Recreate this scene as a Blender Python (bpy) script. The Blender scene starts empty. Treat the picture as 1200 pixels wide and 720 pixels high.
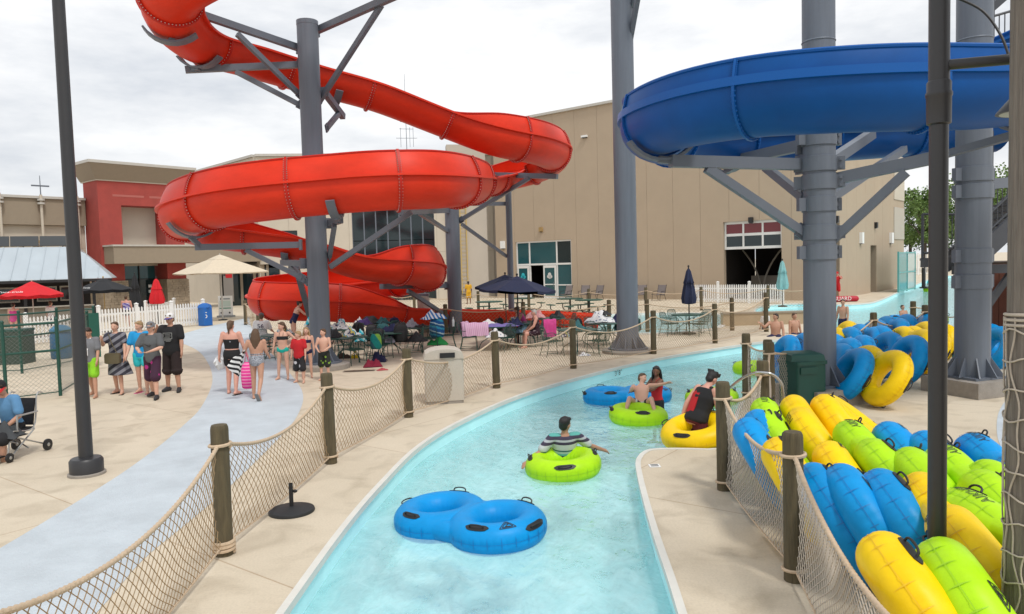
import bpy, bmesh, math, random
from mathutils import Vector, Matrix, Euler
from mathutils.geometry import tessellate_polygon
random.seed(7)
PI = math.pi
scene = bpy.context.scene
col = scene.collection
R = math.radians

# ---------------------------------------------------------------- camera
CAM_H, FOC = 2.75, 880.0            # eye height in metres, focal length in px of a 1200 px frame
PITCH, ROLL = math.atan(50 / FOC), -0.0275
fwd = Vector((0, math.cos(PITCH), -math.sin(PITCH)))
up0 = Vector((0, math.sin(PITCH), math.cos(PITCH)))
cr = math.cos(ROLL) * Vector((1, 0, 0)) + math.sin(ROLL) * up0
cu = -math.sin(ROLL) * Vector((1, 0, 0)) + math.cos(ROLL) * up0
EYE = Vector((0, 0, CAM_H))
cam_d = bpy.data.cameras.new('camera')
cam_d.sensor_fit = 'HORIZONTAL'; cam_d.sensor_width = 36; cam_d.lens = FOC / 1200 * 36
cam_d.clip_start = 0.05; cam_d.clip_end = 3000
cam = bpy.data.objects.new('camera', cam_d); col.objects.link(cam)
m = Matrix.Identity(4)
for i in range(3):
    m[i][0] = cr[i]; m[i][1] = cu[i]; m[i][2] = -fwd[i]; m[i][3] = EYE[i]
cam.matrix_world = m
scene.camera = cam

# ---------------------------------------------------------------- world: overcast sky
w = bpy.data.worlds.new('World'); scene.world = w; w.use_nodes = True
nt = w.node_tree; nt.nodes.clear()
SUN_EL, SUN_AZ = R(58), R(150)      # azimuth clockwise from +Y
sky = nt.nodes.new('ShaderNodeTexSky'); sky.sky_type = 'NISHITA'; sky.sun_disc = False
sky.sun_elevation = SUN_EL; sky.sun_rotation = SUN_AZ; sky.air_density = 1.2; sky.dust_density = 4.0
tc = nt.nodes.new('ShaderNodeTexCoord')
mp = nt.nodes.new('ShaderNodeMapping'); mp.inputs['Scale'].default_value = (1.0, 1.0, 3.2)
nz = nt.nodes.new('ShaderNodeTexNoise'); nz.inputs['Scale'].default_value = 2.3
nz.inputs['Detail'].default_value = 7; nz.inputs['Roughness'].default_value = 0.58
cram = nt.nodes.new('ShaderNodeValToRGB')
cram.color_ramp.elements[0].position = 0.33; cram.color_ramp.elements[0].color = (5.1, 5.45, 6.0, 1)
cram.color_ramp.elements[1].position = 0.58; cram.color_ramp.elements[1].color = (9.0, 9.0, 9.0, 1)
mx = nt.nodes.new('ShaderNodeMix'); mx.data_type = 'RGBA'; mx.inputs[0].default_value = 0.9
bg = nt.nodes.new('ShaderNodeBackground'); bg.inputs['Strength'].default_value = 0.1
out = nt.nodes.new('ShaderNodeOutputWorld')
L = nt.links.new
L(tc.outputs['Generated'], mp.inputs[0]); L(mp.outputs[0], nz.inputs['Vector']); L(nz.outputs['Fac'], cram.inputs[0])
L(sky.outputs[0], mx.inputs[6]); L(cram.outputs[0], mx.inputs[7]); L(mx.outputs[2], bg.inputs[0]); L(bg.outputs[0], out.inputs[0])

# ---------------------------------------------------------------- sun behind cloud
sd = bpy.data.lights.new('sun', 'SUN'); sd.energy = 1.5; sd.angle = R(10); sd.color = (1, 0.97, 0.92)
so = bpy.data.objects.new('sun', sd); col.objects.link(so)
sdir = Vector((math.sin(SUN_AZ) * math.cos(SUN_EL), math.cos(SUN_AZ) * math.cos(SUN_EL), math.sin(SUN_EL)))
so.rotation_euler = sdir.to_track_quat('Z', 'Y').to_euler()
so.location = (0, 0, 40)
vs = scene.view_settings
vs.view_transform = 'Standard'; vs.look = 'None'; vs.gamma = 1; vs.exposure = 0.33
vs.use_curve_mapping = False
scene.render.engine = 'CYCLES'
scene.render.resolution_x, scene.render.resolution_y = 1024, 614
scene.cycles.transparent_max_bounces = 16

# ---------------------------------------------------------------- helpers
def ray(px, py):
    return fwd + cr * ((px - 600) / FOC) - cu * ((py - 360) / FOC)
def G(px, py, z=0.0):               # the point of the level plane z that is seen there
    d = ray(px, py)
    return EYE + d * ((z - CAM_H) / d.z)
def D(px, py, dep):                 # a point at a known distance along the view
    return EYE + ray(px, py) * dep
def ZD(px, py, X, Y):               # height of something standing over ground point (X,Y)
    d = ray(px, py)
    return CAM_H + d.z / d.y * Y
def srgb(h):
    if isinstance(h, str):
        h = h.lstrip('#'); c = [int(h[i:i+2], 16) / 255 for i in (0, 2, 4)]
        return tuple(((x + 0.055) / 1.055) ** 2.4 if x > 0.04045 else x / 12.92 for x in c)
    return h

MATS = {}
def mat(name, rgb, rough=0.6, metal=0.0, var=0.0, vscale=4.0, bump=0.0, bscale=40.0, spec=0.5, coat=0.0, stretch=None, var2=None, sheen=0.0):
    """procedural Principled material: base colour, soft colour variation, fine relief"""
    if name in MATS: return MATS[name]
    m = bpy.data.materials.new(name); m.use_nodes = True
    n = m.node_tree.nodes; l = m.node_tree.links.new; b = n['Principled BSDF']
    c = srgb(rgb)
    b.inputs['Base Color'].default_value = (*c, 1); b.inputs['Roughness'].default_value = rough
    b.inputs['Metallic'].default_value = metal; b.inputs['Specular IOR Level'].default_value = spec
    if coat: b.inputs['Coat Weight'].default_value = coat; b.inputs['Coat Roughness'].default_value = 0.12
    if sheen: b.inputs['Sheen Weight'].default_value = sheen
    if var or bump:
        t = n.new('ShaderNodeTexCoord'); vec = t.outputs['Object']
        if stretch:
            mpn = n.new('ShaderNodeMapping'); mpn.inputs['Scale'].default_value = stretch
            l(vec, mpn.inputs[0]); vec = mpn.outputs[0]
    if var:
        z = n.new('ShaderNodeTexNoise'); z.inputs['Scale'].default_value = vscale
        z.inputs['Detail'].default_value = 6; z.inputs['Roughness'].default_value = 0.65
        l(vec, z.inputs['Vector'])
        r = n.new('ShaderNodeValToRGB')
        r.color_ramp.elements[0].position = 0.3; r.color_ramp.elements[1].position = 0.7
        dk = srgb(var2) if var2 else tuple(x * (1 - var) for x in c)
        lt = tuple(min(1, x * (1 + var * 0.6)) for x in c)
        r.color_ramp.elements[0].color = (*dk, 1); r.color_ramp.elements[1].color = (*lt, 1)
        l(z.outputs['Fac'], r.inputs[0]); l(r.outputs[0], b.inputs['Base Color'])
        rr = n.new('ShaderNodeMapRange'); rr.inputs[3].default_value = max(0.03, rough - 0.08); rr.inputs[4].default_value = min(1, rough + 0.12)
        l(z.outputs['Fac'], rr.inputs[0]); l(rr.outputs[0], b.inputs['Roughness'])
    if bump:
        z2 = n.new('ShaderNodeTexNoise'); z2.inputs['Scale'].default_value = bscale; z2.inputs['Detail'].default_value = 4
        l(vec, z2.inputs['Vector'])
        bp = n.new('ShaderNodeBump'); bp.inputs['Strength'].default_value = bump; bp.inputs['Distance'].default_value = 0.02
        l(z2.outputs['Fac'], bp.inputs['Height']); l(bp.outputs[0], b.inputs['Normal'])
    MATS[name] = m
    return m

def striped(name, cols, period, axis=(0, 0, 1), rough=0.85, wob=0.0):
    """woven stripes: colours repeat along an axis of the object's own space"""
    if name in MATS: return MATS[name]
    m = bpy.data.materials.new(name); m.use_nodes = True
    n = m.node_tree.nodes; l = m.node_tree.links.new; b = n['Principled BSDF']; b.inputs['Roughness'].default_value = rough
    t = n.new('ShaderNodeTexCoord'); d = n.new('ShaderNodeVectorMath'); d.operation = 'DOT_PRODUCT'
    d.inputs[1].default_value = Vector(axis) / period
    l(t.outputs['Object'], d.inputs[0])
    src = d.outputs['Value']
    if wob:
        z = n.new('ShaderNodeTexNoise'); z.inputs['Scale'].default_value = 7; l(t.outputs['Object'], z.inputs['Vector'])
        ma = n.new('ShaderNodeMath'); ma.operation = 'MULTIPLY_ADD'; ma.inputs[1].default_value = wob
        l(z.outputs['Fac'], ma.inputs[0]); l(src, ma.inputs[2]); src = ma.outputs[0]
    f = n.new('ShaderNodeMath'); f.operation = 'FRACT'; l(src, f.inputs[0])
    r = n.new('ShaderNodeValToRGB'); r.color_ramp.interpolation = 'CONSTANT'
    e = r.color_ramp.elements
    while len(e) < len(cols): e.new(0.5)
    for i, (p, c) in enumerate(cols):
        e[i].position = p; e[i].color = (*srgb(c), 1)
    l(f.outputs[0], r.inputs[0]); l(r.outputs[0], b.inputs['Base Color'])
    MATS[name] = m
    return m

def spotted(name, c0, c1, scale, th=0.5, rough=0.85):
    """printed cloth: blotches of one colour on another"""
    if name in MATS: return MATS[name]
    m = bpy.data.materials.new(name); m.use_nodes = True
    n = m.node_tree.nodes; l = m.node_tree.links.new; b = n['Principled BSDF']; b.inputs['Roughness'].default_value = rough
    t = n.new('ShaderNodeTexCoord'); v = n.new('ShaderNodeTexVoronoi'); v.inputs['Scale'].default_value = scale
    l(t.outputs['Object'], v.inputs['Vector'])
    r = n.new('ShaderNodeValToRGB'); r.color_ramp.interpolation = 'CONSTANT'
    r.color_ramp.elements[0].color = (*srgb(c1), 1); r.color_ramp.elements[1].color = (*srgb(c0), 1); r.color_ramp.elements[1].position = th
    l(v.outputs['Distance'], r.inputs[0]); l(r.outputs[0], b.inputs['Base Color'])
    MATS[name] = m
    return m

class MB:
    def __init__(s): s.v = []; s.f = []
    def add(s, vs, fs):
        k = len(s.v); s.v += [tuple(p) for p in vs]; s.f += [tuple(i + k for i in f) for f in fs]; return s
    def box(s, c, size, rz=0.0, M=None):
        hx, hy, hz = size[0] / 2, size[1] / 2, size[2] / 2
        q = [(-hx, -hy, -hz), (hx, -hy, -hz), (hx, hy, -hz), (-hx, hy, -hz), (-hx, -hy, hz), (hx, -hy, hz), (hx, hy, hz), (-hx, hy, hz)]
        ca, sa = math.cos(rz), math.sin(rz); c = Vector(c)
        pts = []
        for p in q:
            if M is not None: pts.append(c + M @ Vector(p))
            else: pts.append(c + Vector((p[0] * ca - p[1] * sa, p[0] * sa + p[1] * ca, p[2])))
        return s.add(pts, [(0, 3, 2, 1), (4, 5, 6, 7), (0, 1, 5, 4), (1, 2, 6, 5), (2, 3, 7, 6), (3, 0, 4, 7)])
    def beam(s, a, b, wd, ht, upv=(0, 0, 1)):
        a = Vector(a); b = Vector(b); t = (b - a).normalized(); u = Vector(upv)
        if abs(t.dot(u)) > 0.98: u = Vector((0, 1, 0))
        x = t.cross(u).normalized(); y = x.cross(t)
        x *= wd / 2; y *= ht / 2
        return s.add([a - x - y, a + x - y, a + x + y, a - x + y, b - x - y, b + x - y, b + x + y, b - x + y],
                     [(0, 3, 2, 1), (4, 5, 6, 7), (0, 1, 5, 4), (1, 2, 6, 5), (2, 3, 7, 6), (3, 0, 4, 7)])
    def loft(s, rings, closed=False, cap=True):
        n = len(rings[0]); k = len(s.v)
        for r in rings: s.v += [tuple(p) for p in r]
        m_ = len(rings)
        for i in range(m_ if closed else m_ - 1):
            j = (i + 1) % m_
            for q in range(n):
                q2 = (q + 1) % n
                s.f.append((k + i * n + q, k + i * n + q2, k + j * n + q2, k + j * n + q))
        if cap and not closed:
            s.f.append(tuple(k + q for q in reversed(range(n)))); s.f.append(tuple(k + (m_ - 1) * n + q for q in range(n)))
        return s
    def tube(s, pts, r, n=8, closed=False, cap=True):
        pts = [Vector(p) for p in pts]; N = len(pts)
        rs = r if isinstance(r, (list, tuple)) else [r] * N
        t0 = None; rings = []
        for i, p in enumerate(pts):
            if closed: t = (pts[(i + 1) % N] - pts[i - 1])
            else: t = pts[min(i + 1, N - 1)] - pts[max(i - 1, 0)]
            t.normalize()
            if t0 is None:
                x = t.orthogonal().normalized()
            else:
                x = (x - t * x.dot(t))
                x = x.normalized() if x.length > 1e-6 else t.orthogonal().normalized()
            t0 = t; y = t.cross(x)
            rings.append([p + (x * math.cos(2 * PI * q / n) + y * math.sin(2 * PI * q / n)) * rs[i] for q in range(n)])
        return s.loft(rings, closed, cap)
    def lathe(s, prof, n=24, c=(0, 0, 0), M=None, cap=True):
        c = Vector(c); rings = []
        for r, z in prof:
            ring = []
            for q in range(n):
                a = 2 * PI * q / n; p = Vector((max(r, 1e-4) * math.cos(a), max(r, 1e-4) * math.sin(a), z))
                ring.append(c + (M @ p if M is not None else p))
            rings.append(ring)
        return s.loft(rings, False, cap)
    def ball(s, c, r, n=12, m_=8, M=None):
        r = r if isinstance(r, (tuple, list)) else (r, r, r); c = Vector(c); rings = []
        for i in range(1, m_):
            a = PI * i / m_
            ring = []
            for q in range(n):
                b = 2 * PI * q / n
                p = Vector((math.sin(a) * math.cos(b) * r[0], math.sin(a) * math.sin(b) * r[1], -math.cos(a) * r[2]))
                ring.append(c + (M @ p if M is not None else p))
            rings.append(ring)
        k = len(s.v); s.loft(rings, False, False)
        bot = Vector((0, 0, -r[2])); top = Vector((0, 0, r[2]))
        s.v.append(tuple(c + (M @ bot if M is not None else bot))); s.v.append(tuple(c + (M @ top if M is not None else top)))
        b_, t_ = len(s.v) - 2, len(s.v) - 1
        for q in range(n):
            s.f.append((b_, k + (q + 1) % n, k + q)); s.f.append((t_, k + (m_ - 2) * n + q, k + (m_ - 2) * n + (q + 1) % n))
        return s
    def caps(s, a, b, ra, rb, n=10):
        """round-ended tapered limb"""
        a = Vector(a); b = Vector(b); t = b - a; ln = t.length
        if ln < 1e-5: return s.ball(a, ra, n)
        t /= ln; x = t.orthogonal().normalized(); y = t.cross(x)
        pr = [(-0.96, .28), (-0.7, .714), (-0.3, .954), (0, 1)]
        rings = []
        for h, k in pr: rings.append((a + t * h * ra, ra * k))
        for h, k in reversed(pr): rings.append((b - t * h * rb, rb * k))
        rs = [[p + (x * math.cos(2 * PI * q / n) + y * math.sin(2 * PI * q / n)) * rr for q in range(n)] for p, rr in rings]
        return s.loft(rs, False, True)
    def prism(s, poly, z0, z1):
        """outline (x,y) extruded between two heights"""
        n = len(poly)
        tri = tessellate_polygon([[Vector((p[0], p[1], 0)) for p in poly]])
        ar = sum(poly[i][0] * poly[(i + 1) % n][1] - poly[(i + 1) % n][0] * poly[i][1] for i in range(n))
        if ar < 0: poly = list(reversed(poly)); tri = tessellate_polygon([[Vector((p[0], p[1], 0)) for p in poly]])
        k = len(s.v)
        s.v += [(p[0], p[1], z0) for p in poly] + [(p[0], p[1], z1) for p in poly]
        for t in tri:
            a, b, c = t
            A, B, C = (Vector(poly[i][:2]) for i in t)
            if (B - A).cross(C - A) < 0: a, b, c = a, c, b
            s.f.append((k + a, k + c, k + b)); s.f.append((k + n + a, k + n + b, k + n + c))
        for i in range(n):
            j = (i + 1) % n; s.f.append((k + i, k + j, k + n + j, k + n + i))
        return s
    def sheet(s, loops, z):
        vs = [Vector((p[0], p[1], 0)) for lp in loops for p in lp]
        tri = tessellate_polygon([[Vector((p[0], p[1], 0)) for p in lp] for lp in loops])
        fs = []
        for a, b, c in tri:
            cr_ = (vs[b] - vs[a]).cross(vs[c] - vs[a]).z
            if abs(cr_) < 1e-9: continue
            fs.append((a, b, c) if cr_ > 0 else (a, c, b))
        return s.add([(p.x, p.y, z) for p in vs], fs)
    def mesh(s, name, smooth=True, ang=40):
        me = bpy.data.meshes.new(name); me.from_pydata(s.v, [], s.f); me.update()
        if smooth:
            me.polygons.foreach_set('use_smooth', [True] * len(me.polygons))
            me.set_sharp_from_angle(angle=R(ang))
        return me
    def build(s, name, mt, parent=None, smooth=True, world=True, ang=40):
        """link as ONE mesh object; vertices given in world space move to the parent's origin"""
        org = ORG.get(parent.name, Vector()) if (parent is not None and world) else Vector()
        if org.length: s.v = [(p[0] - org.x, p[1] - org.y, p[2] - org.z) for p in s.v]
        o = bpy.data.objects.new(name, s.mesh(name, smooth, ang)); col.objects.link(o)
        if mt is not None: o.data.materials.append(mt)
        if parent is not None:
            o.parent = parent
            if world and org.length: ORG[o.name] = org
        return o
ORG = {}
def tag(o, label=None, cat=None, group=None, kind=None):
    if label: o['label'] = label
    if cat: o['category'] = cat
    if group: o['group'] = group
    if kind: o['kind'] = kind
    return o
def thing(name, label, cat, loc=(0, 0, 0), rz=0.0, group=None):
    o = bpy.data.objects.new(name, None); col.objects.link(o); o.empty_display_size = 0.1
    o.location = loc; o.rotation_euler = (0, 0, rz); ORG[o.name] = Vector(loc)
    return tag(o, label, cat, group)
def copy_tree(o, parent=None):
    c = o.copy(); col.objects.link(c); c.parent = parent
    for k in ('label', 'category', 'group'):
        pass
    for ch in [x for x in bpy.data.objects if x.parent == o] if o.name not in KIDS else KIDS[o.name]:
        copy_tree(ch, c)
    return c
KIDS = {}
def remember(o):
    """note the children of a thing once, so copying it in a loop stays cheap"""
    KIDS[o.name] = list(o.children)
    for c in KIDS[o.name]: remember(c)
    return o
def catmull(pts, per=8, closed=False):
    """smooth curve through points of any dimension"""
    P = [tuple(p) for p in pts]; n = len(P); res = []
    seg = n if closed else n - 1
    for i in range(seg):
        if closed: a, b, c, d = P[(i - 1) % n], P[i], P[(i + 1) % n], P[(i + 2) % n]
        else: a, b, c, d = P[max(i - 1, 0)], P[i], P[i + 1], P[min(i + 2, n - 1)]
        for k in range(per):
            t = k / per
            res.append(tuple(0.5 * (2 * b[j] + (c[j] - a[j]) * t + (2 * a[j] - 5 * b[j] + 4 * c[j] - d[j]) * t * t + (3 * b[j] - a[j] - 3 * c[j] + d[j]) * t ** 3) for j in range(len(b))))
    if not closed: res.append(P[-1])
    return res
LATER = []                          # (object, voxel, smoothing) united into one surface in one go at the end
def unite(o, voxel, it=4, fac=0.5):
    r = o.modifiers.new('unite', 'REMESH'); r.mode = 'VOXEL'; r.voxel_size = voxel; r.use_smooth_shade = True
    s = o.modifiers.new('soften', 'SMOOTH'); s.iterations = it; s.factor = fac
    LATER.append(o); return o
def flush():
    dg = bpy.context.evaluated_depsgraph_get()
    done = {}
    for o in LATER:
        if o.data.name in done: continue
        me = bpy.data.meshes.new_from_object(o.evaluated_get(dg))
        me.polygons.foreach_set('use_smooth', [True] * len(me.polygons))
        done[o.data.name] = me
    for o in LATER:
        me = done[o.data.name]; o.modifiers.clear()
        o['_m'] = 1; del o['_m']; o.data = me
    LATER.clear()
def lettering(body, size=0.1, outline=0.0, depth=0.001):
    """flat letters as (verts, faces) in their own plane, centred"""
    c = bpy.data.curves.new('letters', 'FONT'); c.body = body; c.size = size; c.align_x = 'CENTER'; c.align_y = 'CENTER'
    c.resolution_u = 3
    if outline: c.fill_mode = 'NONE'; c.bevel_depth = outline; c.bevel_resolution = 0
    o = bpy.data.objects.new('letters', c); col.objects.link(o)
    dg = bpy.context.evaluated_depsgraph_get(); me = bpy.data.meshes.new_from_object(o.evaluated_get(dg))
    vs = [v.co.copy() for v in me.vertices]; fs = [tuple(p.vertices) for p in me.polygons]
    bpy.data.objects.remove(o); bpy.data.meshes.remove(me); bpy.data.curves.remove(c)
    return vs, fs
TXT = {k: lettering(*a) for k, a in {
    'tube': ('AIKHEN', 0.105, 0.0026), 'depth': ("3'", 0.19), 'depth2': ('8"', 0.19), 'guard': ('GUARD', 0.2), 'num': ('56', 0.22), 'five': ('5', 0.45),
    'open': ('MENU', 0.12), 'cocaumb': ('Coca-Cola', 0.36)}.items()}
# ================================================================ materials of the setting
def deck_material():
    m = bpy.data.materials.new('brushed concrete'); m.use_nodes = True
    n = m.node_tree.nodes; l = m.node_tree.links.new; b = n['Principled BSDF']; b.inputs['Roughness'].default_value = 0.85
    t = n.new('ShaderNodeTexCoord')
    big = n.new('ShaderNodeTexNoise'); big.inputs['Scale'].default_value = 0.35; big.inputs['Detail'].default_value = 8; big.inputs['Roughness'].default_value = 0.7
    fine = n.new('ShaderNodeTexNoise'); fine.inputs['Scale'].default_value = 45; fine.inputs['Detail'].default_value = 3
    stain = n.new('ShaderNodeTexNoise'); stain.inputs['Scale'].default_value = 1.7; stain.inputs['Detail'].default_value = 9; stain.inputs['Distortion'].default_value = 0.8
    for z in (big, fine, stain): l(t.outputs['Object'], z.inputs['Vector'])
    r = n.new('ShaderNodeValToRGB')
    r.color_ramp.elements[0].position = 0.32; r.color_ramp.elements[0].color = (0.56, 0.48, 0.36, 1)
    r.color_ramp.elements[1].position = 0.68; r.color_ramp.elements[1].color = (0.665, 0.58, 0.45, 1)
    l(big.outputs['Fac'], r.inputs[0])
    m1 = n.new('ShaderNodeMix'); m1.data_type = 'RGBA'; m1.blend_type = 'MULTIPLY'
    sr = n.new('ShaderNodeValToRGB'); sr.color_ramp.elements[0].position = 0.28; sr.color_ramp.elements[0].color = (0.72, 0.70, 0.67, 1)
    sr.color_ramp.elements[1].position = 0.5; sr.color_ramp.elements[1].color = (1, 1, 1, 1)
    l(stain.outputs['Fac'], sr.inputs[0]); m1.inputs[0].default_value = 0.8
    l(r.outputs[0], m1.inputs[6]); l(sr.outputs[0], m1.inputs[7])
    m2 = n.new('ShaderNodeMix'); m2.data_type = 'RGBA'; m2.blend_type = 'MULTIPLY'; m2.inputs[0].default_value = 0.35
    fr = n.new('ShaderNodeValToRGB'); fr.color_ramp.elements[0].position = 0.25; fr.color_ramp.elements[0].color = (0.7, 0.7, 0.7, 1); fr.color_ramp.elements[1].position = 0.6
    l(fine.outputs['Fac'], fr.inputs[0]); l(m1.outputs[2], m2.inputs[6]); l(fr.outputs[0], m2.inputs[7])
    # sawn joints between the slabs
    mpn = n.new('ShaderNodeMapping'); mpn.inputs['Rotation'].default_value = (0, 0, R(37)); l(t.outputs['Object'], mpn.inputs[0])
    br = n.new('ShaderNodeTexBrick'); br.offset = 0; br.inputs['Scale'].default_value = 1; br.inputs['Brick Width'].default_value = 4.6
    br.inputs['Row Height'].default_value = 3.9; br.inputs['Mortar Size'].default_value = 0.009; br.inputs['Mortar Smooth'].default_value = 0.0
    br.inputs['Color1'].default_value = (1, 1, 1, 1); br.inputs['Color2'].default_value = (0.965, 0.965, 0.965, 1); br.inputs['Mortar'].default_value = (0.74, 0.67, 0.61, 1)
    l(mpn.outputs[0], br.inputs['Vector'])
    m3 = n.new('ShaderNodeMix'); m3.data_type = 'RGBA'; m3.blend_type = 'MULTIPLY'; m3.inputs[0].default_value = 1
    l(m2.outputs[2], m3.inputs[6]); l(br.outputs['Color'], m3.inputs[7]); l(m3.outputs[2], b.inputs['Base Color'])
    bp = n.new('ShaderNodeBump'); bp.inputs['Strength'].default_value = 0.25; bp.inputs['Distance'].default_value = 0.01
    l(fine.outputs['Fac'], bp.inputs['Height']); l(bp.outputs[0], b.inputs['Normal'])
    return m
def water_material():
    m = bpy.data.materials.new('pool water'); m.use_nodes = True
    n = m.node_tree.nodes; l = m.node_tree.links.new; n.clear()
    o = n.new('ShaderNodeOutputMaterial'); t = n.new('ShaderNodeTexCoord')
    w1 = n.new('ShaderNodeTexNoise'); w1.inputs['Scale'].default_value = 3.0; w1.inputs['Detail'].default_value = 5; w1.inputs['Distortion'].default_value = 0.5
    w2 = n.new('ShaderNodeTexNoise'); w2.inputs['Scale'].default_value = 13; w2.inputs['Detail'].default_value = 3; w2.inputs['Distortion'].default_value = 0.6
    mp1 = n.new('ShaderNodeMapping'); mp1.inputs['Scale'].default_value = (1, 0.55, 1); mp1.inputs['Rotation'].default_value = (0, 0, R(25)); l(t.outputs['Object'], mp1.inputs[0])
    for z in (w1, w2): l(mp1.outputs[0], z.inputs['Vector'])
    ad = n.new('ShaderNodeMath'); ad.operation = 'MULTIPLY_ADD'; ad.inputs[1].default_value = 0.3; l(w2.outputs['Fac'], ad.inputs[0]); l(w1.outputs['Fac'], ad.inputs[2])
    bp = n.new('ShaderNodeBump'); bp.inputs['Strength'].default_value = 0.5; bp.inputs['Distance'].default_value = 0.10; l(ad.outputs[0], bp.inputs['Height'])
    tr = n.new('ShaderNodeBsdfTransparent'); tr.inputs[0].default_value = (0.93, 0.993, 0.995, 1)
    rf = n.new('ShaderNodeBsdfRefraction'); rf.inputs['IOR'].default_value = 1.33; rf.inputs['Color'].default_value = (0.74, 0.94, 0.965, 1); l(bp.outputs[0], rf.inputs['Normal'])
    a = n.new('ShaderNodeMixShader'); a.inputs[0].default_value = 0.06; l(tr.outputs[0], a.inputs[1]); l(rf.outputs[0], a.inputs[2])
    # pale noise colour: painted mottling for ripple refraction, plus some aerated bubbles
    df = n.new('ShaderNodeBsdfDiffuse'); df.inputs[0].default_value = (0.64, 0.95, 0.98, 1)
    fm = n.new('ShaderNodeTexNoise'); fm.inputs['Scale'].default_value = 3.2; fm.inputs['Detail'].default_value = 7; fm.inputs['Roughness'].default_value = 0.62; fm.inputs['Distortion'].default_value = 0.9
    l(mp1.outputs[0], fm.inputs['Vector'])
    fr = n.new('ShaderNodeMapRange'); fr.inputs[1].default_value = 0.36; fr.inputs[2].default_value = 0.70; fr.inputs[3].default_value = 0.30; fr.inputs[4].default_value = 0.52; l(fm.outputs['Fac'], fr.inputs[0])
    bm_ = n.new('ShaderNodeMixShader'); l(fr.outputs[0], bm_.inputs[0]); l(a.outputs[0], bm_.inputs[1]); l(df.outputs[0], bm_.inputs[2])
    gl = n.new('ShaderNodeBsdfGlossy'); gl.inputs['Roughness'].default_value = 0.06; l(bp.outputs[0], gl.inputs['Normal'])
    fz = n.new('ShaderNodeFresnel'); fz.inputs['IOR'].default_value = 1.33; l(bp.outputs[0], fz.inputs['Normal'])
    c = n.new('ShaderNodeMixShader'); l(fz.outputs[0], c.inputs[0]); l(bm_.outputs[0], c.inputs[1]); l(gl.outputs[0], c.inputs[2])
    l(c.outputs[0], o.inputs['Surface'])
    return m
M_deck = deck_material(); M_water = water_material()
M_path = mat('pale blue path coating', (0.50, 0.555, 0.595), 0.8, var=0.13, vscale=1.6, bump=0.5, bscale=50)
M_basin = mat('pool paint', (0.56, 0.93, 0.96), 0.5, var=0.08, vscale=1.2)
M_coping = mat('white coping', (0.66, 0.65, 0.60), 0.6, var=0.08, vscale=3)
M_steel = mat('grey painted steel', (0.13, 0.15, 0.185), 0.42, var=0.07, vscale=1.5, bump=0.03, bscale=8)
M_steel2 = mat('grey column paint', (0.145, 0.168, 0.205), 0.42, var=0.16, vscale=1.6, stretch=(3, 3, 0.22), spec=0.3)
M_dark = mat('dark bronze pole', (0.030, 0.030, 0.033), 0.4, var=0.1, vscale=2)
M_conc = mat('footing concrete', (0.30, 0.27, 0.235), 0.9, var=0.2, vscale=4, bump=0.3)
M_wood = mat('weathered post timber', (0.105, 0.083, 0.045), 0.85, var=0.35, vscale=5, bump=0.5, bscale=14, stretch=(6, 6, 0.8))
M_rope = mat('manila rope', (0.55, 0.42, 0.29), 0.9, var=0.15, vscale=30)
M_net = mat('net twine', (0.36, 0.25, 0.14), 0.9, var=0.2, vscale=20)
M_netw = mat('bleached net twine', (0.48, 0.42, 0.35), 0.9, var=0.15, vscale=20)
M_tan = mat('tan stucco', (0.43, 0.34, 0.247), 0.9, var=0.05, vscale=0.5, bump=0.15, bscale=25)
M_tan2 = mat('light grey stucco', (0.48, 0.43, 0.365), 0.9, var=0.05, vscale=0.6, bump=0.15, bscale=25)
M_cream = mat('cream stucco', (0.56, 0.50, 0.41), 0.9, var=0.06, vscale=0.7, bump=0.15, bscale=25)
M_joint = mat('panel joint', (0.33, 0.265, 0.195), 0.9)
M_fascia = mat('brown fascia', (0.30, 0.245, 0.18), 0.8, var=0.05)
M_cap = mat('metal coping cap', (0.50, 0.475, 0.43), 0.45, var=0.05)
M_brick = mat('red painted stucco', (0.36, 0.062, 0.050), 0.85, var=0.14, vscale=1.2, bump=0.2, bscale=20)
M_glass = mat('dark window glass', (0.010, 0.022, 0.026), 0.06, spec=0.55)
M_tglass = mat('teal window glass', (0.02, 0.085, 0.10), 0.06, spec=0.6)
M_white = mat('white vinyl', (0.80, 0.80, 0.78), 0.5, var=0.04)
M_frame = mat('white door frame', (0.72, 0.72, 0.70), 0.4)
M_black = mat('black metal', (0.012, 0.012, 0.013), 0.5)
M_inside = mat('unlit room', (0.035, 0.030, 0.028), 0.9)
M_tin = mat('galvanised roof', (0.46, 0.52, 0.56), 0.38, metal=0.25, var=0.07, vscale=0.8)
M_stone = mat('ledge stone', (0.33, 0.265, 0.19), 0.9, var=0.3, vscale=2.5, bump=0.5, bscale=9)
M_green = mat('green powder coat', (0.010, 0.070, 0.050), 0.45, var=0.1)
M_paleyel = mat('yellow ladder paint', (0.55, 0.38, 0.09), 0.5)
M_rust = mat('rusty bracket', (0.38, 0.25, 0.10), 0.8, var=0.3)

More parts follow.
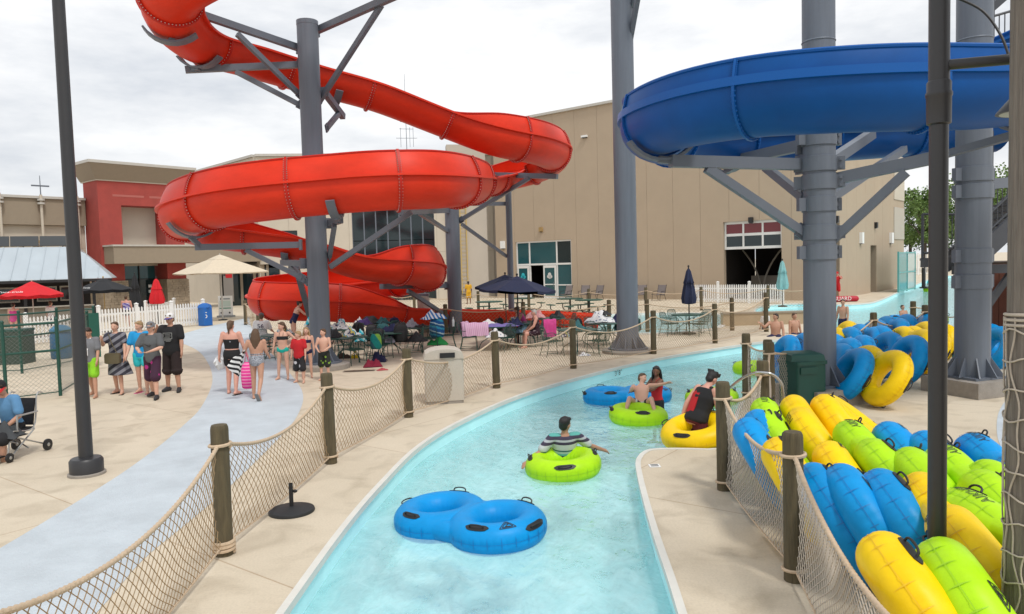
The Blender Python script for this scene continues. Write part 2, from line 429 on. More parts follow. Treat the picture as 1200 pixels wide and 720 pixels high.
# ================================================================ ground, river, path
LB = [(250, 830), (328, 720), (400, 621), (445, 568), (492, 522), (545, 491), (610, 463), (680, 442), (740, 427), (800, 415), (870, 404), (915, 398), (948, 394)]
FAR = [(956, 387), (948, 377), (925, 372), (895, 369), (884, 364), (896, 358), (935, 356), (970, 357), (1010, 356), (1032, 351.5), (1060, 339), (1097, 324)]
RB = [(1150, 321), (1190, 338), (1160, 372), (1112, 385), (1066, 393), (1016, 410), (958, 427), (905, 446), (880, 458), (866, 480), (858, 505), (851, 522), (838, 527), (800, 526.5), (768, 527), (755, 531), (748, 541), (750, 558), (758, 590), (770, 630), (786, 676), (800, 720), (835, 830)]
def w2(pts, per=5):
    c = catmull([tuple(G(x, y))[:2] for x, y in pts], per)
    return c
loop = w2(LB, 5) + w2(FAR, 3) + w2(RB, 4)
river = []
for p in loop:
    if not river or (Vector(p) - Vector(river[-1])).length > 0.12: river.append(p)
# the landing basin of the red slide, a second opening in the deck
SPL = [(690, 384), (700, 371), (760, 368), (825, 368), (848, 371), (850, 378), (838, 386), (790, 391), (735, 392), (700, 390)]
splash = catmull([tuple(G(x, y))[:2] for x, y in SPL], 4, True)
BIG = [(-900, -60), (900, -60), (900, 1500), (-900, 1500)]
g = MB().sheet([BIG, river, splash], 0.0).build('pool_deck', M_deck, smooth=False)
tag(g, kind='structure')
WL = -0.27
def outward(lp):
    a = sum(lp[i][0] * lp[(i + 1) % len(lp)][1] - lp[(i + 1) % len(lp)][0] * lp[i][1] for i in range(len(lp)))
    return 1 if a > 0 else -1
def offset(lp, d):
    n = len(lp); s = outward(lp); res = []
    for i in range(n):
        a = Vector(lp[i - 1]); b = Vector(lp[i]); c = Vector(lp[(i + 1) % n])
        t = ((b - a).normalized() + (c - b).normalized())
        t = t.normalized() if t.length > 1e-6 else (c - b).normalized()
        res.append((b.x + t.y * d * s, b.y - t.x * d * s))
    return res
def basin(lp, name, deep, wl, inw=0.0):
    o = MB(); n = len(lp); ins = offset(lp, -0.02)
    for i in range(n):
        j = (i + 1) % n
        o.add([(*lp[i], 0), (*lp[j], 0), (*lp[j], -deep), (*lp[i], -deep)], [(0, 1, 2, 3)])
    o.sheet([lp], -deep)
    tag(o.build(name, M_basin, smooth=False), kind='structure')
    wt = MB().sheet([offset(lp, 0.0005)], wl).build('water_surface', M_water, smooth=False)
    tag(wt, kind='structure')
    return wt
basin(river, 'river_basin', 1.15, WL)
basin(splash, 'splash_basin', 0.7, -0.06)
def rim(lp, name, wd, z0, z1, closed=True):
    o = MB(); out_ = offset(lp, wd * 0.5); inn = offset(lp, -wd * 0.5); n = len(lp)
    rings = []
    for i in range(n):
        a, b = inn[i], out_[i]
        rings.append([(a[0], a[1], z0), (b[0], b[1], z0), (b[0], b[1], z1), (a[0], a[1], z1)])
    o.loft(rings, closed, not closed)
    return tag(o.build(name, M_coping, smooth=False), kind='structure')
rim(river, 'river_coping', 0.07, -0.06, 0.012)
rim(splash, 'splash_coping', 0.22, -0.10, 0.05)
PO = [(-260, 780), (-120, 705), (0, 643), (118, 571), (160, 543), (193, 518), (217, 497), (234, 480), (246, 458), (249, 443), (245, 428), (234, 413), (217, 404), (196, 398), (240, 384)]
PI_ = [(292, 372), (300, 400), (322, 418), (347, 447), (355, 463), (352, 480), (337, 503), (273, 567), (220, 613), (167, 657), (110, 722), (-60, 890)]
path = catmull([tuple(G(x, y))[:2] for x, y in PO], 5) + catmull([tuple(G(x, y))[:2] for x, y in PI_], 5)
tag(MB().sheet([path], 0.004).build('blue_path', M_path, smooth=False), kind='structure')
PB = [(1230, 455), (1186, 466), (1172, 480), (1168, 500), (1172, 522), (1190, 545), (1240, 560)]
tag(MB().sheet([catmull([tuple(G(x, y))[:2] for x, y in PB], 5)], 0.004).build('blue_path', M_path, smooth=False), kind='structure')
# depth mark on the river wall and the warning tile set in the island
def on_plane(vs, org, ex, ey):
    return [Vector(org) + Vector(ex) * p.x + Vector(ey) * p.y + Vector(ex).cross(Vector(ey)) * (p.z) for p in vs]
a = G(716, 432.6); b = G(730, 429.3); ex = (b - a).normalized(); nrm = Vector((ex.y, -ex.x, 0))
dm = thing('depth_marking', 'black painted depth marking on pale river wall', 'marking', (a + b) / 2)
for key, dx in (('depth', -.10), ('depth2', .10)):
    o = MB(); o.add(on_plane(TXT[key][0], (a + b) / 2 + ex * dx + Vector((0, 0, -0.14)) + nrm * 0.035, ex, (0, 0, 1)), TXT[key][1]); o.build('numeral', M_black, dm, smooth=False)
tt = thing('warning_tile', 'small white warning tile set in the island deck by the river edge', 'tile', G(767, 546.5))
c = G(767, 546.5)
MB().box(c + Vector((0, 0, 0.006)), (0.15, 0.15, 0.008)).build('tile', M_white, tt)
for dy in (-0.03, 0.03): MB().box(c + Vector((0, dy, 0.0125)), (0.10, 0.022, 0.003)).build('black_band', M_black, tt)

# ================================================================ buildings (they share one street grid u, v)
U = Vector((0.770, -0.638, 0)).normalized(); V = Vector((0.638, 0.770, 0)).normalized(); Z = Vector((0, 0, 1))
def cells(o, org, ex, ln, z0, z1, ny, thick, opens=(), s0=0.0):
    """a flat wall from s0 to s0+ln along ex, thick along -ny, with rectangular openings left free"""
    sb = sorted({s0, s0 + ln, *[min(max(q[0], s0), s0 + ln) for q in opens], *[min(max(q[1], s0), s0 + ln) for q in opens]})
    zb = sorted({z0, z1, *[min(max(q[2], z0), z1) for q in opens], *[min(max(q[3], z0), z1) for q in opens]})
    M3 = Matrix((ex, ny, Z)).transposed()
    for i in range(len(sb) - 1):
        run = None
        for k in range(len(zb) - 1):
            sm, zm = (sb[i] + sb[i + 1]) / 2, (zb[k] + zb[k + 1]) / 2
            free = any(q[0] < sm < q[1] and q[2] < zm < q[3] for q in opens)
            if not free:
                if run is None: run = [zb[k], zb[k + 1]]
                else: run[1] = zb[k + 1]
            if free or k == len(zb) - 2:
                if run and sb[i + 1] - sb[i] > 1e-4:
                    o.box(org + ex * sm + Z * ((run[0] + run[1]) / 2) - ny * (thick / 2), (sb[i + 1] - sb[i], thick, run[1] - run[0]), M=M3)
                run = None
    return o
def panelled(root, org, ex, ny, ln, h, pw, mt, opens=(), s0=0.0, rows=1, z0=0.0, thick=0.05, gap=0.014, core=0.35):
    """a wall core with proud panels, a joint left between each two"""
    cells(MB(), org - ny * (thick + 0.004), ex, ln, z0, h, ny, core, opens, s0).build('wall_core', M_joint, root, smooth=False)
    n = max(1, round(ln / pw)); pw = ln / n; rh = (h - z0) / rows
    for i in range(n):
        for k in range(rows):
            o = cells(MB(), org, ex, pw - gap, z0 + k * rh, z0 + (k + 1) * rh - (gap if rows > 1 else 0), ny, thick, opens, s0 + i * pw + gap / 2)
            if o.v: o.build('panel', mt, root, smooth=False)
def rect(o, org, ex, ny, s0, s1, z0, z1, dep, thick):
    M3 = Matrix((ex, ny, Z)).transposed()
    return o.box(org + ex * ((s0 + s1) / 2) + Z * ((z0 + z1) / 2) + ny * (dep - thick / 2), (s1 - s0, thick, z1 - z0), M=M3)

# ---- the big tan hall
A = Vector((-1.2, 62.6, 0)); HL = 26.4; HH = 14.25
hall = thing('indoor_waterpark_hall', 'large windowless tan hall with vertical wall panels and a glazed door', 'building', A)
nF = -V                                             # faces the camera
def sF(px): # distance along the front wall seen at a pixel column
    k = (px - 600) / FOC; return (k * A.y - A.x) / (U.x - k * U.y)
dA, dB = sF(606), sF(671)
gA, gB = sF(849), sF(917)
opF = [(dA, dB, -1, 4.55), (gA, gB, -1, 5.15)]
panelled(hall, A, U, nF, HL, HH, 2.05, M_tan, opF)
CR = A + U * HL
def sR(px):
    k = (px - 600) / FOC; return (k * CR.y - CR.x) / (V.x - k * V.y)
opR = [(sR(975.5), sR(985), -1, 5.0), (sR(1021), sR(1028), -1, 3.4)]
nR = U
RL = sR(1060)
panelled(hall, CR, V, nR, RL, HH, 2.2, M_tan, opR)
o = MB(); o.beam(A - V * -0.1 + Z * (HH + 0.09), CR + V * 0.1 + Z * (HH + 0.09), 0.55, 0.18); o.build('parapet_cap', M_cap, hall, smooth=False)
o = MB(); o.beam(CR - V * 0.17 + Z * (HH + 0.09), CR + V * RL + Z * (HH + 0.09), 0.55, 0.176); o.build('parapet_cap', M_cap, hall, smooth=False)
o = MB(); o.box(A + U * HL / 2 + V * RL / 2 + Z * (HH - 0.2), (HL - .3, RL - .3, 0.2), M=Matrix((U, V, Z)).transposed()); o.build('roof', M_cap, hall, smooth=False)
# pilaster bands at the far end of the receding wall
for k, (z0, z1) in enumerate(((7.0, 9.6), (10.2, 13.2), (3.9, 6.4))):
    rect(MB(), CR, V, nR, sR(1048), RL - .1, z0, z1, 0.06, 0.06).build('louvre_panel', M_tan2 if k else M_cream, hall, smooth=False)
# glazed entrance: frame members, panes, one leaf standing open
W = dB - dA
ent = MB()
def bar(o, s0, s1, z0, z1): rect(o, A, U, nF, s0, s1, z0, z1, -0.10, 0.12)
d1 = dA + W * .245; d2 = dA + W * .735
for s in (dA + .05, d1, d2, dB - .05): bar(ent, s - .06, s + .06, 0, 4.55)
for s0, s1 in ((dA + .11, d1 - .06), (d1 + .06, d2 - .06), (d2 + .06, dB - .11)):
    bar(ent, s0, s1, 4.43, 4.55); bar(ent, s0, s1, 2.62, 2.76)
bar(ent, d2 + .06, dB - .11, 1.0, 1.09); bar(ent, d2 + .06, dB - .11, 0.0, 0.08)
ent.build('door_frame', M_frame, hall, smooth=False)
for s0, s1, z0, z1, mt in ((dA + .11, d1 - .06, 2.76, 4.43, M_tglass), (d1 + .06, d2 - .06, 2.76, 4.43, M_tglass), (d2 + .06, dB - .11, 2.76, 4.43, M_glass),
                           (d2 + .06, dB - .11, 1.09, 2.62, M_tglass), (d2 + .06, dB - .11, 0.08, 1.0, M_tglass)):
    rect(MB(), A, U, nF, s0, s1, z0, z1, -0.15, 0.02).build('window_pane', mt, hall, smooth=False)
def leaf(s0, s1, sticker):
    o = MB()
    for q0, q1, z0, z1 in ((s0, s0 + .13, 0, 2.6), (s1 - .13, s1, 0, 2.6), (s0 + .13, s1 - .13, 2.4, 2.6), (s0 + .13, s1 - .13, 0, .2), (s0 + .13, s1 - .13, 1.05, 1.13)):
        rect(o, A, U, nF, q0, q1, z0, z1, -0.03, 0.05)
    d = o.build('door', M_frame, hall, smooth=False)
    rect(MB(), A, U, nF, s0 + .13, s1 - .13, .2, 2.4, -0.045, 0.015).build('door_pane', M_tglass, d, smooth=False)
    st = MB(); cc = A + U * ((s0 + s1) / 2) + Z * 1.75 + nF * -0.025
    for dx, dz, r in ((0, .12, .16), (-.12, -.04, .13), (.13, -.05, .13), (0, -.08, .14)):
        st.lathe([(r, -.004), (r, .004)], 14, cc + U * dx + Z * dz, M=Matrix((U, Z, nF)).transposed())
    st.build('sticker', sticker, d, smooth=False)
    hb = MB(); hb.tube([A + U * (s1 - .2) + nF * .05 + Z * z for z in (.9, 1.3)], .015, 6); hb.build('handle', M_steel, d)
leaf(dA + .12, d1 - .07, mat('teal sticker', (0.02, .42, .5), .6)); leaf(dA + W * .50, d2 - .07, mat('white sticker', (0.6, .6, .58), .6))
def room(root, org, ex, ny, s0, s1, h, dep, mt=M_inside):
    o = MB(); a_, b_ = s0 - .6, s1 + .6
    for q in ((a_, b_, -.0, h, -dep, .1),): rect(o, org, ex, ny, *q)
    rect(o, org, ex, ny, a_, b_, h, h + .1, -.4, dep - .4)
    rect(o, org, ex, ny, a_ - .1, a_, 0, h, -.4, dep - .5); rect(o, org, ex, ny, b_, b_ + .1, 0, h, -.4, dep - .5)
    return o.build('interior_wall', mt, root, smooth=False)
room(hall, A, U, nF, dA, dB, 4.7, 5); room(hall, A, U, nF, gA, gB, 5.3, 7)
room(hall, CR, V, nR, opR[0][0], opR[0][1], 5.1, 2.5, M_fascia); room(hall, CR, V, nR, opR[1][0], opR[1][1], 3.5, 1.5, M_fascia)
# raised overhead door
og = MB(); gw = gB - gA
for zz in (5.07, 4.28, 3.42, ): rect(og, A, U, nF, gA, gB, zz - .09, zz + .08, -.2, .08)
for k in range(4):
    s = gA + gw * k / 3; s = min(max(s, gA + .06), gB - .06)
    for z0, z1 in ((3.50, 4.19), (4.36, 4.98)): rect(og, A, U, nF, s - .06, s + .06, z0, z1, -.2, .08)
god = og.build('overhead_door', M_frame, hall, smooth=False)
M_redin = mat('red glazing', (0.16, .02, .025), .1)
for k in range(3):
    for z0, z1, mt in ((3.50, 4.19, M_glass), (4.36, 4.98, M_redin)):
        rect(MB(), A, U, nF, gA + gw * k / 3 + .06, gA + gw * (k + 1) / 3 - .06, z0, z1, -.23, .02).build('pane', mt, god, smooth=False)
arch = MB()
for s in (-1, 1): arch.tube([A + U * ((gA + gB) / 2 - .5 + s * (0.06 + 1.3 * (t / 8) ** 2)) + V * 3.0 + Z * (0.3 + 3.0 * t / 8) for t in range(9)], .06, 6)
arch.build('interior_column', mat('pale inner column', (.30, .28, .24), .7), hall)
rect(MB(), A, U, nF, gA + .5, gA + 3.2, .7, 1.5, -3.4, .6).build('counter', mat('inner counter', (.22, .2, .17), .7), hall, smooth=False)
# lights and vents on the walls
def wall_box(px, py, wd, ht, mt, name, lab, right=False, dep=.2):
    s = sR(px) if right else sF(px)
    org, ex, ny = (CR, V, nR) if right else (A, U, nF)
    p = org + ex * s; z = ZD(px, py, p.x, p.y)
    t = thing(name, lab, 'lamp', p + Z * z)
    rect(MB(), org, ex, ny, s - wd / 2, s + wd / 2, z - ht / 2, z + ht / 2, dep, dep - .003).build('housing', mt, t, smooth=False)
    rect(MB(), org, ex, ny, s - wd / 2 + .04, s + wd / 2 - .04, z - ht / 2 - .05, z - ht / 2, dep - .05, dep - .08).build('lens', M_glass, t, smooth=False)
wall_box(637, 269, .28, .34, M_rust, 'wall_light', 'small dark round wall light above the glazed door')
wall_box(690, 160, .5, .14, M_white, 'wall_light', 'white strip light high on the tan hall wall')
wall_box(882, 258, .28, .34, M_black, 'wall_light', 'small dark wall light above the raised overhead door')
wall_box(980, 257, .3, .4, M_black, 'wall_light', 'small dark light on the receding tan wall beside the blue slide column', True)
wall_box(1026, 264, .3, .4, M_black, 'wall_light', 'small dark light over the narrow side door opening', True)
wall_box(1009, 279, .45, .75, M_white, 'wall_light', 'white box light on the receding tan wall', True)
wall_box(592, 287, .4, .6, M_white, 'wall_light', 'white box on the tan wall left of the glazed door')
wall_box(1044, 279, .6, .8, M_white, 'wall_light', 'white box light near the far end of the tan wall', True)

# ---- the middle block with the dark glazing
B0 = Vector((-20.4, 61.2, 0)); EXB = (Vector((-1.4, 64.0, 0)) - B0); LBk = EXB.length; EXB.normalize(); NB = Vector((EXB.y, -EXB.x, 0))
mid = thing('lobby_block', 'pale stucco lobby block with tall dark glazing behind the red slide', 'building', B0)
def sB(px):
    k = (px - 600) / FOC; return (k * B0.y - B0.x) / (EXB.x - k * EXB.y)
q0, q1 = sB(416), sB(512)
opB = [(q0, q1, -1, 7.6), (sB(268), sB(330), -1, 3.3), (sB(330), sB(352), 5.0, 6.0)]
panelled(mid, B0, EXB, NB, LBk, 12.0, 2.4, M_cream, opB, rows=3)
o = MB(); o.beam(B0 + Z * 12.1 - NB * .2, B0 + EXB * LBk + Z * 12.1 - NB * .2, .7, .2); o.build('parapet_cap', M_cap, mid, smooth=False)
o = MB(); n0 = q0
for k in range(8):
    s = q0 + (q1 - q0) * k / 7
    rect(o, B0, EXB, NB, max(s - .05, q0), min(s + .05, q1), 0, 7.6, -.2, .1)
o.build('mullions', M_steel, mid, smooth=False)
for k in range(7):
    for z0, z1 in ((0, 2.5), (2.55, 5.0), (5.05, 7.6)):
        rect(MB(), B0, EXB, NB, q0 + (q1 - q0) * k / 7 + .05, q0 + (q1 - q0) * (k + 1) / 7 - .05, z0, z1, -.26, .03).build('window_pane', M_glass, mid, smooth=False)
room(mid, B0, EXB, NB, q0, q1, 7.7, 3); room(mid, B0, EXB, NB, opB[1][0], opB[1][1], 3.4, 3)
rect(MB(), B0, EXB, NB, opB[2][0], opB[2][1], 5, 6, -.2, .03).build('window_pane', M_glass, mid, smooth=False)
s0, s1 = opB[1][0], opB[1][1]
for k in range(4):
    rect(MB(), B0, EXB, NB, s0 + (s1 - s0) * k / 4 + .1, s0 + (s1 - s0) * (k + 1) / 4 - .1, 0, 3.0, -.3, .04).build('door', M_glass, mid, smooth=False)
o = MB()
for k in range(5):
    s = s0 + (s1 - s0) * k / 4; rect(o, B0, EXB, NB, max(s - .1, s0), min(s + .1, s1), 0, 3.25, -.22, .1)
o.build('door_frame', M_fascia, mid, smooth=False)
# left return of the block, seen above the portal
C1 = Vector((-33.6, 75.0, 0)); e = (B0 - C1); le = e.length; e.normalize(); ne = Vector((e.y, -e.x, 0))
panelled(mid, C1, e, ne, le - .06, 12.0, 2.6, M_cream, rows=3)
o = MB(); o.beam(C1 + Z * 12.1 - ne * .2, B0 + Z * 12.1 - ne * .2 - e * .3, .7, .2); o.build('parapet_cap', M_cap, mid, smooth=False)
# set-back pale tower strip between the blocks, with a caged ladder
o = MB(); s = sB(545); rect(o, B0, EXB, NB, s - 1.2, s + 2.0, 0, 12.8, .6, 1.2); o.build('corner_pier', M_tan2, mid, smooth=False)
rect(MB(), B0, EXB, NB, LBk - 2.2, LBk + 1.6, 0, 12.5, -.1, .8).build('link_wall', M_tan2, mid, smooth=False)
lad = thing('wall_ladder', 'yellow steel ladder fixed to the pale corner pier', 'ladder', B0 + EXB * s)
for q in (-.25, .25):
    MB().beam(B0 + EXB * (s + q) + NB * .75 + Z * .3, B0 + EXB * (s + q) + NB * .75 + Z * 9, .06, .06).build('rail', M_paleyel, lad, smooth=False)
for k in range(26):
    MB().beam(B0 + EXB * (s - .22) + NB * .75 + Z * (.5 + k * .33), B0 + EXB * (s + .22) + NB * .75 + Z * (.5 + k * .33), .03, .03).build('rung', M_paleyel, lad, smooth=False)
# antenna mast on the roof
p = D(477, 182, 66); an = thing('antenna_mast', 'thin radio antenna mast on the lobby roof', 'antenna', p)
MB().tube([p - Z * 1.0, p + Z * 7.0], [.035, .015], 6).build('mast', M_steel, an)
for zz, ln in ((1.5, .9), (2.3, .6), (3.6, 1.3), (2.9, .5)): MB().tube([p + Z * zz - Vector((ln, 0, 0)), p + Z * zz + Vector((ln, .3, 0))], .02, 5).build('antenna_arm', M_steel, an)
for dx in (-.5, .3, .6): MB().tube([p + Vector((dx, 0, .7)), p + Vector((dx, 0, 2.4))], .018, 5).build('antenna_rod', M_steel, an)

# ---- the red portal and the wing to its left
C0 = Vector((-28.8, 53.0, 0)); TW = 6.1; nP = U
por = thing('red_entrance_portal', 'red stucco entrance portal with flared brown cornice and stone bases', 'building', C0)
o = MB(); Mp = Matrix((V, U, Z)).transposed()
def pbox(s0, s1, d0, d1, z0, z1, name, mt):
    return MB().box(C0 + V * ((s0 + s1) / 2) - U * ((d0 + d1) / 2) + Z * ((z0 + z1) / 2), (s1 - s0, d1 - d0, z1 - z0), M=Mp).build(name, mt, por, smooth=False)
pbox(0, 1.55, 0, 2.4, 2.35, 9.5, 'pier', M_brick); pbox(TW - 1.45, TW, 0, 2.4, 2.35, 9.5, 'pier', M_brick)
pbox(1.55, TW - 1.45, 0, 2.4, 7.75, 9.5, 'lintel', M_brick); pbox(1.55, TW - 1.45, 1.5, 2.0, 3.4, 7.75, 'recess_panel', M_cream)
# flared cornice
def ringp(e_, z): return [C0 + V * s_ - U * d_ + Z * z for s_, d_ in ((-e_, -e_), (TW + e_, -e_), (TW + e_, 2.6), (-e_, 2.6))]
MB().loft([ringp(.12, 9.5), ringp(.75, 10.55)]).build('cornice', M_fascia, por, smooth=False)
MB().loft([ringp(.80, 10.553), ringp(.80, 10.75)]).build('cornice_cap', M_cap, por, smooth=False)
MB().loft([ringp(.08, 9.42), ringp(.08, 9.497)]).build('string_course', M_cream, por, smooth=False)
random.seed(3)
for sx0, sx1 in ((-.12, 1.7), (TW - 1.6, TW + .12)):    # courses of ledge stone round each base
    pbox(sx0 + .08, sx1 - .08, -.05, 2.3, 0, 2.35, 'base_core', M_stone)
    z = 0.0
    while z < 2.3:
        h = random.choice((.14, .18, .23)); h = min(h, 2.35 - z)
        x = sx0
        while x < sx1 - .05:
            ww = min(random.uniform(.25, .6), sx1 - x)
            pbox(x + .008, x + ww - .008, -.13 - random.uniform(0, .04), -.051, z + .008, z + h - .008, 'stone', M_stone); x += ww
        d = -.05
        while d < 2.2:
            ww = min(random.uniform(.3, .7), 2.3 - d)
            if sx0 < 0: pbox(sx0 - random.uniform(0, .03), sx0 + .079, d + .008, d + ww - .008, z + .008, z + h - .008, 'stone', M_stone)
            d += ww
        z += h
pbox(.2, TW + 5.5, -1.6, 2.0, 3.55, 4.75, 'canopy', M_fascia); pbox(.12, TW + 5.6, -1.68, 2.0, 4.753, 4.87, 'canopy_cap', M_cap)
pbox(1.75, TW - 1.65, 1.6, 1.7, 2.45, 3.5, 'transom_pane', M_tglass)
for k in range(2): pbox(1.78 + k * 1.5, 3.22 + k * 1.5, 1.6, 1.68, 0.02, 2.4, 'door', M_glass)
for k in range(3): pbox(1.70 + k * 1.5, 1.775 + k * 1.5, 1.5, 1.72, 0, 3.5, 'door_post', M_frame if k == 2 else M_black)
for z_ in (1.35, 1.75): pbox(3.9, 4.15, 1.57, 1.595, z_, z_ + .22, 'notice', M_white)
pbox(1.705, TW - 1.6, 1.72, 2.2, 0, 3.5, 'door_backing', M_inside)
# shadow of removed letters on the lintel
for s_ in (1.0, 3.6): pbox(s_, s_ + 2.2, -.012, -.002, 8.35, 8.5, 'old_sign_mark', mat('faded sign mark', (.43, .13, .11), .9))
W0 = C0 - U * 2.4
wing = thing('restaurant_wing', 'long cream stucco wing with brown fascia and downpipes behind the bar', 'building', W0 - V * 22)
panelled(wing, W0 - V * 22, V, U, 21.98, 6.35, 2.75, M_cream, rows=4)
o = MB(); o.box(W0 - V * 11.02 + U * .12 + Z * 7.25, (21.9, .5, 1.8), M=Mp); o.build('fascia', M_fascia, wing, smooth=False)
o = MB(); o.box(W0 - V * 11.02 + U * .14 + Z * 8.24, (21.9, .75, .17), M=Mp); o.build('fascia_cap', M_cap, wing, smooth=False)
for px in (4, 52, 94):
    k = (px - 600) / FOC; t = (W0.x - k * W0.y) / (k * V.y - V.x)
    q = W0 + V * t + U * .6
    dp = thing('flagpole_bracket', 'pale pole with rusty brackets on the wing wall, %s' % {4: 'leftmost of three', 52: 'with cross arm', 94: 'nearest the red portal'}[px], 'pole', Vector((q.x, q.y, 3)))
    MB().tube([q + Z * 2.9, q + Z * 8.4], .09, 8).build('downpipe', M_cream, dp)
    MB().tube([q + Z * 8.4, q + Z * 9.7], [.04, .02], 6).build('spike', M_steel, dp)
    for zz in (7.8, 8.05): MB().lathe([(.24, -.06), (.24, .06)], 12, q + Z * zz).build('collar', M_cap, dp)
    for zz in (4.3, 5.2): MB().box(q + Z * zz - V * .25 - U * .2, (.6, .5, .14), M=Mp).build('bracket', M_rust, dp, smooth=False)
    if px == 52: MB().beam(q + Z * 9.0 - V * .55, q + Z * 9.0 + V * .55, .07, .1).build('cross_arm', M_steel, dp, smooth=False)
cb = thing('slack_cable', 'slack dark cable hanging across the cream wing wall', 'cable', W0 - V * 2.6 + Z * 4)
cc = [W0 - V * (1.4 + 3.1 * t) + U * .12 + Z * (5.1 - 1.2 * math.sin(PI * t) + .3 * t) for t in [i / 12 for i in range(13)]]
MB().tube(cc, .035, 5).build('cable', M_black, cb)
# ================================================================ water slides
M_red = mat('red fibreglass', (0.68, 0.036, 0.012), 0.40, var=0.16, vscale=0.9, spec=0.22, bump=0.015, bscale=5, stretch=(1, 1, 2.5))
M_redf = mat('red joint flange', (0.47, 0.016, 0.008), 0.45, spec=0.25)
M_blue = mat('blue fibreglass', (0.002, 0.072, 0.285), 0.42, var=0.18, vscale=1.0, spec=0.2, bump=0.015, bscale=5)
M_bluef = mat('blue joint flange', (0.003, 0.085, 0.33), 0.4, spec=0.25)
M_bolt = mat('galvanised bolt', (0.55, 0.36, 0.33), 0.5, metal=0.3)
def resample(pts, step):
    """points (x,y,z,...) spaced evenly along their path"""
    out_ = [pts[0]]; acc = 0.0
    for i in range(1, len(pts)):
        a, b = pts[i - 1], pts[i]
        ln = math.dist(a[:3], b[:3])
        while acc + ln >= step:
            t = (step - acc) / ln
            a = tuple(a[j] + (b[j] - a[j]) * t for j in range(len(a)))
            out_.append(a); ln = math.dist(a[:3], b[:3]); acc = 0.0
        acc += ln
    return out_
def slide(name, label, ctrl, Rr, mt, mf, joint_every=13, step=0.2, lip=(0.095, 0.055), plane=None, wk=2.3):
    pts = catmull([(*D(c[0], c[1], c[2]), c[3], c[4]) for c in ctrl], 12)
    pts = resample(pts, step); N = len(pts)
    P = [Vector(p[:3]) for p in pts]
    for _ in range(4):
        P = [P[0]] + [(P[i - 1] + P[i] * 2 + P[i + 1]) / 4 for i in range(1, N - 1)] + [P[-1]]
    fr = []
    for i in range(N):
        t = (P[min(i + 1, N - 1)] - P[max(i - 1, 0)]).normalized()
        x = t.cross(Z).normalized(); wl, wr = pts[i][3], pts[i][4]
        bank = 0.16 * (wl - wr) / 0.7
        z = x.cross(t); x2 = x * math.cos(bank) - z * math.sin(bank); z2 = x2.cross(t)
        fr.append((P[i], x2, z2, t, wl, wr))
    root = thing(name, label, 'water slide', P[-1] - Z * Rr)
    def trough(f, r):      # left rim -> bottom -> right rim
        p, x, z, t, wl, wr = f
        return [p + x * (r * math.cos(PI + PI * k / 14)) + z * (r * math.sin(PI + PI * k / 14)) for k in range(15)]
    def wall(f, r, side, h):
        p, x, z, t, wl, wr = f; Rw = Rr * wk; res = []
        for k in range(7):
            ph = h * k / 6 / Rw
            res.append(p + x * side * (Rr - Rw + (Rw + (r - Rr)) * math.cos(ph)) + z * ((Rw + (r - Rr)) * math.sin(ph) + 0.02))
        return res
    js = list(range(0, N - 1, joint_every))
    if N - 1 - js[-1] < joint_every * 0.6: js[-1] = N - 1
    else: js.append(N - 1)
    for a, b in zip(js[:-1], js[1:]):
        seg = fr[a:b + 1]
        o = MB(); o.loft([trough(f, Rr) + list(reversed(trough(f, Rr - 0.025))) for f in seg]); o.build('trough_section', mt, root)
        for side, idx in ((-1, 4), (1, 5)):
            rings = [[f[0] + f[1] * side * (Rr - .01) + f[2] * 0.0, f[0] + f[1] * side * (Rr + lip[0]), f[0] + f[1] * side * (Rr + lip[0]) + f[2] * lip[1], f[0] + f[1] * side * (Rr - .01) + f[2] * lip[1]] for f in seg]
            MB().loft(rings).build('rim_flange', mt if mt is M_red else mf, root)
            if max(f[idx] for f in seg) > 0.06:
                rr = [wall(f, Rr, side, max(f[idx], .03)) + list(reversed(wall(f, Rr - .025, side, max(f[idx], .03)))) for f in seg]
                if side > 0: rr = [list(reversed(q)) for q in rr]
                wo = MB().loft(rr).build('side_wall', mt, root)
                MB().tube([wall(f, Rr, side, max(f[idx], .03))[-1] for f in seg], .032, 6).build('top_edge', mf, wo)
    bl = MB()
    for j in js[1:-1]:
        f = fr[j]; out2 = []; dt = f[3] * (0.03 if mt is M_red else 0.02)
        def prof(r):
            q = trough(f, r)
            if f[4] > .06: q = list(reversed(wall(f, r, -1, f[4])))[:-1] + q
            if f[5] > .06: q = q + wall(f, r, 1, f[5])[1:]
            return q
        oo, ii = prof(Rr + (.07 if mt is M_red else .05)), prof(Rr + .002); n = len(oo)
        rg = [[oo[k] - dt, oo[k] + dt, ii[k] + dt, ii[k] - dt] for k in range(n)]
        MB().loft(rg).build('joint_flange', mf, root)
        md = prof(Rr + (.04 if mt is M_red else .028))
        for k in range(n):
            for s in (-1, 1): bl.box(md[k] + dt * 1.25 * s, (.021, .021, .021))
            if k < n - 1:
                for s in (-1, 1): bl.box((md[k] + md[k + 1]) / 2 + dt * 1.25 * s, (.021, .021, .021))
    tag(bl.build('bolts', M_bolt if mt is M_red else mf, root, smooth=False), kind='stuff')
    return root, fr
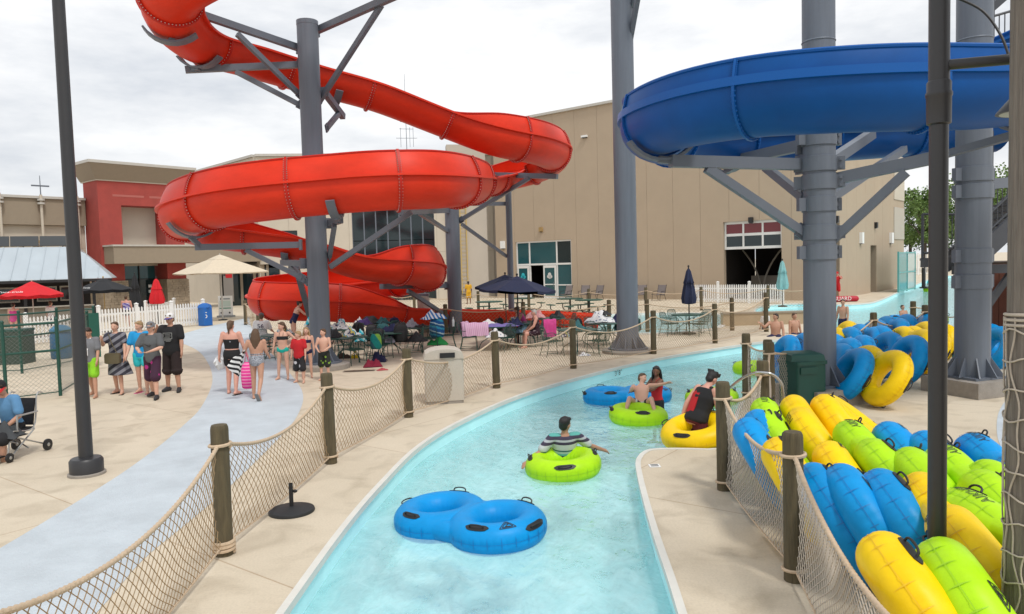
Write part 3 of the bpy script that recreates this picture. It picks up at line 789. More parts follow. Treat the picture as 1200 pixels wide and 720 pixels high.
RED = [(420, -70, 18.6, .6, 0), (330, -62, 17.6, .65, 0), (245, -38, 17.0, .65, 0), (200, -8, 17.4, .6, 0), (206, 22, 18.4, .5, 0), (236, 46, 19.8, .3, 0), (292, 63, 21.4, .1, 0), (362, 84, 22.6, 0, 0), (440, 105, 23.4, 0, 0), (520, 136, 24.2, 0, 0),
       (580, 159, 24.8, 0, .55), (628, 170, 26.0, 0, .66), (648, 181, 28.0, 0, .66), (628, 195, 29.9, 0, .6), (592, 204, 29.6, 0, .3), (561, 211, 26.8, .05, 0), (550, 214, 22.6, .5, 0), (515, 214.5, 19.7, .68, 0), (460, 215, 18.9, .68, 0), (400, 219, 18.9, .68, 0),
       (300, 229, 18.9, .68, 0), (238, 241, 19.8, .68, 0), (215, 253, 21.4, .66, 0), (242, 265, 23.0, .5, 0), (300, 273, 23.5, .2, 0), (360, 283, 23.6, 0, 0), (415, 302, 24.2, 0, 0), (455, 309, 25.0, 0, .45), (490, 313, 26.3, 0, .68), (500, 320, 28.0, 0, .68),
       (478, 326, 29.6, 0, .5), (430, 331, 30.6, 0, .4), (370, 338, 31.0, 0, .6), (322, 346, 30.4, 0, .68), (311, 352, 29.0, 0, .68), (340, 355, 28.0, 0, .68), (400, 357, 28.2, 0, .68), (440, 360, 29.0, 0, .35), (480, 363, 30.2, 0, 0), (560, 365, 31.6, 0, 0), (640, 367, 32.2, 0, 0), (702, 370, 32.4, 0, 0)]
red_slide, red_fr = slide('red_water_slide', 'red fibreglass water slide winding down round grey columns', RED, 0.67, M_red, M_redf)
BLUE = [(1330, 72, 12.4, .28, 0), (1230, 92, 11.5, .32, 0), (1150, 101, 11.0, .36, 0), (1060, 102.5, 10.8, .38, 0), (970, 105.5, 10.9, .38, 0), (880, 113, 11.4, .38, 0), (805, 128, 12.4, .38, 0), (765, 146, 14.0, .38, 0), (785, 159, 15.7, .4, 0), (850, 164, 17.0, .3, 0), (930, 162, 17.7, .2, 0), (1010, 157, 18.2, .2, 0), (1090, 152, 18.6, .2, 0), (1170, 150, 19, .2, 0)]
blue_slide, blue_fr = slide('blue_water_slide', 'big blue fibreglass slide curling round the grey column at right', BLUE, 0.62, M_blue, M_bluef, joint_every=12, lip=(0.055, 0.13), wk=3.2)
BLUE2 = [(1100, 88, 17.5, .25, 0), (1150, 63, 17.0, .25, 0), (1200, 42, 16.6, .25, 0), (1270, 12, 16.2, .25, 0)]
slide('blue_water_slide', 'upper run of blue slide rising behind the wooden pole at the right edge', BLUE2, 0.5, M_blue, M_bluef, joint_every=12)

# ---------------------------------------------------------------- columns and their arms
def column(px, py, rad, top_z, label, footing=0.0, gussets=True, sq=False):
    g0 = G(px, py); t = thing('steel_column', label, 'column', g0, group='slide support columns')
    fz = footing
    if footing:
        if sq: MB().box(g0 + Z * fz / 2, (1.25, 1.25, fz), R(20)).build('footing', M_conc, t, smooth=False)
        else: MB().lathe([(.78, 0), (.78, fz - .03), (.74, fz)], 28, g0).build('footing', M_conc, t)
    MB().lathe([(rad, fz + .005), (rad, top_z - .12), (rad * 1.02, top_z - .115), (rad * 1.02, top_z)], 32, g0).build('shaft', M_steel2, t)
    if gussets:
        MB().lathe([(rad + .28, fz + .001), (rad + .28, fz + .045)], 4 if sq else 28, g0, M=Matrix.Rotation(R(65), 3, 'Z')).build('base_plate', M_steel, t, smooth=False)
        for k in range(10):
            a = 2 * PI * k / 10; d = Vector((math.cos(a), math.sin(a), 0)); n = Vector((-d.y, d.x, 0)) * .012
            p0 = g0 + d * (rad - .01) + Z * (fz + .047); p1 = g0 + d * (rad + .24) + Z * (fz + .047); p2 = g0 + d * (rad + .20) + Z * (fz + .10); p3 = g0 + d * (rad - .01) + Z * (fz + .42)
            MB().add([q - n for q in (p0, p1, p2, p3)] + [q + n for q in (p0, p1, p2, p3)], [(0, 1, 2, 3), (7, 6, 5, 4), (0, 4, 5, 1), (1, 5, 6, 2), (2, 6, 7, 3), (3, 7, 4, 0)]).build('gusset', M_steel, t, smooth=False)
    return t, g0
def collar(t, g0, z, rad, ang=0.0):
    c = MB().lathe([(rad + .001, -.14), (rad + .022, -.135), (rad + .022, .135), (rad + .001, .14)], 32, g0 + Z * z).build('clamp_collar', M_steel2, t)
    for s in (-1, 1):
        d = Vector((math.cos(ang), math.sin(ang), 0)) * s
        MB().box(g0 + Z * z + d * (rad + .08), (.15, .10, .24), ang).build('clamp_lug', M_steel, c, smooth=False)
        for q in (-.07, .07): MB().box(g0 + Z * (z + q) + d * (rad + .08) - Vector((-d.y, d.x, 0)) * .065, (.05, .04, .05), ang).build('clamp_bolt', M_steel, c, smooth=False)
def arm(t, a, b, strut=None, wd=.15, ht=.17, plate=True):
    MB().beam(a, b, wd, ht).build('arm', M_steel, t, smooth=False)
    dr = (Vector(b) - Vector(a)).normalized()
    if plate: MB().beam(Vector(a) - dr * .02, Vector(a) + dr * .05, wd * 1.7, ht * 1.7).build('arm_plate', M_steel, t, smooth=False)
    if strut:
        s = MB().beam(strut[0], strut[1], wd * .75, ht * .75).build('strut', M_steel, t, smooth=False)
        d2 = (Vector(strut[1]) - Vector(strut[0])).normalized()
        MB().beam(Vector(strut[0]) - d2 * .1, Vector(strut[0]) + d2 * .12, .04, ht * 1.3).build('strut_lug', M_steel, s, smooth=False)
def saddle(t, fr, p, Rr):
    """curved cradle plate under the trough nearest to p, with a stem down to the arm"""
    f = min(fr, key=lambda q: (q[0] - Z * Rr - Vector(p)).length)
    rings = []
    for k in range(3, 12):
        a = PI + PI * k / 14; d = f[1] * math.cos(a) + f[2] * math.sin(a)
        i0, i1 = f[0] + d * (Rr + .08), f[0] + d * (Rr + .13); w_ = f[3] * .11
        rings.append([i0 - w_, i0 + w_, i1 + w_, i1 - w_])
    MB().loft(rings).build('saddle', M_steel, t)
    b_ = f[0] - f[2] * (Rr + .10)
    if (b_ - Vector(p)).length > .12: MB().beam(b_, p, .12, .12).build('saddle_stem', M_steel, t, smooth=False)

rad = .285
c1, g1 = column(380, 433, rad, 0, 'grey steel column in the bikini girl and boys group beside red slide', .16) if False else (None, None)
gz = G(375, 431)
c1, g1 = column(377, 432, rad, ZD(361, 25, *G(377, 432)[:2]), 'grey steel column with branching arms carrying the left loops of the red slide', .16)
d1_ = g1.y
def Dc(px, py, dd=0.0): return D(px, py, d1_ + dd)
for a, b, s0, s1, e, e2 in (((352, 57), (220, 12), (352, 112), (278, 40), -2.6, -1.6), ((351, 76), (217, 82), (353, 124), (276, 84), -1.0, -.6), ((369, 37), (470, -8), (373, 121), (447, 6), -2.3, -1.7),
                            ((353, 287), (229, 290), (354, 326), (288, 293), -.4, -.2), ((386, 262), (399, 258), (386, 301), (392, 264), -1.3, -1.0), ((380, 108), (402, 137), (383, 150), (398, 132), 1.5, 1.2), ((357, 309), (331, 308), (359, 330), (340, 312), 1.6, 1.3)):
    arm(c1, Dc(*a, 0), Dc(*b, e), (Dc(*s0, 0), Dc(*s1, e2)))
    saddle(c1, red_fr, Dc(*b, e) + (Dc(*a) - Dc(*b, e)).normalized() * .15, .67)
MB().beam(Dc(387, 313, 0), Dc(482, 249, -.5), .12, .14).build('strut', M_steel, c1, smooth=False)
MB().beam(Dc(347, 313, 2.0), Dc(364, 375, 4.5), .16, .16).build('prop', M_steel2, c1, smooth=False)
c3, g3 = column(534, 391, rad, ZD(528, 182, *G(534, 391)[:2]), 'grey steel column behind the patio bags below the red slide loops', 0)
d3 = g3.y
def D3(px, py, dd=0.0): return D(px, py, d3 + dd)
for a, b, s0, s1, e, e2 in (((540, 204), (653, 207), (540, 258), (620, 209), -2.4, -1.8), ((526, 247), (470, 248), (526, 272), (492, 250), -9.5, -5.0), ((525, 335), (447, 336), (526, 372), (478, 341), -4.2, -2.6)):
    arm(c3, D3(*a), D3(*b, e), (D3(*s0), D3(*s1, e2)), .17, .19)
c4, g4 = column(600, 386, .13, ZD(598, 225, *G(600, 386)[:2]), 'slim grey column right of the blue umbrella under the red slide', 0, False)
MB().beam(D(543, 239, d3), D(594, 239, g4.y), .14, .16).build('arm', M_steel, c4, smooth=False)
MB().beam(D(541, 263, d3), D(594, 301, g4.y), .12, .12).build('strut', M_steel, c4, smooth=False)
c2, g2 = column(736, 413, .325, 14.5, 'tallest grey steel column rising out of the frame beside the patio tables', .10)
arm(c2, D(733, 20, g2.y), D(757, -22, g2.y - 1.5), (D(733, 78, g2.y), D(748, -6, g2.y - 1.2)), .17, .19)
# pedestals under the low return of the red slide
for px, py, d in ((446, 352, 31.5), (496, 350, 31.5)):
    p = D(px, py, d); pd = thing('slide_pedestal', 'round concrete pedestal under the low red slide, %s' % ('left one' if px == 446 else 'right one'), 'pedestal', Vector((p.x, p.y, 0)))
    MB().lathe([(.26, 0), (.26, p.z), (.22, p.z + .1)], 20, Vector((p.x, p.y, 0))).build('pedestal_shaft', M_conc, pd)
    MB().box(Vector((p.x, p.y, p.z + .16)), (.5, .3, .1)).build('bearing_plate', M_steel, pd, smooth=False)
# the two columns of the blue slide
c5, g5 = column(961, 470, .29, 14.0, 'grey column with bolted collars in the middle of the blue slide loop', .30, sq=True)
c6, g6 = column(1139, 460, .31, 14.0, 'grey column on a square footing right of the tube pile', .30, sq=True)
for py in (163, 193, 214, 240, 273, 296): collar(c5, g5, ZD(954, py, g5.x, g5.y), .29, R(12) if py in (163, 240, 296) else R(-20))
for py in (205, 225, 300, 330): collar(c6, g6, ZD(1136, py, g6.x, g6.y), .31, R(15))
for g_, c_, z_ in ((g5, c5, ZD(954, 50, g5.x, g5.y)), (g6, c6, ZD(1136, 48, g6.x, g6.y))):
    MB().lathe([(.31 if g_ is g6 else .291, -.02), (.322 if g_ is g6 else .303, 0), (.31 if g_ is g6 else .291, .02)], 32, g_ + Z * z_, cap=False).build('weld_ring', M_steel2, c_)
def D5(px, py, dd=0.0): return D(px, py, g5.y + dd)
for a, b, s0, s1, e, e2 in (((940, 193), (786, 189), (940, 272), (828, 197), -.8, -.6), ((965, 213), (1105, 183), (966, 291), (1062, 202), -1.2, -.9), ((942, 170), (872, 186), (942, 232), (897, 196), 2.4, 1.5), ((958, 200), (1022, 157), (962, 240), (1060, 175), 3.2, 3.6)):
    arm(c5, D5(*a), D5(*b, e), (D5(*s0), D5(*s1, e2)), .17, .21)
    if e < 2: saddle(c5, blue_fr, D5(*b, e) + (D5(*a) - D5(*b, e)).normalized() * .2, .62)
saddle(c5, blue_fr, D5(872, 186, 2.4), .62)
arm(c6, D(1145, 217, g6.y), D(1210, 212, g6.y + .8), None, .2, .2)
# ================================================================ rope fences
def rope_pts(a, b, sag, n):
    return [a.lerp(b, i / n) - Z * (4 * sag * (i / n) * (1 - i / n)) for i in range(n + 1)]
def laid_rope(o, pts, r, turns):
    """three-strand rope: a lobed section turning along its length"""
    pts = [Vector(p) for p in pts]; N = len(pts); rings = []
    for i, p in enumerate(pts):
        t = (pts[min(i + 1, N - 1)] - pts[max(i - 1, 0)]).normalized(); x = t.cross(Z)
        x = x.normalized() if x.length > .05 else Vector((1, 0, 0)); y = x.cross(t); ph = turns * 2 * PI * i / N
        rings.append([p + (x * math.cos(2 * PI * q / 9) + y * math.sin(2 * PI * q / 9)) * r * (1 + .2 * math.cos(3 * (2 * PI * q / 9) - ph)) for q in range(9)])
    return o.loft(rings)
def wrap(o, c, r, rr, turns=1, dz=.03, n=14):
    k = int(n * turns)
    o.tube([c + Vector((math.cos(2 * PI * i / n) * (r + rr * .7), math.sin(2 * PI * i / n) * (r + rr * .7), dz * i / n)) for i in range(k + 1)], rr, 6)
def rope_fence(label, posts, near=99, cell=.056, sag=.13, mnet=None, nonet=(), closed=False, group='rope net fences', pr=.085, hts={}, tilt=0.0):
    """posts: ground points; each post, rope and net a part of its own"""
    pts = [Vector(p) for p in posts]
    root = thing('rope_fence', label, 'fence', pts[0], group=group)
    rn = random.Random(len(posts) * 31 + int(pts[0].x * 10))
    tops = []
    for i, p in enumerate(pts):
        h = hts.get(i, 1.28) * rn.uniform(.985, 1.015); d = p.length; tl = Vector((rn.uniform(-.012, .012), rn.uniform(-.012, .012), 1))
        n = 20 if d < 14 else 12; sh = Matrix(((1, 0, tl.x), (0, 1, tl.y), (0, 0, 1)))
        q = MB().lathe([(pr * 1.01, 0), (pr, .3), (pr * .985, h - .05), (pr * .95, h - .025), (pr * .84, h - .004), (.01, h)], n, p, M=sh).build('post', M_wood, root, ang=50)
        rz = h - .20; tops.append(p + sh @ Vector((0, 0, rz)))
        o = MB(); wrap(o, tops[-1] - Z * .02, pr, .017, 1.15 if d > 7 else 1.1); o.build('rope_wrap', M_rope, q)
        o = MB(); wrap(o, p + Z * .085, pr, .015, 1.1); o.build('rope_wrap', M_rope, q)
    for i in range(len(pts) - 1):
        a, b = tops[i], tops[i + 1]; L_ = (b - a).length; d = min(pts[i].length, pts[i + 1].length)
        t = (b - a).normalized(); off = Vector((-t.y, t.x, 0)).normalized() * 0.0
        a2, b2 = a + t * pr * .9, b - t * pr * .9
        sg = sag * min(1.6, L_ / 2.3); n = 10
        o = MB()
        if d < 13: laid_rope(o, rope_pts(a2, b2, sg, int(L_ / .018)), .0185, L_ / .055)
        else: o.tube(rope_pts(a2, b2, sg, 14), .019, 6)
        o.build('top_rope', M_rope, root)
        la, lb = pts[i] + t * pr * .9 + Z * .10, pts[i + 1] - t * pr * .9 + Z * .10
        o = MB(); o.tube(rope_pts(la, lb, .035, 10), .010, 5); o.build('bottom_rope', M_rope, root)
        if i in nonet: continue
        nu = max(6, int(L_ / cell)); nv = max(7, int(1.0 / cell))
        nrm = Vector((t.y, -t.x, 0)).normalized(); A_, B_, ph = rn.uniform(.02, .07), rn.uniform(-.02, .05), rn.uniform(0, 6)
        def node(u, v):
            # gathered towards the posts, slack between them
            tp = a2.lerp(b2, u) - Z * (4 * sg * u * (1 - u)); bt = la.lerp(lb, u) - Z * (.14 * u * (1 - u))
            uu = u + .05 * math.sin(2 * PI * v + ph) * u * (1 - u) + .02 * math.sin(9 * u + 5 * v + ph) * u * (1 - u)
            p = bt.lerp(tp, v); pu = (la.lerp(lb, uu) - la.lerp(lb, u))
            pin = math.sin(PI * v) * (.16 * (math.exp(-u * 9) - math.exp(-(1 - u) * 9)))   # edge sags away from the post
            return p + pu + t * pin + nrm * ((A_ * math.sin(PI * u) + B_ * math.sin(3 * PI * u)) * math.sin(PI * v)) - Z * .03 * math.sin(PI * u * 3 + ph) * v * (1 - v) * 4 * .4
        o = MB(); r_ = .0040 if d < 12 else .0038 if d < 22 else .0042
        for s in (1, -1):
            for k in range(-nv, nu + nv + 1, 1):
                if (k % 2): continue
                ln = []
                for j in range(nv + 1):
                    ii = k + s * j if s > 0 else k - j + nv - nv
                    ii = k + s * j
                    if 0 <= ii <= nu: ln.append(node(ii / nu, j / nv))
                if len(ln) > 1: o.tube(ln, r_, 3, cap=False)
        if d < 12:
            for j in range(nv + 1):
                for ii in range(nu + 1):
                    if (ii + j) % 2 == 0: o.ball(node(ii / nu, j / nv), .0072, 4, 3)
        tag(o.build('net', (mnet or M_net), root), kind='stuff')
    return root
fl = [G(-14, 985)] + [G(*p) for p in ((263, 650), (388, 543), (479, 489), (582, 455), (672, 432), (766, 415), (838, 402.5), (898, 389))]
rope_fence('long rope net fence along the left bank of the river', fl, sag=.17, hts={8: 1.45})
rope_fence('rope net fence on the island in front of the stacked tubes', [Vector((1.74, 2.7, 0)), G(931, 680), G(849, 574), G(896, 528), G(903, 486), G(1024, 425), G(1084, 410), G(1150, 400)], sag=.18, mnet=M_netw, cell=.048, nonet=(6,))
rope_fence('short rope net bay beside the green bin at the river steps', [G(875, 466), G(903, 484) + Vector((.02, .18, 0))], sag=.10, mnet=M_netw)
rope_fence('single rope post pair behind the blue tube pile', [G(1070, 401), G(1096, 398)], sag=.1, nonet=(0,))
rope_fence('rope net fence in front of the low red slide', [G(*p) for p in ((288, 381), (303, 386), (370, 389), (435, 392), (523, 394), (614, 392), (714, 390), (759, 389), (858, 387.5))], sag=.12, cell=.085)
rope_fence('far rope net fence beyond the red slide run-out', [G(*p) for p in ((457, 369), (486, 369), (561, 368), (620, 367), (690, 365), (757, 364.5), (822, 364), (900, 362), (960, 361))], sag=.14, cell=.10)

# extra coils of rope at the foot of the nearest post
o = MB(); p = G(263, 650)
wrap(o, p + Z * .03, .085, .017, 3.1, .036)
tag(o.build('rope_coil', M_rope), 'rope coiled three times round the foot of the nearest left post', 'rope')
# ---------------------------------------------------------------- hand rail at the river steps
M_ss = mat('stainless steel', (0.55, 0.55, 0.54), 0.22, metal=1.0)
hr = thing('hand_rail', 'curved stainless hand rail at the river steps beside the green bin', 'rail', G(917, 500))
pts = catmull([D(826, 480, 12.6), D(842, 467, 12.0), D(866, 446, 11.2), D(884, 437.5, 10.7), D(902, 438, 10.5), D(914, 447, 10.6), D(917.5, 462, 10.7), D(918, 515, 10.8)], 6)
MB().tube(pts, .021, 10).build('rail_tube', M_ss, hr)
MB().lathe([(.05, 0), (.05, .012)], 12, Vector((pts[-1][0], pts[-1][1], 0.002))).build('floor_flange', M_ss, hr)

# ---------------------------------------------------------------- bins
M_bin = mat('beige pebble bin', (0.52, 0.47, 0.40), 0.8, var=0.12, vscale=60, bump=0.4, bscale=80)
M_gbin = mat('dark green bin', (0.006, 0.065, 0.050), 0.5, var=0.1, vscale=4)
def rbox(o, c, sx, sy, z0, z1, rz=0, r=.05, n=4):
    ring = []
    for cx, cy, a0 in ((sx - r, sy - r, 0), (-sx + r, sy - r, 90), (-sx + r, -sy + r, 180), (sx - r, -sy + r, 270)):
        for k in range(n + 1):
            a = R(a0 + 90 * k / n); x, y = cx + r * math.cos(a), cy + r * math.sin(a)
            ring.append((x * math.cos(rz) - y * math.sin(rz), x * math.sin(rz) + y * math.cos(rz)))
    return o.loft([[(c[0] + x, c[1] + y, z) for x, y in ring] for z in (z0, z1)])
gb = G(521, 470); tb = thing('litter_bin', 'square beige litter bin with domed lid behind the net fence', 'bin', gb)
rbox(MB(), gb, .37, .35, .0, .06, R(8), .06).build('plinth', M_conc, tb)
rbox(MB(), gb, .385, .36, .06, .90, R(8), .05).build('body', M_bin, tb)
for s_ in (-.09, ):
    rbox(MB(), gb + Vector((s_, -.362, 0)), .004, .004, .1, .88, R(8), .001, 1).build('seam', M_conc, tb)
lid = MB(); rings = []
for k in range(9):
    a = PI * k / 8; rings.append([(gb.x + math.cos(a) * -.40 * math.cos(R(8)) - y_ * math.sin(R(8)), gb.y + math.cos(a) * -.40 * math.sin(R(8)) + y_ * math.cos(R(8)), .90 + .20 * math.sin(a) ** .6) for y_ in (-.375, .375)] )
lid.loft([[r_[0], r_[1], (r_[1][0], r_[1][1], .90), (r_[0][0], r_[0][1], .90)] for r_ in rings])
lid.build('lid', M_bin, tb)
rbox(MB(), gb + Vector((.12, -.386, 0)), .15, .006, .93, 1.03, R(8), .004).build('opening', M_black, tb)
gg = G(940, 476); gr = thing('litter_bin', 'dark green square litter bin beside the blue slide column', 'bin', gg)
rbox(MB(), gg, .30, .30, .02, .80, R(14), .05).build('body', M_gbin, gr)
rbox(MB(), gg, .325, .325, .80, .86, R(14), .06).build('rim', M_gbin, gr)
MB().loft([[(gg.x + x * k, gg.y + y * k, z) for x, y in ((.31, .31), (-.31, .31), (-.31, -.31), (.31, -.31))] for k, z in ((1.0, .862), (.93, .97), (.8, 1.0))]).build('lid', M_gbin, gr)
MB().box(gg + Vector((.0, -.335, .70)), (.34, .02, .12), R(14)).build('door_handle', M_gbin, gr)
for k, (px, py) in enumerate(((73, 420),)):
    bp_ = G(px, py); bt = thing('barrel', 'blue plastic recycling barrel behind the green chain link fence', 'barrel', bp_)
    MB().lathe([(.30, 0), (.33, .05), (.34, .4), (.33, .8), (.28, .9)], 20, bp_).build('drum', mat('blue drum', (.03, .14, .28), .5), bt)
    MB().lathe([(.345, .9), (.34, .98), (.2, 1.1), (.02, 1.14)], 20, bp_).build('lid', mat('blue drum lid', (.05, .2, .34), .5), bt)
bb = G(241, 382); bt = thing('recycling_bin', 'blue recycling bin at the end of the white picket fence', 'bin', bb)
rbox(MB(), bb, .27, .25, .02, .95, R(-30), .05).build('body', mat('blue bin', (.01, .12, .42), .5), bt)
MB().loft([[(bb.x + x * k, bb.y + y * k, z) for x, y in ((.29, .25), (-.29, .25), (-.29, -.25), (.29, -.25))] for k, z in ((1.0, .953), (.8, 1.1), (.3, 1.18))]).build('lid', mat('blue bin', (.01, .12, .42), .5), bt)
ov = MB(); ov.add(on_plane(TXT['five'][0], bb + Vector((.16, -.30, .55)), Vector((.87, -.2, 0)).normalized(), (0, 0, 1)), TXT['five'][1]); ov.build('lettering', M_white, bt, smooth=False)

# ---------------------------------------------------------------- light poles and the netted timber pole
p = G(102, 556); lp = thing('light_pole', 'tall dark bronze light pole on a round base beside the path', 'light pole', p)
MB().lathe([(.24, 0), (.24, .03), (.21, .04)], 28, p).build('grout_pad', M_conc, lp)
MB().lathe([(.215, .04), (.215, .20), (.19, .235), (.11, .25)], 28, p).build('base_cover', M_dark, lp)
MB().lathe([(.092, .235), (.070, 9.5)], 24, p).build('shaft', M_dark, lp)
MB().box(p + Z * 9.6, (.5, .3, .16)).build('lamp_head', M_dark, lp, smooth=False)
p = Vector((2.70, 4.75, 0)); rp = thing('light_pole', 'slim black light pole rising through the front tube pile', 'light pole', p)
zc0, zc1 = ZD(1105, 147, p.x, p.y), ZD(1107, 95, p.x, p.y)
MB().lathe([(.055, .0), (.055, zc0 + .01)], 24, p).build('lower_shaft', M_dark, rp)
MB().lathe([(.055, zc0), (.070, zc0 + .01), (.071, zc0 + .17), (.076, zc0 + .18), (.076, zc0 + .20), (.070, zc0 + .21), (.070, zc1 - .01), (.064, zc1)], 24, p).build('sleeve', M_dark, rp)
MB().lathe([(.060, zc1 - .01), (.058, 7.5)], 24, p).build('upper_shaft', M_dark, rp)
za = ZD(1107, 77, p.x, p.y); tip = D(1192, 69, 4.5)
MB().tube([Vector((p.x, p.y, za)), tip], .032, 12).build('arm', M_dark, rp)
MB().lathe([(.02, 0), (.035, -.02), (.035, -.06)], 12, tip + Z * .08).build('arm_knuckle', M_dark, rp)
bell = D(1204, 132, 4.35)
MB().lathe([(.16, 0), (.157, .009), (.105, .07), (.06, .12), (.056, .20), (.035, .22), (.0, .222)], 28, bell).build('lamp_shade', M_dark, rp)
MB().lathe([(.0, -.004), (.14, -.002), (.14, .006)], 24, bell).build('lamp_lens', mat('frosted lens', (.5, .5, .48), .4), rp)
MB().tube(catmull([D(1112, -6, 4.75), D(1150, 12, 4.7), D(1172, 40, 4.6), D(1183, 68, 4.55)], 8), .008, 8).build('cable', M_black, rp)
M_pole = mat('weathered grey timber', (0.19, 0.165, 0.14), 0.9, var=0.42, vscale=4.5, bump=0.7, bscale=10, stretch=(9, 9, 0.5))
wp = Vector((3.0, 4.25, 0)); wr_ = .165
tp_ = thing('timber_pole', 'grey weathered timber pole wrapped in rope netting at the right edge', 'pole', wp)
MB().lathe([(wr_, 0), (wr_ * .985, 2), (wr_ * .95, 6.5)], 40, wp).build('shaft', M_pole, tp_)
o = MB(); zt = ZD(1190, 372, wp.x, wp.y)
for k in range(13):
    o.tube([wp + Vector((math.cos(2 * PI * k / 13 + .16 * math.sin(z_ * 7 + k * 2.1) + .08 * math.sin(z_ * 17 + k)) * (wr_ + .009), math.sin(2 * PI * k / 13 + .16 * math.sin(z_ * 7 + k * 2.1) + .08 * math.sin(z_ * 17 + k)) * (wr_ + .009), z_)) for z_ in [zt * q / 60 for q in range(61)]], .0048, 4, cap=False)
for k in range(15):
    o.tube([wp + Vector((math.cos(a_) * (wr_ + .012), math.sin(a_) * (wr_ + .012), zt * (k + .4) / 15 + .02 * math.sin(2 * a_ + k) + .012 * math.sin(5 * a_ + k * 3))) for a_ in [2 * PI * q / 30 for q in range(30)]], .0055, 5, closed=True)
tag(o.build('net', M_netw, tp_), kind='stuff')
o = MB(); wrap(o, wp + Z * (zt - .06), wr_, .009, 3.2, .03, 24); o.build('rope_band', M_netw, tp_)
MB().ball(wp + Vector((-.10, -.13, ZD(1190, 283, wp.x, wp.y))), (.022, .012, .03)).build('knot', M_wood, tp_)

# ---------------------------------------------------------------- stair tower at the right edge
M_stair = mat('stair steel darkened for shade', (.060, .066, .078), .5, var=.1)  # grey steel darkened: the shade on the stairs is put into the colour
st = thing('stair_tower', 'grey steel stair tower with railings behind the right column', 'stairs', D(1150, 420, 19))
def bm_(a, b, w_, h_, name='beam', mt=M_stair): return MB().beam(a, b, w_, h_).build(name, mt, st, smooth=False)
S0, S1 = D(1135, 312, 18), D(1270, 186, 18)
bm_(S0, S1, .09, .42, 'stringer'); bm_(S0 + Vector((.2, 1.4, 0)), S1 + Vector((.2, 1.4, 0)), .09, .42, 'stringer')
for k in range(14):
    q = S0.lerp(S1, (k + .5) / 14) + Vector((.1, .7, .16)); MB().box(q, (.27, 1.28, .05)).build('tread', M_stair, st, smooth=False)
for z_, nm in ((1.02, 'hand_rail'), (.55, 'mid_rail'), (.16, 'toe_rail')):
    MB().tube([S0 + Z * (z_ + .2) + Vector((.0, .06, 0)), S1 + Z * (z_ + .2) + Vector((.0, .06, 0))], .025, 8).build(nm, M_stair, st)
for k in range(24):
    q = S0.lerp(S1, (k + .3) / 24) + Vector((0, .06, .2)); MB().tube([q + Z * .16, q + Z * 1.0], .012, 6).build('baluster', M_stair, st)
L0, L1 = D(1081, 308, 19.5), D(1150, 308, 19.5)
bm_(L0, L1, .2, .24, 'landing_edge'); MB().box((L0 + L1) / 2 + Vector((.1, .3, .1)), ((L1 - L0).length - .2, .4, .06)).build('landing', M_stair, st, smooth=False)
for z_ in (.15, 1.15): MB().tube([L0 + Z * (z_ + .1), L1 + Z * (z_ + .1)], .03, 8).build('rail', M_stair, st)
for k in range(9):
    q = L0.lerp(L1, k / 8); MB().tube([q + Z * .1, q + Z * 1.25], .035 if k in (0,) else .014, 6).build('baluster', M_stair, st)
P1 = D(1157, 360, 18.6)
MB().box(Vector((P1.x, P1.y, 5.5)), (.15, .15, 11)).build('post', M_stair, st, smooth=False)
for a, b in (((1150, 20), (1182, -8)), ):
    bm_(D(*a, 18.4), D(*b, 18.4), .14, .18, 'brace')
U0, U1 = D(1158, 21, 18.2), D(1230, 0, 18.2)
MB().tube([U0, U1], .03, 8).build('rail', M_stair, st)
for k in range(12):
    q = U0.lerp(U1, k / 11); MB().tube([q, q - Z * .95], .014, 6).build('baluster', M_stair, st)
bm_(U0 - Z * 1.0, U1 - Z * 1.0, .12, .25, 'landing_edge')
M_plank = mat('brown deck plank', (0.085, 0.055, 0.035), .8, var=.3, vscale=3, stretch=(1, 8, 1)); M_rbrown = mat('red brown boards', (.10, .030, .018), .8, var=.2)
a = D(1140, 318, 18.6); MB().box(a + Vector((1.8, .5, .03)), (4.0, .12, .22)).build('beam', M_stair, st, smooth=False)
for k in range(9): MB().box(Vector((a.x * (a.y + .9 + k * .3) / a.y + 2.1, a.y + .9 + k * .3, a.z + .17)), (4.0, .28, .05)).build('plank', M_plank, st, smooth=False)
a = D(1146, 392, 22.5)
for k in range(14): MB().box(Vector((a.x + .15 + k * .3, a.y, 1.2)), (.285, .06, 2.4)).build('board', M_rbrown, st, smooth=False)
bm_(D(1148, 372, 19.5), D(1186, 318, 19.5), .10, .16, 'brace'); bm_(D(1150, 338, 19.5), D(1162, 320, 19.5), .10, .14, 'brace')
rope_fence('low rope fence in the shade under the stair tower', [D(1148, 402, 17.6) * Vector((1, 1, 0)) if False else G(1149, 391), G(1168, 391), G(1215, 391)], pr=.035, sag=.05, cell=.1)

# ---------------------------------------------------------------- umbrella stand on the deck
p = G(342, 600); us = thing('umbrella_stand', 'empty black umbrella stand on the river side deck', 'umbrella stand', p)
MB().lathe([(.255, 0), (.258, .015), (.25, .035), (.20, .05), (.06, .062), (.035, .07)], 32, p).build('weight', mat('black resin', (.018, .020, .022), .55, var=.2, vscale=20), us)
MB().lathe([(.024, .06), (.024, .33), (.021, .33), (.021, .2)], 14, p).build('sleeve', M_black, us)
MB().ball(p + Vector((.045, 0, .24)), (.03, .012, .02)).build('knob', M_black, us)
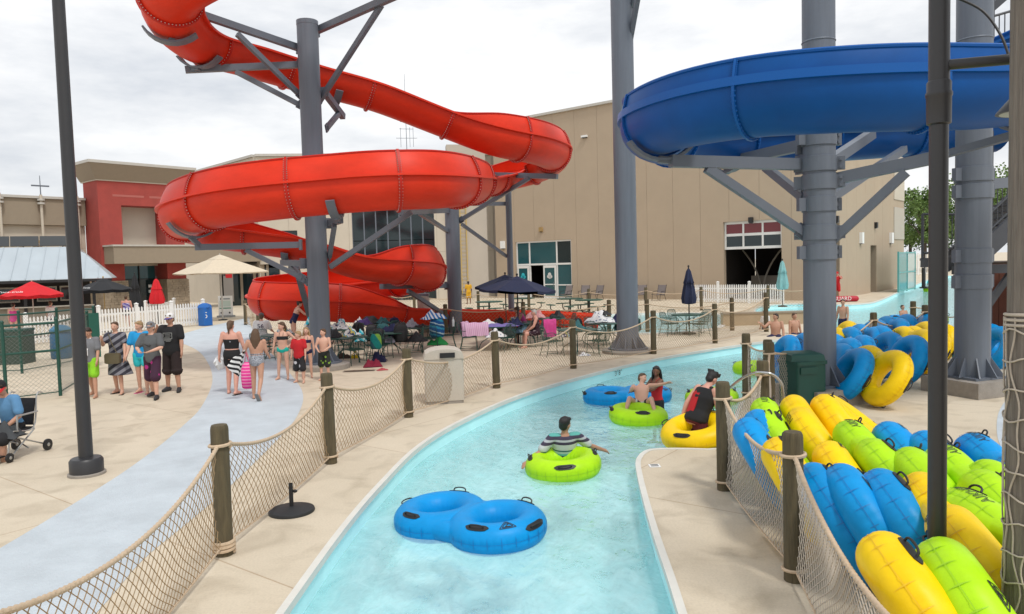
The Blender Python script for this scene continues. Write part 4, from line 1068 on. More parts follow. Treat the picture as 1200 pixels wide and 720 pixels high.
# ================================================================ inflatable tubes
def vinyl(name, c, dk):
    m = mat(name, c, 0.42, var=0.13, vscale=3.0, spec=0.24, bump=0.03, bscale=7)
    b = m.node_tree.nodes['Principled BSDF']
    return m
V_yel = vinyl('yellow vinyl', (0.90, 0.60, 0.002), None); V_blu = vinyl('blue vinyl', (0.0, 0.275, 0.66), None); V_lim = vinyl('lime vinyl', (0.42, 0.74, 0.008), None)
VS = {'yellow': mat('yellow weld', (.76, .47, .002), .5), 'blue': mat('blue weld', (0, .17, .48), .5), 'lime': mat('lime weld', (.31, .58, .006), .5)}
VC = {'yellow': V_yel, 'blue': V_blu, 'lime': V_lim}
M_hand = mat('black rubber', (.015, .015, .016), .5)
TR, Tr = .385, .172
def tsurf(cx, th, ph, off=0.0):
    r_ = Tr + off
    return Vector((cx + (TR + r_ * math.cos(ph)) * math.cos(th), (TR + r_ * math.cos(ph)) * math.sin(th), r_ * math.sin(ph)))
def torus(o, cx, nt_=150, np_=30, seam=True):
    rings = []
    for i in range(nt_):
        th = 2 * PI * i / nt_; ring = []
        for j in range(np_):
            ph = 2 * PI * j / np_; off = 0
            d = abs((ph + PI) % (2 * PI) - PI)          # angle from the outer seam
            di = abs(ph - PI)                           # angle from the inner seam
            cre = (i % 6) / 6.0; cre = min(cre, 1 - cre)
            if seam:
                off -= .006 * math.exp(-(d / .12) ** 2) + .0075 * math.exp(-(cre / .10) ** 2) * math.exp(-(d / .42) ** 2)
                off -= .009 * math.exp(-(cre / .12) ** 2) * math.exp(-(di / .8) ** 2)
            off += .003 * math.sin(3 * th + 1) * math.cos(ph)
            ring.append(tsurf(cx, th, ph, off))
        rings.append(ring)
    return o.loft(rings, True, False)
def add_handle(root, cx, th, ph, along=True):
    n = 9; pad = MB(); rings = []
    for i in range(n):                                   # oval pad hugging the vinyl
        u = -1 + 2 * i / (n - 1); w_ = .075 * math.sqrt(max(.02, 1 - u ** 4)) / Tr
        ring = [tsurf(cx, th + u * .115 / TR, ph + v * w_, .004 + (.004 if abs(v) < .9 else 0)) for v in (-.5, -.25, 0, .25, .5)]
        ring += [tsurf(cx, th + u * .115 / TR, ph + v * w_, -.004) for v in (.5, 0, -.5)]
        rings.append(ring)
    pad.loft(rings); h = pad.build('handle', M_hand, root, world=False)
    lp_ = MB(); pts = []
    for k in range(9):
        a = PI * k / 8; pts.append(tsurf(cx, th + math.cos(a) * .068 / TR, ph, .006 + .042 * math.sin(a) ** .55))
    lp_.tube(pts, .0085, 6); lp_.build('grip', M_hand, h, world=False)
def on_tube(o, vs, fs, cx, th0, ph0, rot=0.0, off=.003):
    """lay flat lettering on the vinyl"""
    P = []
    for v in vs:
        x, y = v.x * math.cos(rot) - v.y * math.sin(rot), v.x * math.sin(rot) + v.y * math.cos(rot)
        P.append(tsurf(cx, th0 + x / (TR + Tr * math.cos(ph0)), ph0 + y / Tr, off + max(v.z, 0) * .5))
    o.add(P, fs)
def triangle_mark():
    o = MB()
    for k, s in enumerate((.085, .055, .028)):
        tri = [Vector((math.cos(R(90 + 120 * q)) * s * 1.15, math.sin(R(90 + 120 * q)) * s, 0)) for q in range(3)]
        for q in range(3):
            a, b = tri[q], tri[(q + 1) % 3]; t = (b - a).normalized(); nn = Vector((-t.y, t.x, 0)) * .0045
            for e_ in range(4):
                p0, p1 = a.lerp(b, e_ / 4), a.lerp(b, (e_ + 1) / 4); o.add([p0 - nn, p1 - nn, p1 + nn, p0 + nn], [(0, 1, 2, 3)])
        if k == 1: break
    z = [(-.025, .02), (.025, .02), (-.025, -.02), (.025, -.02)]
    for a, b in zip(z[:-1], z[1:]):
        a, b = Vector((*a, 0)), Vector((*b, 0)); t = (b - a).normalized(); nn = Vector((-t.y, t.x, 0)) * .0045
        o.add([a - nn, b - nn, b + nn, a + nn], [(0, 1, 2, 3)])
    return o
TRI = triangle_mark()
def proto(double):
    root = thing('double_tube' if double else 'single_tube', 'x', 'inner tube')
    o = MB()
    if double:
        torus(o, -.415); torus(o, .415)
        for y_ in (-1, 1): o.caps((-.13, y_ * .355, 0), (.13, y_ * .355, 0), .118, .118, 16)
    else: torus(o, 0)
    body = o.build('body', V_blu, root, world=False, ang=180)
    if double: unite(body, .0125, 5, .5)
    sm = MB()
    for cx in ((-.415, .415) if double else (0,)):
        ths = [R(q) for q in range(0, 360, 4)]
        if double: ths = [t_ for t_ in ths if (math.cos(t_) * (1 if cx > 0 else -1)) > -.50]
        for t_ in ths:
            t2 = t_ + R(4.2); sm.add([tsurf(cx, t_, -.016, .0005), tsurf(cx, t2, -.016, .0005), tsurf(cx, t2, .016, .0005), tsurf(cx, t_, .016, .0005)], [(0, 1, 2, 3)])
        for t_ in ths[::4]:
            for a_, b2 in ((-.42, -.2), (-.2, 0), (0, .2), (.2, .42)):
                w0, w1 = (.010 * (1 - abs(a_) / .45), .010 * (1 - abs(b2) / .45)); sm.add([tsurf(cx, t_ - w0, a_, .0012), tsurf(cx, t_ + w0, a_, .0012), tsurf(cx, t_ + w1, b2, .0012), tsurf(cx, t_ - w1, b2, .0012)], [(0, 1, 2, 3)])
    tag(sm.build('welded_seam', V_blu, root, smooth=True, world=False), kind='stuff')
    spots = ((-.415, R(100), R(62)), (-.415, R(-95), R(62)), (-.415, R(180), R(35)), (.415, R(78), R(62)), (.415, R(-80), R(62)), (.415, 0, R(35))) if double else ((0, R(20), R(60)), (0, R(200), R(60)), (0, R(110), R(40)))
    for s in spots: add_handle(root, *s)
    mk = MB()
    on_tube(mk, [Vector(v) for v in TRI.v], TRI.f, spots[-1][0], R(-38) if double else R(-45), R(70), 0)
    mk.build('printed_emblem', M_black, root, smooth=False, world=False)
    if double:
        mk = MB(); on_tube(mk, TXT['tube'][0], TXT['tube'][1], .415, R(90), R(30), PI)
        mk.build('printed_lettering', M_black, root, smooth=False, world=False)
    return root
DBL, SGL = proto(True), proto(False)
flush()
for q in (DBL, SGL):
    remember(q)
    for c_ in q.children:
        if c_.name.startswith(('body', 'welded')): c_.material_slots[0].link = 'OBJECT'
USED = {'d': False, 's': False}
def tube_at(kind, colour, label, M3, loc, group=None):
    src = DBL if kind == 'd' else SGL
    if not USED[kind]: r_ = src; USED[kind] = True
    else: r_ = copy_tree(src)
    r_.location = loc; r_.rotation_euler = M3.to_euler()
    tag(r_, label, 'inner tube')
    if group: r_['group'] = group
    elif 'group' in r_: del r_['group']
    for c_ in (r_.children if r_ is not src else KIDS[src.name]):
        if c_.name.startswith('body'): c_.material_slots[0].material = VC[colour]
        if c_.name.startswith('welded'): c_.material_slots[0].material = VS[colour]
    return r_
def basis(lx, ly):
    lx = Vector(lx).normalized(); ly = Vector(ly); ly = (ly - lx * ly.dot(lx)).normalized(); lz = lx.cross(ly)
    return Matrix((lx, ly, lz)).transposed()
RO = TR + Tr
def standing(kind, colour, px, py, label, yaw=0.0, lean=22, zt=1.08, group='tubes stacked beside the island fence', side=-1, along=None, far=True, flip=False):
    """tube on edge: px,py is the crown of its farther lobe; it leans over to one side"""
    rn = random.Random(px * 7 + py)
    top = G(px, py, zt); yaw += rn.uniform(-3, 3); lean += rn.uniform(-3, 3)
    lx = Vector((math.sin(R(yaw)), math.cos(R(yaw)), 0)) if along is None else Vector(along).normalized()
    sd_ = Vector((lx.y, -lx.x, 0)) * side                   # the side it leans to
    ly = Z * math.cos(R(lean)) + sd_ * math.sin(R(lean))
    c = top - ly * RO
    if kind == 'd': c -= lx * (.415 if far else 0)
    lx2 = -lx if flip else lx
    roll = Matrix.Rotation(R(rn.uniform(0, 360)), 3, 'Z') if kind == 's' else Matrix.Identity(3)
    return tube_at(kind, colour, label, basis(lx2, ly) @ roll, c, group)
FP = [('d', 'lime', 887, 468, 'lime double tube leaning on the net behind the second rope post'), ('s', 'blue', 880, 483, 'blue tube pressed against the net beside the lime double tube'),
      ('s', 'blue', 868, 492, 'blue tube seen through the net right of the island post'), ('d', 'yellow', 921, 466, 'yellow double tube with printed lettering, farthest row beside green bin'),
      ('s', 'yellow', 958, 465, 'yellow tube standing on edge just in front of the green bin and column'), ('d', 'lime', 987, 496, 'pale lime double tube in the middle of the front pile'),
      ('s', 'yellow', 903, 516, 'yellow tube bulging against the net left of the near rope post'), ('s', 'blue', 1033, 498, 'blue tube on edge behind the lime ones, mid pile'),
      ('s', 'blue', 977, 549, 'blue tube right of the near rope post top'), ('s', 'blue', 1022, 555, 'blue tube between the near blue and yellow tubes'),
      ('d', 'yellow', 1067, 560, 'yellow double tube left of the black light pole'), ('s', 'lime', 1056, 529, 'lime tube on edge left of the light pole, behind yellow double'),
      ('s', 'blue', 1077, 509, 'small looking blue tube behind the lime tubes left of the pole'), ('d', 'lime', 1098, 525, 'lime double tube behind the black light pole'),
      ('d', 'lime', 1124, 580, 'long lime double tube right of the black light pole'), ('d', 'blue', 1132, 512, 'blue double tube at the right end of the front pile'),
      ('s', 'yellow', 1022, 634, 'nearest yellow tube pressed against the net at the bottom'), ('s', 'lime', 1092, 640, 'nearest lime tube at the bottom right, beside the nearest yellow one')]
for k, (kd, cl, x, y, lb) in enumerate(FP):
    standing(kd, cl, x, y, lb, yaw=13 if k < 14 or k > 15 else (-4, 9)[k - 14], lean=32, zt=1.0, flip=(k in (3, 10)))
standing('s', 'yellow', 962, 521, 'yellow tube in the gap right of the net, behind the near blue tubes', yaw=13, lean=32, zt=.95)
standing('s', 'blue', 944, 548, 'blue tube low behind the near rope post', yaw=13, lean=32, zt=.95)
standing('s', 'lime', 1150, 545, 'lime tube between the long lime double and the blue end tube', yaw=8, lean=32, zt=1.0)
c = G(1000, 500, .55); tube_at('s', 'yellow', 'yellow tube slumped low behind the pale lime double tube', basis((.2, 1, .1), (-.8, .1, .6)), c, 'tubes stacked beside the island fence')
# the second pile by the columns: doubles on their long edges, leaning back to the right
AL = (.03, 1, 0)
def mid(colour, px, py, lab, z=.5, lean=27, al=AL, kind='d'):
    rn = random.Random(px + py * 3); ctr = G(px, py, z)
    a = Vector(al).normalized(); a = Matrix.Rotation(R(rn.uniform(-7, 7)), 3, 'Z') @ a
    sd_ = Vector((a.y, -a.x, 0)); l_ = R(lean + rn.uniform(-5, 5)); ly = Z * math.cos(l_) + sd_ * math.sin(l_)
    ctr.z = RO * math.cos(l_) + Tr * math.sin(l_) * .55
    tube_at(kind, colour, lab, basis(a, ly), ctr, 'tubes piled by the slide columns')
mid('yellow', 1023, 441, 'yellow double tube at the front of the pile between the columns')
mid('blue', 986, 437, 'blue double tube leaning beside the column footing', lean=30)
mid('blue', 1049, 422, 'large blue double tube directly behind the front yellow one')
mid('yellow', 1075, 411, 'yellow double tube at the right of the middle pile, nearer one')
mid('yellow', 1089, 405, 'yellow double tube half hidden by the black light pole')
mid('yellow', 1062, 412, 'yellow double tube between the large blue one and other yellows', lean=30)
for k, (cl, x, y, lb) in enumerate((('blue', 978, 424, 'blue tube right of the column, behind leaning blue double'), ('blue', 990, 411, 'blue tube in the second row of the middle pile, left'), ('blue', 1004, 424, 'blue tube peeping above the front yellow double'),
        ('blue', 1008, 407, 'blue tube in the middle of the back rows'), ('blue', 1026, 410, 'blue tube touching the large blue double'), ('blue', 1020, 398, 'blue tube in the back row left of the rope post'), ('blue', 1040, 396, 'blue tube at the back under the rope post'),
        ('blue', 1057, 392, 'blue tube at the back right of the rope post'), ('yellow', 988, 402, 'small yellow crown at the back left of the pile'), ('yellow', 972, 409, 'yellow tube edge just right of the column'), ('blue', 1084, 391, 'blue tube in the last row near the light pole'), ('lime', 1094, 386, 'lime tube in the last row near the light pole'))):
    mid(cl, x, y, lb, kind='d' if k in (0, 3, 6, 10) else 's', lean=28)
mid('blue', 918, 424, 'blue tube left of the column behind the green bin', kind='s'); mid('blue', 938, 420, 'blue tube partly hidden by the column, behind the green bin', kind='s')
mid('blue', 1152, 409, 'blue double tube leaning right of the footing under stairs', lean=30, al=(-.1, 1, 0)); mid('blue', 1166, 404, 'second blue double tube under the stairs', lean=34, al=(-.1, 1, 0))
# floating tubes
def float_(kind, colour, px, py, yaw, lab, z=WL + .10, tilt=(0, 0)):
    c = G(px, py, z); M3 = (Matrix.Rotation(R(yaw), 3, 'Z') @ Matrix.Rotation(R(tilt[0]), 3, 'X') @ Matrix.Rotation(R(tilt[1]), 3, 'Y'))
    return tube_at(kind, colour, lab, M3, c, 'tubes afloat on the river')
float_('d', 'blue', 549, 611, -36, 'empty blue double tube floating in the foreground', tilt=(2, -2))
tA = float_('s', 'lime', 660, 545, 160, 'lime tube under the man in the striped shirt', tilt=(-2, 3))
tB = float_('d', 'blue', 735, 464, 4, 'blue double tube beside the girl in the red swimsuit')
tC = float_('s', 'lime', 748, 487, 70, 'lime tube with the boy lying across it', tilt=(4, 0))
tE = float_('s', 'lime', 834, 466, 150, 'lime tube drifting behind the swimmer in the black vest', tilt=(0, 2))
float_('s', 'lime', 884, 432, 30, 'lime tube half hidden by the rope posts at the river bend')
float_('s', 'blue', 1057, 374, 10, 'blue tube far up the river with a swimmer'); float_('s', 'lime', 1091, 340, 50, 'lime tube farthest up the river')
cY = D(817, 506, 11.45); tube_at('s', 'yellow', 'yellow tube held at the waist of the swimmer in black vest', Matrix.Rotation(R(8), 3, 'X') @ Matrix.Rotation(R(-12), 3, 'Y') @ Matrix.Rotation(R(30), 3, 'Z'), cY, 'tubes afloat on the river')
# ================================================================ people
SK = {'fair': mat('fair skin', (.62, .36, .26), .55, var=.06, vscale=9), 'tan': mat('tanned skin', (.50, .27, .18), .55, var=.06, vscale=9), 'brown': mat('brown skin', (.17, .075, .042), .5, var=.06, vscale=9), 'olive': mat('olive skin', (.42, .22, .14), .55, var=.06, vscale=9), 'pink': mat('sun pink skin', (.64, .33, .25), .55, var=.08, vscale=7)}
HR = {'black': mat('black hair', (.008, .007, .007), .45, bump=.4, bscale=60, stretch=(4, 4, .6)), 'dark': mat('dark brown hair', (.030, .017, .010), .5, bump=.4, bscale=60, stretch=(4, 4, .6)), 'brown': mat('brown hair', (.10, .055, .028), .5, var=.2, vscale=20, bump=.4, bscale=60, stretch=(4, 4, .6)), 'blond': mat('blond hair', (.36, .24, .12), .5, var=.2, vscale=20, bump=.4, bscale=60, stretch=(4, 4, .6)), 'grey': mat('grey hair', (.45, .42, .40), .6)}
def cl(name, c, **k): return mat(name, c, .85, var=.10, vscale=9, bump=.25, bscale=14, **k)
M_eye = mat('eye', (.02, .014, .01), .2); M_lip = mat('lips', (.42, .14, .11), .5)
def dirv(f, a, side):   # swing forward f, away from the body a
    f, a = R(f), R(a); return Vector((side * math.sin(a), math.sin(f) * math.cos(a), -math.cos(f) * math.cos(a)))
def person(label, loc, face, H=1.7, skin='fair', hair=('brown', 'short'), cap=None, lean=0, side=0, twist=0, arms=None, legs=None, head=(0, 0), pelvis=None, wear=(), girth=1.0, vox=.015, hat=None, shoes=None, wet=False, group='visitors at the water park'):
    """one continuous body; clothing, hair and shoes are its children. face: heading in degrees, 0 = away from the camera, 180 = towards it"""
    k = H / 1.72; g_ = girth
    arms = arms or [(5, 10, 12, 4), (5, 10, 12, 4)]; legs = legs or [(0, 3, 0, 2), (0, 3, 0, 2)]
    TL, SL, UA, FA = .44 * k, .43 * k, .285 * k, .25 * k
    hips = {}; joints = {}
    foot_h = .075 * k
    low = 9
    for s, lg in ((-1, legs[0]), (1, legs[1])):
        hp = Vector((s * .092 * k, 0, 0)); kn = hp + dirv(lg[0], lg[1], s) * TL; an = kn + dirv(lg[2], lg[3], s) * SL
        joints[s] = [hp, kn, an]; low = min(low, an.z)
    pz = pelvis if pelvis is not None else -low + foot_h
    for s in joints: joints[s] = [p + Z * pz for p in joints[s]]
    PV = Vector((0, 0, pz))
    T = Matrix.Rotation(R(-lean), 3, 'X') @ Matrix.Rotation(R(side), 3, 'Y') @ Matrix.Rotation(R(twist), 3, 'Z')
    def tp(x, y, z): return PV + T @ Vector((x * k, y * k, z * k))
    arm = {}
    for s, a in ((-1, arms[0]), (1, arms[1])):
        sh = tp(s * .185 * (1 + .35 * (g_ - 1)), 0, .49); el = sh + T @ dirv(a[0], a[1], s) * UA; wr = el + T @ dirv(a[2], a[3], s) * FA
        arm[s] = [sh, el, wr]
    # torso rings: (height above the hips, half width, half depth, forward shift)
    TS = [(-.11, .12, .095, -.01), (-.03, .165, .118, -.012), (.05, .162, .112, -.005), (.14, .140, .098, .008), (.24, .148, .104, .010), (.34, .168, .112, .004), (.42, .178, .105, -.004), (.48, .165, .085, -.012), (.515, .11, .066, -.014), (.545, .062, .058, -.010)]
    def torso(o, z0, z1, inf=0.0, nn=18, flare=0.0):
        zs = [t[0] for t in TS if z0 < t[0] < z1]; zs = [z0] + zs + [z1]; rings = []
        for z in zs:
            for i in range(len(TS) - 1):
                if TS[i][0] <= z <= TS[i + 1][0] or i == len(TS) - 2:
                    q = (z - TS[i][0]) / (TS[i + 1][0] - TS[i][0]); q = min(max(q, 0), 1); break
            rx, ry, sy = (TS[i][j] + (TS[i + 1][j] - TS[i][j]) * q for j in (1, 2, 3))
            gg_ = 1 + (g_ - 1) * (1 if z < .40 else .4)
            fl = 1 + flare * max(0, (.18 - z))
            rings.append([tp((rx * gg_ + inf / k) * fl * math.cos(2 * PI * q2 / nn), (ry * gg_ + inf / k) * fl * math.sin(2 * PI * q2 / nn) + sy, z) for q2 in range(nn)])
        o.loft(rings)
    def limb(o, pts, rs, inf=0.0, n=10):
        for i in range(len(pts) - 1): o.caps(pts[i], pts[i + 1], rs[i] + inf, rs[i + 1] + inf, n)
    ag = 1 + (g_ - 1) * .8
    o = MB(); torso(o, -.11, .545)
    for s in (-1, 1):
        hp, kn, an = joints[s]; md = hp.lerp(kn, .35); cf = kn.lerp(an, .32)
        hp2 = hp - Vector((0, .012 * k, 0))
        limb(o, [hp2, md, kn, cf, an], [.088 * k * ag, .080 * k * ag, .056 * k * ag, .054 * k * ag, .037 * k])
        lg = legs[0] if s < 0 else legs[1]
        ft = Vector((s * .25, 1, 0)).normalized() if not (len(lg) > 4) else T @ Vector((0, math.cos(R(lg[4])), math.sin(R(lg[4]))))
        if len(lg) > 4: ft = Vector((s * .15, math.cos(R(lg[4])), math.sin(R(lg[4])))).normalized()
        heel = an - ft * .045 * k - Z * .035 * k; ball = an + ft * .12 * k - Z * .040 * k; toe = an + ft * .165 * k - Z * .050 * k
        limb(o, [heel, ball, toe], [.036 * k, .036 * k, .024 * k]); limb(o, [an, ball], [.036 * k, .032 * k])
        sh, el, wr = arm[s]; up_ = sh.lerp(el, .4)
        limb(o, [sh, up_, el, el.lerp(wr, .3), wr], [.056 * k * ag, .050 * k * ag, .040 * k * ag, .041 * k * ag, .028 * k])
        # hand: palm, four fingers, thumb
        fd = (wr - el).normalized(); sd_ = (T @ Vector((0, 1, 0))); sd_ = sd_ - fd * sd_.dot(fd)
        sd_ = sd_.normalized() if sd_.length > .1 else fd.orthogonal().normalized(); nn_ = fd.cross(sd_)
        pc = wr + fd * .05 * k
        limb(o, [wr + sd_ * .012 * k, pc + sd_ * .022 * k + fd * .035 * k], [.024 * k, .022 * k]); limb(o, [wr - sd_ * .012 * k, pc - sd_ * .022 * k + fd * .03 * k], [.022 * k, .020 * k])
        for q, ln in ((-.030, .058), (-.010, .072), (.010, .076), (.030, .068)):
            b0 = pc + sd_ * q * k + fd * .04 * k; b1 = b0 + (fd + nn_ * -s * .35).normalized() * ln * .55 * k; b2 = b1 + (fd + nn_ * -s * .9).normalized() * ln * .5 * k
            limb(o, [b0, b1, b2], [.0098 * k, .0092 * k, .008 * k], n=6)
        t0 = wr + fd * .025 * k + sd_ * .024 * k; limb(o, [t0, t0 + (fd * .7 + sd_ * .8).normalized() * .04 * k, t0 + (fd + sd_ * .45).normalized() * .07 * k], [.013 * k, .011 * k, .009 * k], n=6)
    nk = tp(0, -.008, .53)
    HM = T @ Matrix.Rotation(R(head[0]), 3, 'Z') @ Matrix.Rotation(R(-head[1]), 3, 'X')
    hb = tp(0, .005, .60); ks = k * (1 if H > 1.45 else 1.12)
    def hd(x, y, z): return hb + HM @ Vector((x * ks, y * ks, z * ks))
    o.caps(nk, hd(0, .0, .02), .053 * k * ag, .050 * k, 12)
    o.ball(hd(0, .0, .105), (.076 * ks, .094 * ks, .098 * ks), 16, 12, M=HM)
    o.ball(hd(0, .028, .045), (.058 * ks, .062 * ks, .066 * ks), 14, 10, M=HM)
    o.caps(hd(0, .094, .085), hd(0, .108, .058), .010 * ks, .014 * ks, 8)
    for s in (-1, 1):
        o.ball(hd(s * .077, -.006, .075), (.010 * ks, .020 * ks, .030 * ks), 8, 6, M=HM)
        o.ball(hd(s * .036, .070, .058), (.022 * ks, .022 * ks, .022 * ks), 8, 6)
    root = tag(o.build('person', SK[skin]), label, 'person', group)
    rzr = R(face); root.location = loc; root.rotation_euler = (0, 0, rzr)
    unite(root, vox, 3, .45)
    def part(name, ob, mt, v=None, it=3, un=True):
        q = ob.build(name, mt, root, world=False, smooth=True)
        if un: unite(q, v or max(vox, .013), it, .5)
        return q
    # face
    e_ = MB()
    for s in (-1, 1): e_.ball(hd(s * .031, .086, .088), (.013 * ks, .008 * ks, .008 * ks), 8, 6, M=HM)
    part('eyes', e_, M_eye, un=False)
    e_ = MB(); e_.ball(hd(0, .088, .028), (.022 * ks, .008 * ks, .008 * ks), 8, 6, M=HM); part('mouth', e_, M_lip, un=False)
    # hair
    if hair:
        hc, sty = hair; o = MB()
        o.ball(hd(0, -.016, .122), (.083 * ks, .094 * ks, .092 * ks), 16, 12, M=HM); o.ball(hd(0, -.045, .07), (.074 * ks, .06 * ks, .07 * ks), 12, 10, M=HM)
        if sty in ('short', 'bun', 'tail', 'long'): o.caps(hd(-.05, .05, .172), hd(.05, .05, .172), .026 * ks, .026 * ks, 8)
        if sty == 'spiky':
            for q in range(14): o.caps(hd(-.06 + .12 * (q % 5) / 4, .06 - .05 * (q // 5), .17), hd(-.075 + .15 * (q % 5) / 4, .055 - .07 * (q // 5), .205), .026 * ks, .016 * ks, 6)
        if sty == 'bun': o.ball(hd(0, -.10, .15), .045 * ks); o.ball(hd(0, -.075, .10), .05 * ks)
        if sty == 'tail': o.caps(hd(0, -.09, .12), hd(0, -.125, .04), .030 * ks, .034 * ks); o.caps(hd(0, -.125, .04), hd(0, -.105, -.10), .034 * ks, .016 * ks)
        if sty == 'long':
            for q in range(9):
                a = PI * (1.08 + .84 * q / 8); x, y = math.cos(a) * .075, math.sin(a) * .075 - .01; jj = .012 * math.sin(q * 7.3)
                o.caps(hd(x, y, .10), hd(x * 1.25, y * 1.15 - .01, -.06), .034 * ks, .036 * ks, 8); o.caps(hd(x * 1.25, y * 1.15 - .01, -.06), hd(x * 1.35 + jj, y * 1.0 - .02, -.25 + jj * 3), .036 * ks, .020 * ks, 8)
        part('hair', o, HR[hc], v=max(vox, .012))
    if hat:
        o = MB(); o.lathe([(.090 * ks, .115 * ks), (.092 * ks, .15 * ks), (.086 * ks, .185 * ks), (.066 * ks, .212 * ks), (.03 * ks, .226 * ks), (.001, .228 * ks)], 20, hd(0, 0, 0) - HM @ Vector((0, .01 * ks, 0)), M=HM)
        ct = part('cap', o, hat[0], un=False)
        fb = hat[2] if len(hat) > 2 else 1
        o = MB(); rings = []
        for q in range(9):
            a = PI * (q / 8); rings.append([hd(math.cos(a) * .088, fb * (math.sin(a) * .085) - .005, .122), hd(math.cos(a) * .080, fb * (math.sin(a) * .165 + .015) - .005, .108 - .008 * math.sin(a)), hd(math.cos(a) * .080, fb * (math.sin(a) * .165 + .015) - .005, .114 - .008 * math.sin(a)), hd(math.cos(a) * .088, fb * (math.sin(a) * .085) - .005, .128)])
        o.loft(rings); o.build('brim', hat[1], ct, world=False)
    for wv in wear:
        kind, mt = wv[0], wv[1]; opt = wv[2] if len(wv) > 2 else {}
        o = MB()
        if kind in ('tee', 'tank', 'vest'):
            inf = opt.get('inf', .017); torso(o, opt.get('hem', -.07), .525 if kind == 'tee' else .50, inf)
            if kind == 'tee':
                for s in (-1, 1):
                    sh, el, wr = arm[s]; e2 = sh.lerp(el, opt.get('sleeve', .72)); limb(o, [tp(s * .10, -.01, .49), sh, e2], [.058 * k * ag, .062 * k * ag, .066 * k * ag], .012)
            else:
                for s in (-1, 1): limb(o, [tp(s * .105, 0, .44), tp(s * .10, -.01, .52)], [.052 * k, .030 * k], .012)
            part('shirt', o, mt)
        elif kind == 'shorts':
            torso(o, -.10, opt.get('waist', .06), .016)
            ln = opt.get('len', .85)
            for s in (-1, 1):
                hp, kn, an = joints[s]; e2 = hp.lerp(kn, ln) if ln <= 1 else kn.lerp(an, ln - 1); pts = [hp, hp.lerp(kn, .4), e2] if ln <= 1 else [hp, kn, e2]
                limb(o, pts, [.092 * k * ag, .088 * k * ag, opt.get('cuff', .084) * k * ag], .014)
            part('shorts', o, mt)
        elif kind == 'briefs':
            torso(o, -.115, opt.get('waist', .0), .006)
            for s in (-1, 1): hp, kn, an = joints[s]; limb(o, [hp, hp.lerp(kn, .10)], [.092 * k * ag, .086 * k * ag], .004)
            part('swimsuit_bottom', o, mt)
        elif kind == 'onepiece':
            torso(o, -.115, opt.get('top', .40), .007)
            for s in (-1, 1):
                hp, kn, an = joints[s]; limb(o, [hp, hp.lerp(kn, .08)], [.091 * k * ag, .086 * k * ag], .004)
                if opt.get('straps', True): o.tube([tp(s * .09, .105, .40), tp(s * .095, .07, .49), tp(s * .09, -.01, .545), tp(s * .08, -.10, .47), tp(s * .06, -.115, .40)], .011 * k, 6)
            part('swimsuit', o, mt)
        elif kind == 'bandeau':
            torso(o, opt.get('z0', .28), opt.get('z1', .40), .008); part('swimsuit_top', o, mt)
            o = MB()
            for s in (-1, 1): o.tube([tp(s * .06, .118, .40), tp(s * .06, .07, .49), tp(s * .02, -.04, .56)], .006 * k, 6)
            if opt.get('straps', True): part('strap', o, mt, un=False)
        elif kind == 'dress':
            torso(o, -.08, .525, .014)
            for s in (-1, 1):
                sh, el, wr = arm[s]; limb(o, [tp(s * .10, -.01, .49), sh, sh.lerp(el, .6)], [.058 * k, .060 * k, .062 * k], .012)
            rings = []
            for q in range(8):
                z = .06 - q * .075; w_ = .165 + .016 * q; rings.append([tp((w_ + .012 * math.sin(6 * a)) * math.cos(a) - .012 * q * (q > 2), (w_ * .85 + .012 * math.sin(5 * a)) * math.sin(a), z) for a in [2 * PI * i / 22 for i in range(22)]])
            o.loft(rings); part('dress', o, mt)
    if shoes:
        for s in (-1, 1):
            o = MB(); hp, kn, an = joints[s]; lg = legs[0] if s < 0 else legs[1]
            ft = Vector((s * .25, 1, 0)).normalized() if len(lg) < 5 else Vector((s * .15, math.cos(R(lg[4])), math.sin(R(lg[4])))).normalized()
            if shoes[0] == 'flip':
                upv = (Z - ft * ft.z).normalized(); o.beam(an - ft * .085 * k - upv * .082 * k, an + ft * .19 * k - upv * .082 * k, .09 * k, .02 * k, upv); part('sandal', o, shoes[1], un=False)
            else:
                heel = an - ft * .05 * k - Z * .035 * k; ball = an + ft * .12 * k - Z * .038 * k; toe = an + ft * .175 * k - Z * .043 * k
                limb(o, [heel, ball, toe], [.046 * k, .046 * k, .034 * k]); limb(o, [an + Z * .01 * k, ball], [.046 * k, .040 * k]); part('shoe', o, shoes[1])
    # helpers for things held: joints in world space
    Mw = Matrix.Translation(Vector(loc)) @ Matrix.Rotation(rzr, 4, 'Z')
    J = {'tp': lambda *a: Mw @ tp(*a), 'hand': {s: Mw @ (arm[s][2] + (arm[s][2] - arm[s][1]).normalized() * .08 * k) for s in arm}, 'head': lambda *a: Mw @ hd(*a), 'M': Mw, 'arm': {s: [Mw @ q for q in arm[s]] for s in arm}, 'leg': {s: [Mw @ q for q in joints[s]] for s in joints}, 'root': root, 'k': k, 'ltp': tp}
    return J
c_grey = cl('grey jersey', (.17, .175, .19)); c_lime = cl('lime shorts cloth', (.26, .62, .02)); c_black = cl('black cloth', (.012, .012, .014)); c_char = cl('charcoal cloth', (.10, .105, .11)); c_aqua = cl('bright blue cloth', (.01, .28, .60)); c_cyan = cl('cyan cloth', (.03, .55, .62)); c_red = cl('red cloth', (.50, .012, .018)); c_maroon = cl('maroon cloth', (.10, .010, .016)); c_white = cl('white cloth', (.74, .74, .73)); c_navy = cl('navy cloth', (.012, .014, .06)); c_plum = spotted('plum print', (.045, .012, .035), (.42, .02, .20), 5, .25); c_teal = cl('teal cloth', (.01, .42, .34)); c_blue = cl('faded blue cloth', (.10, .25, .45))
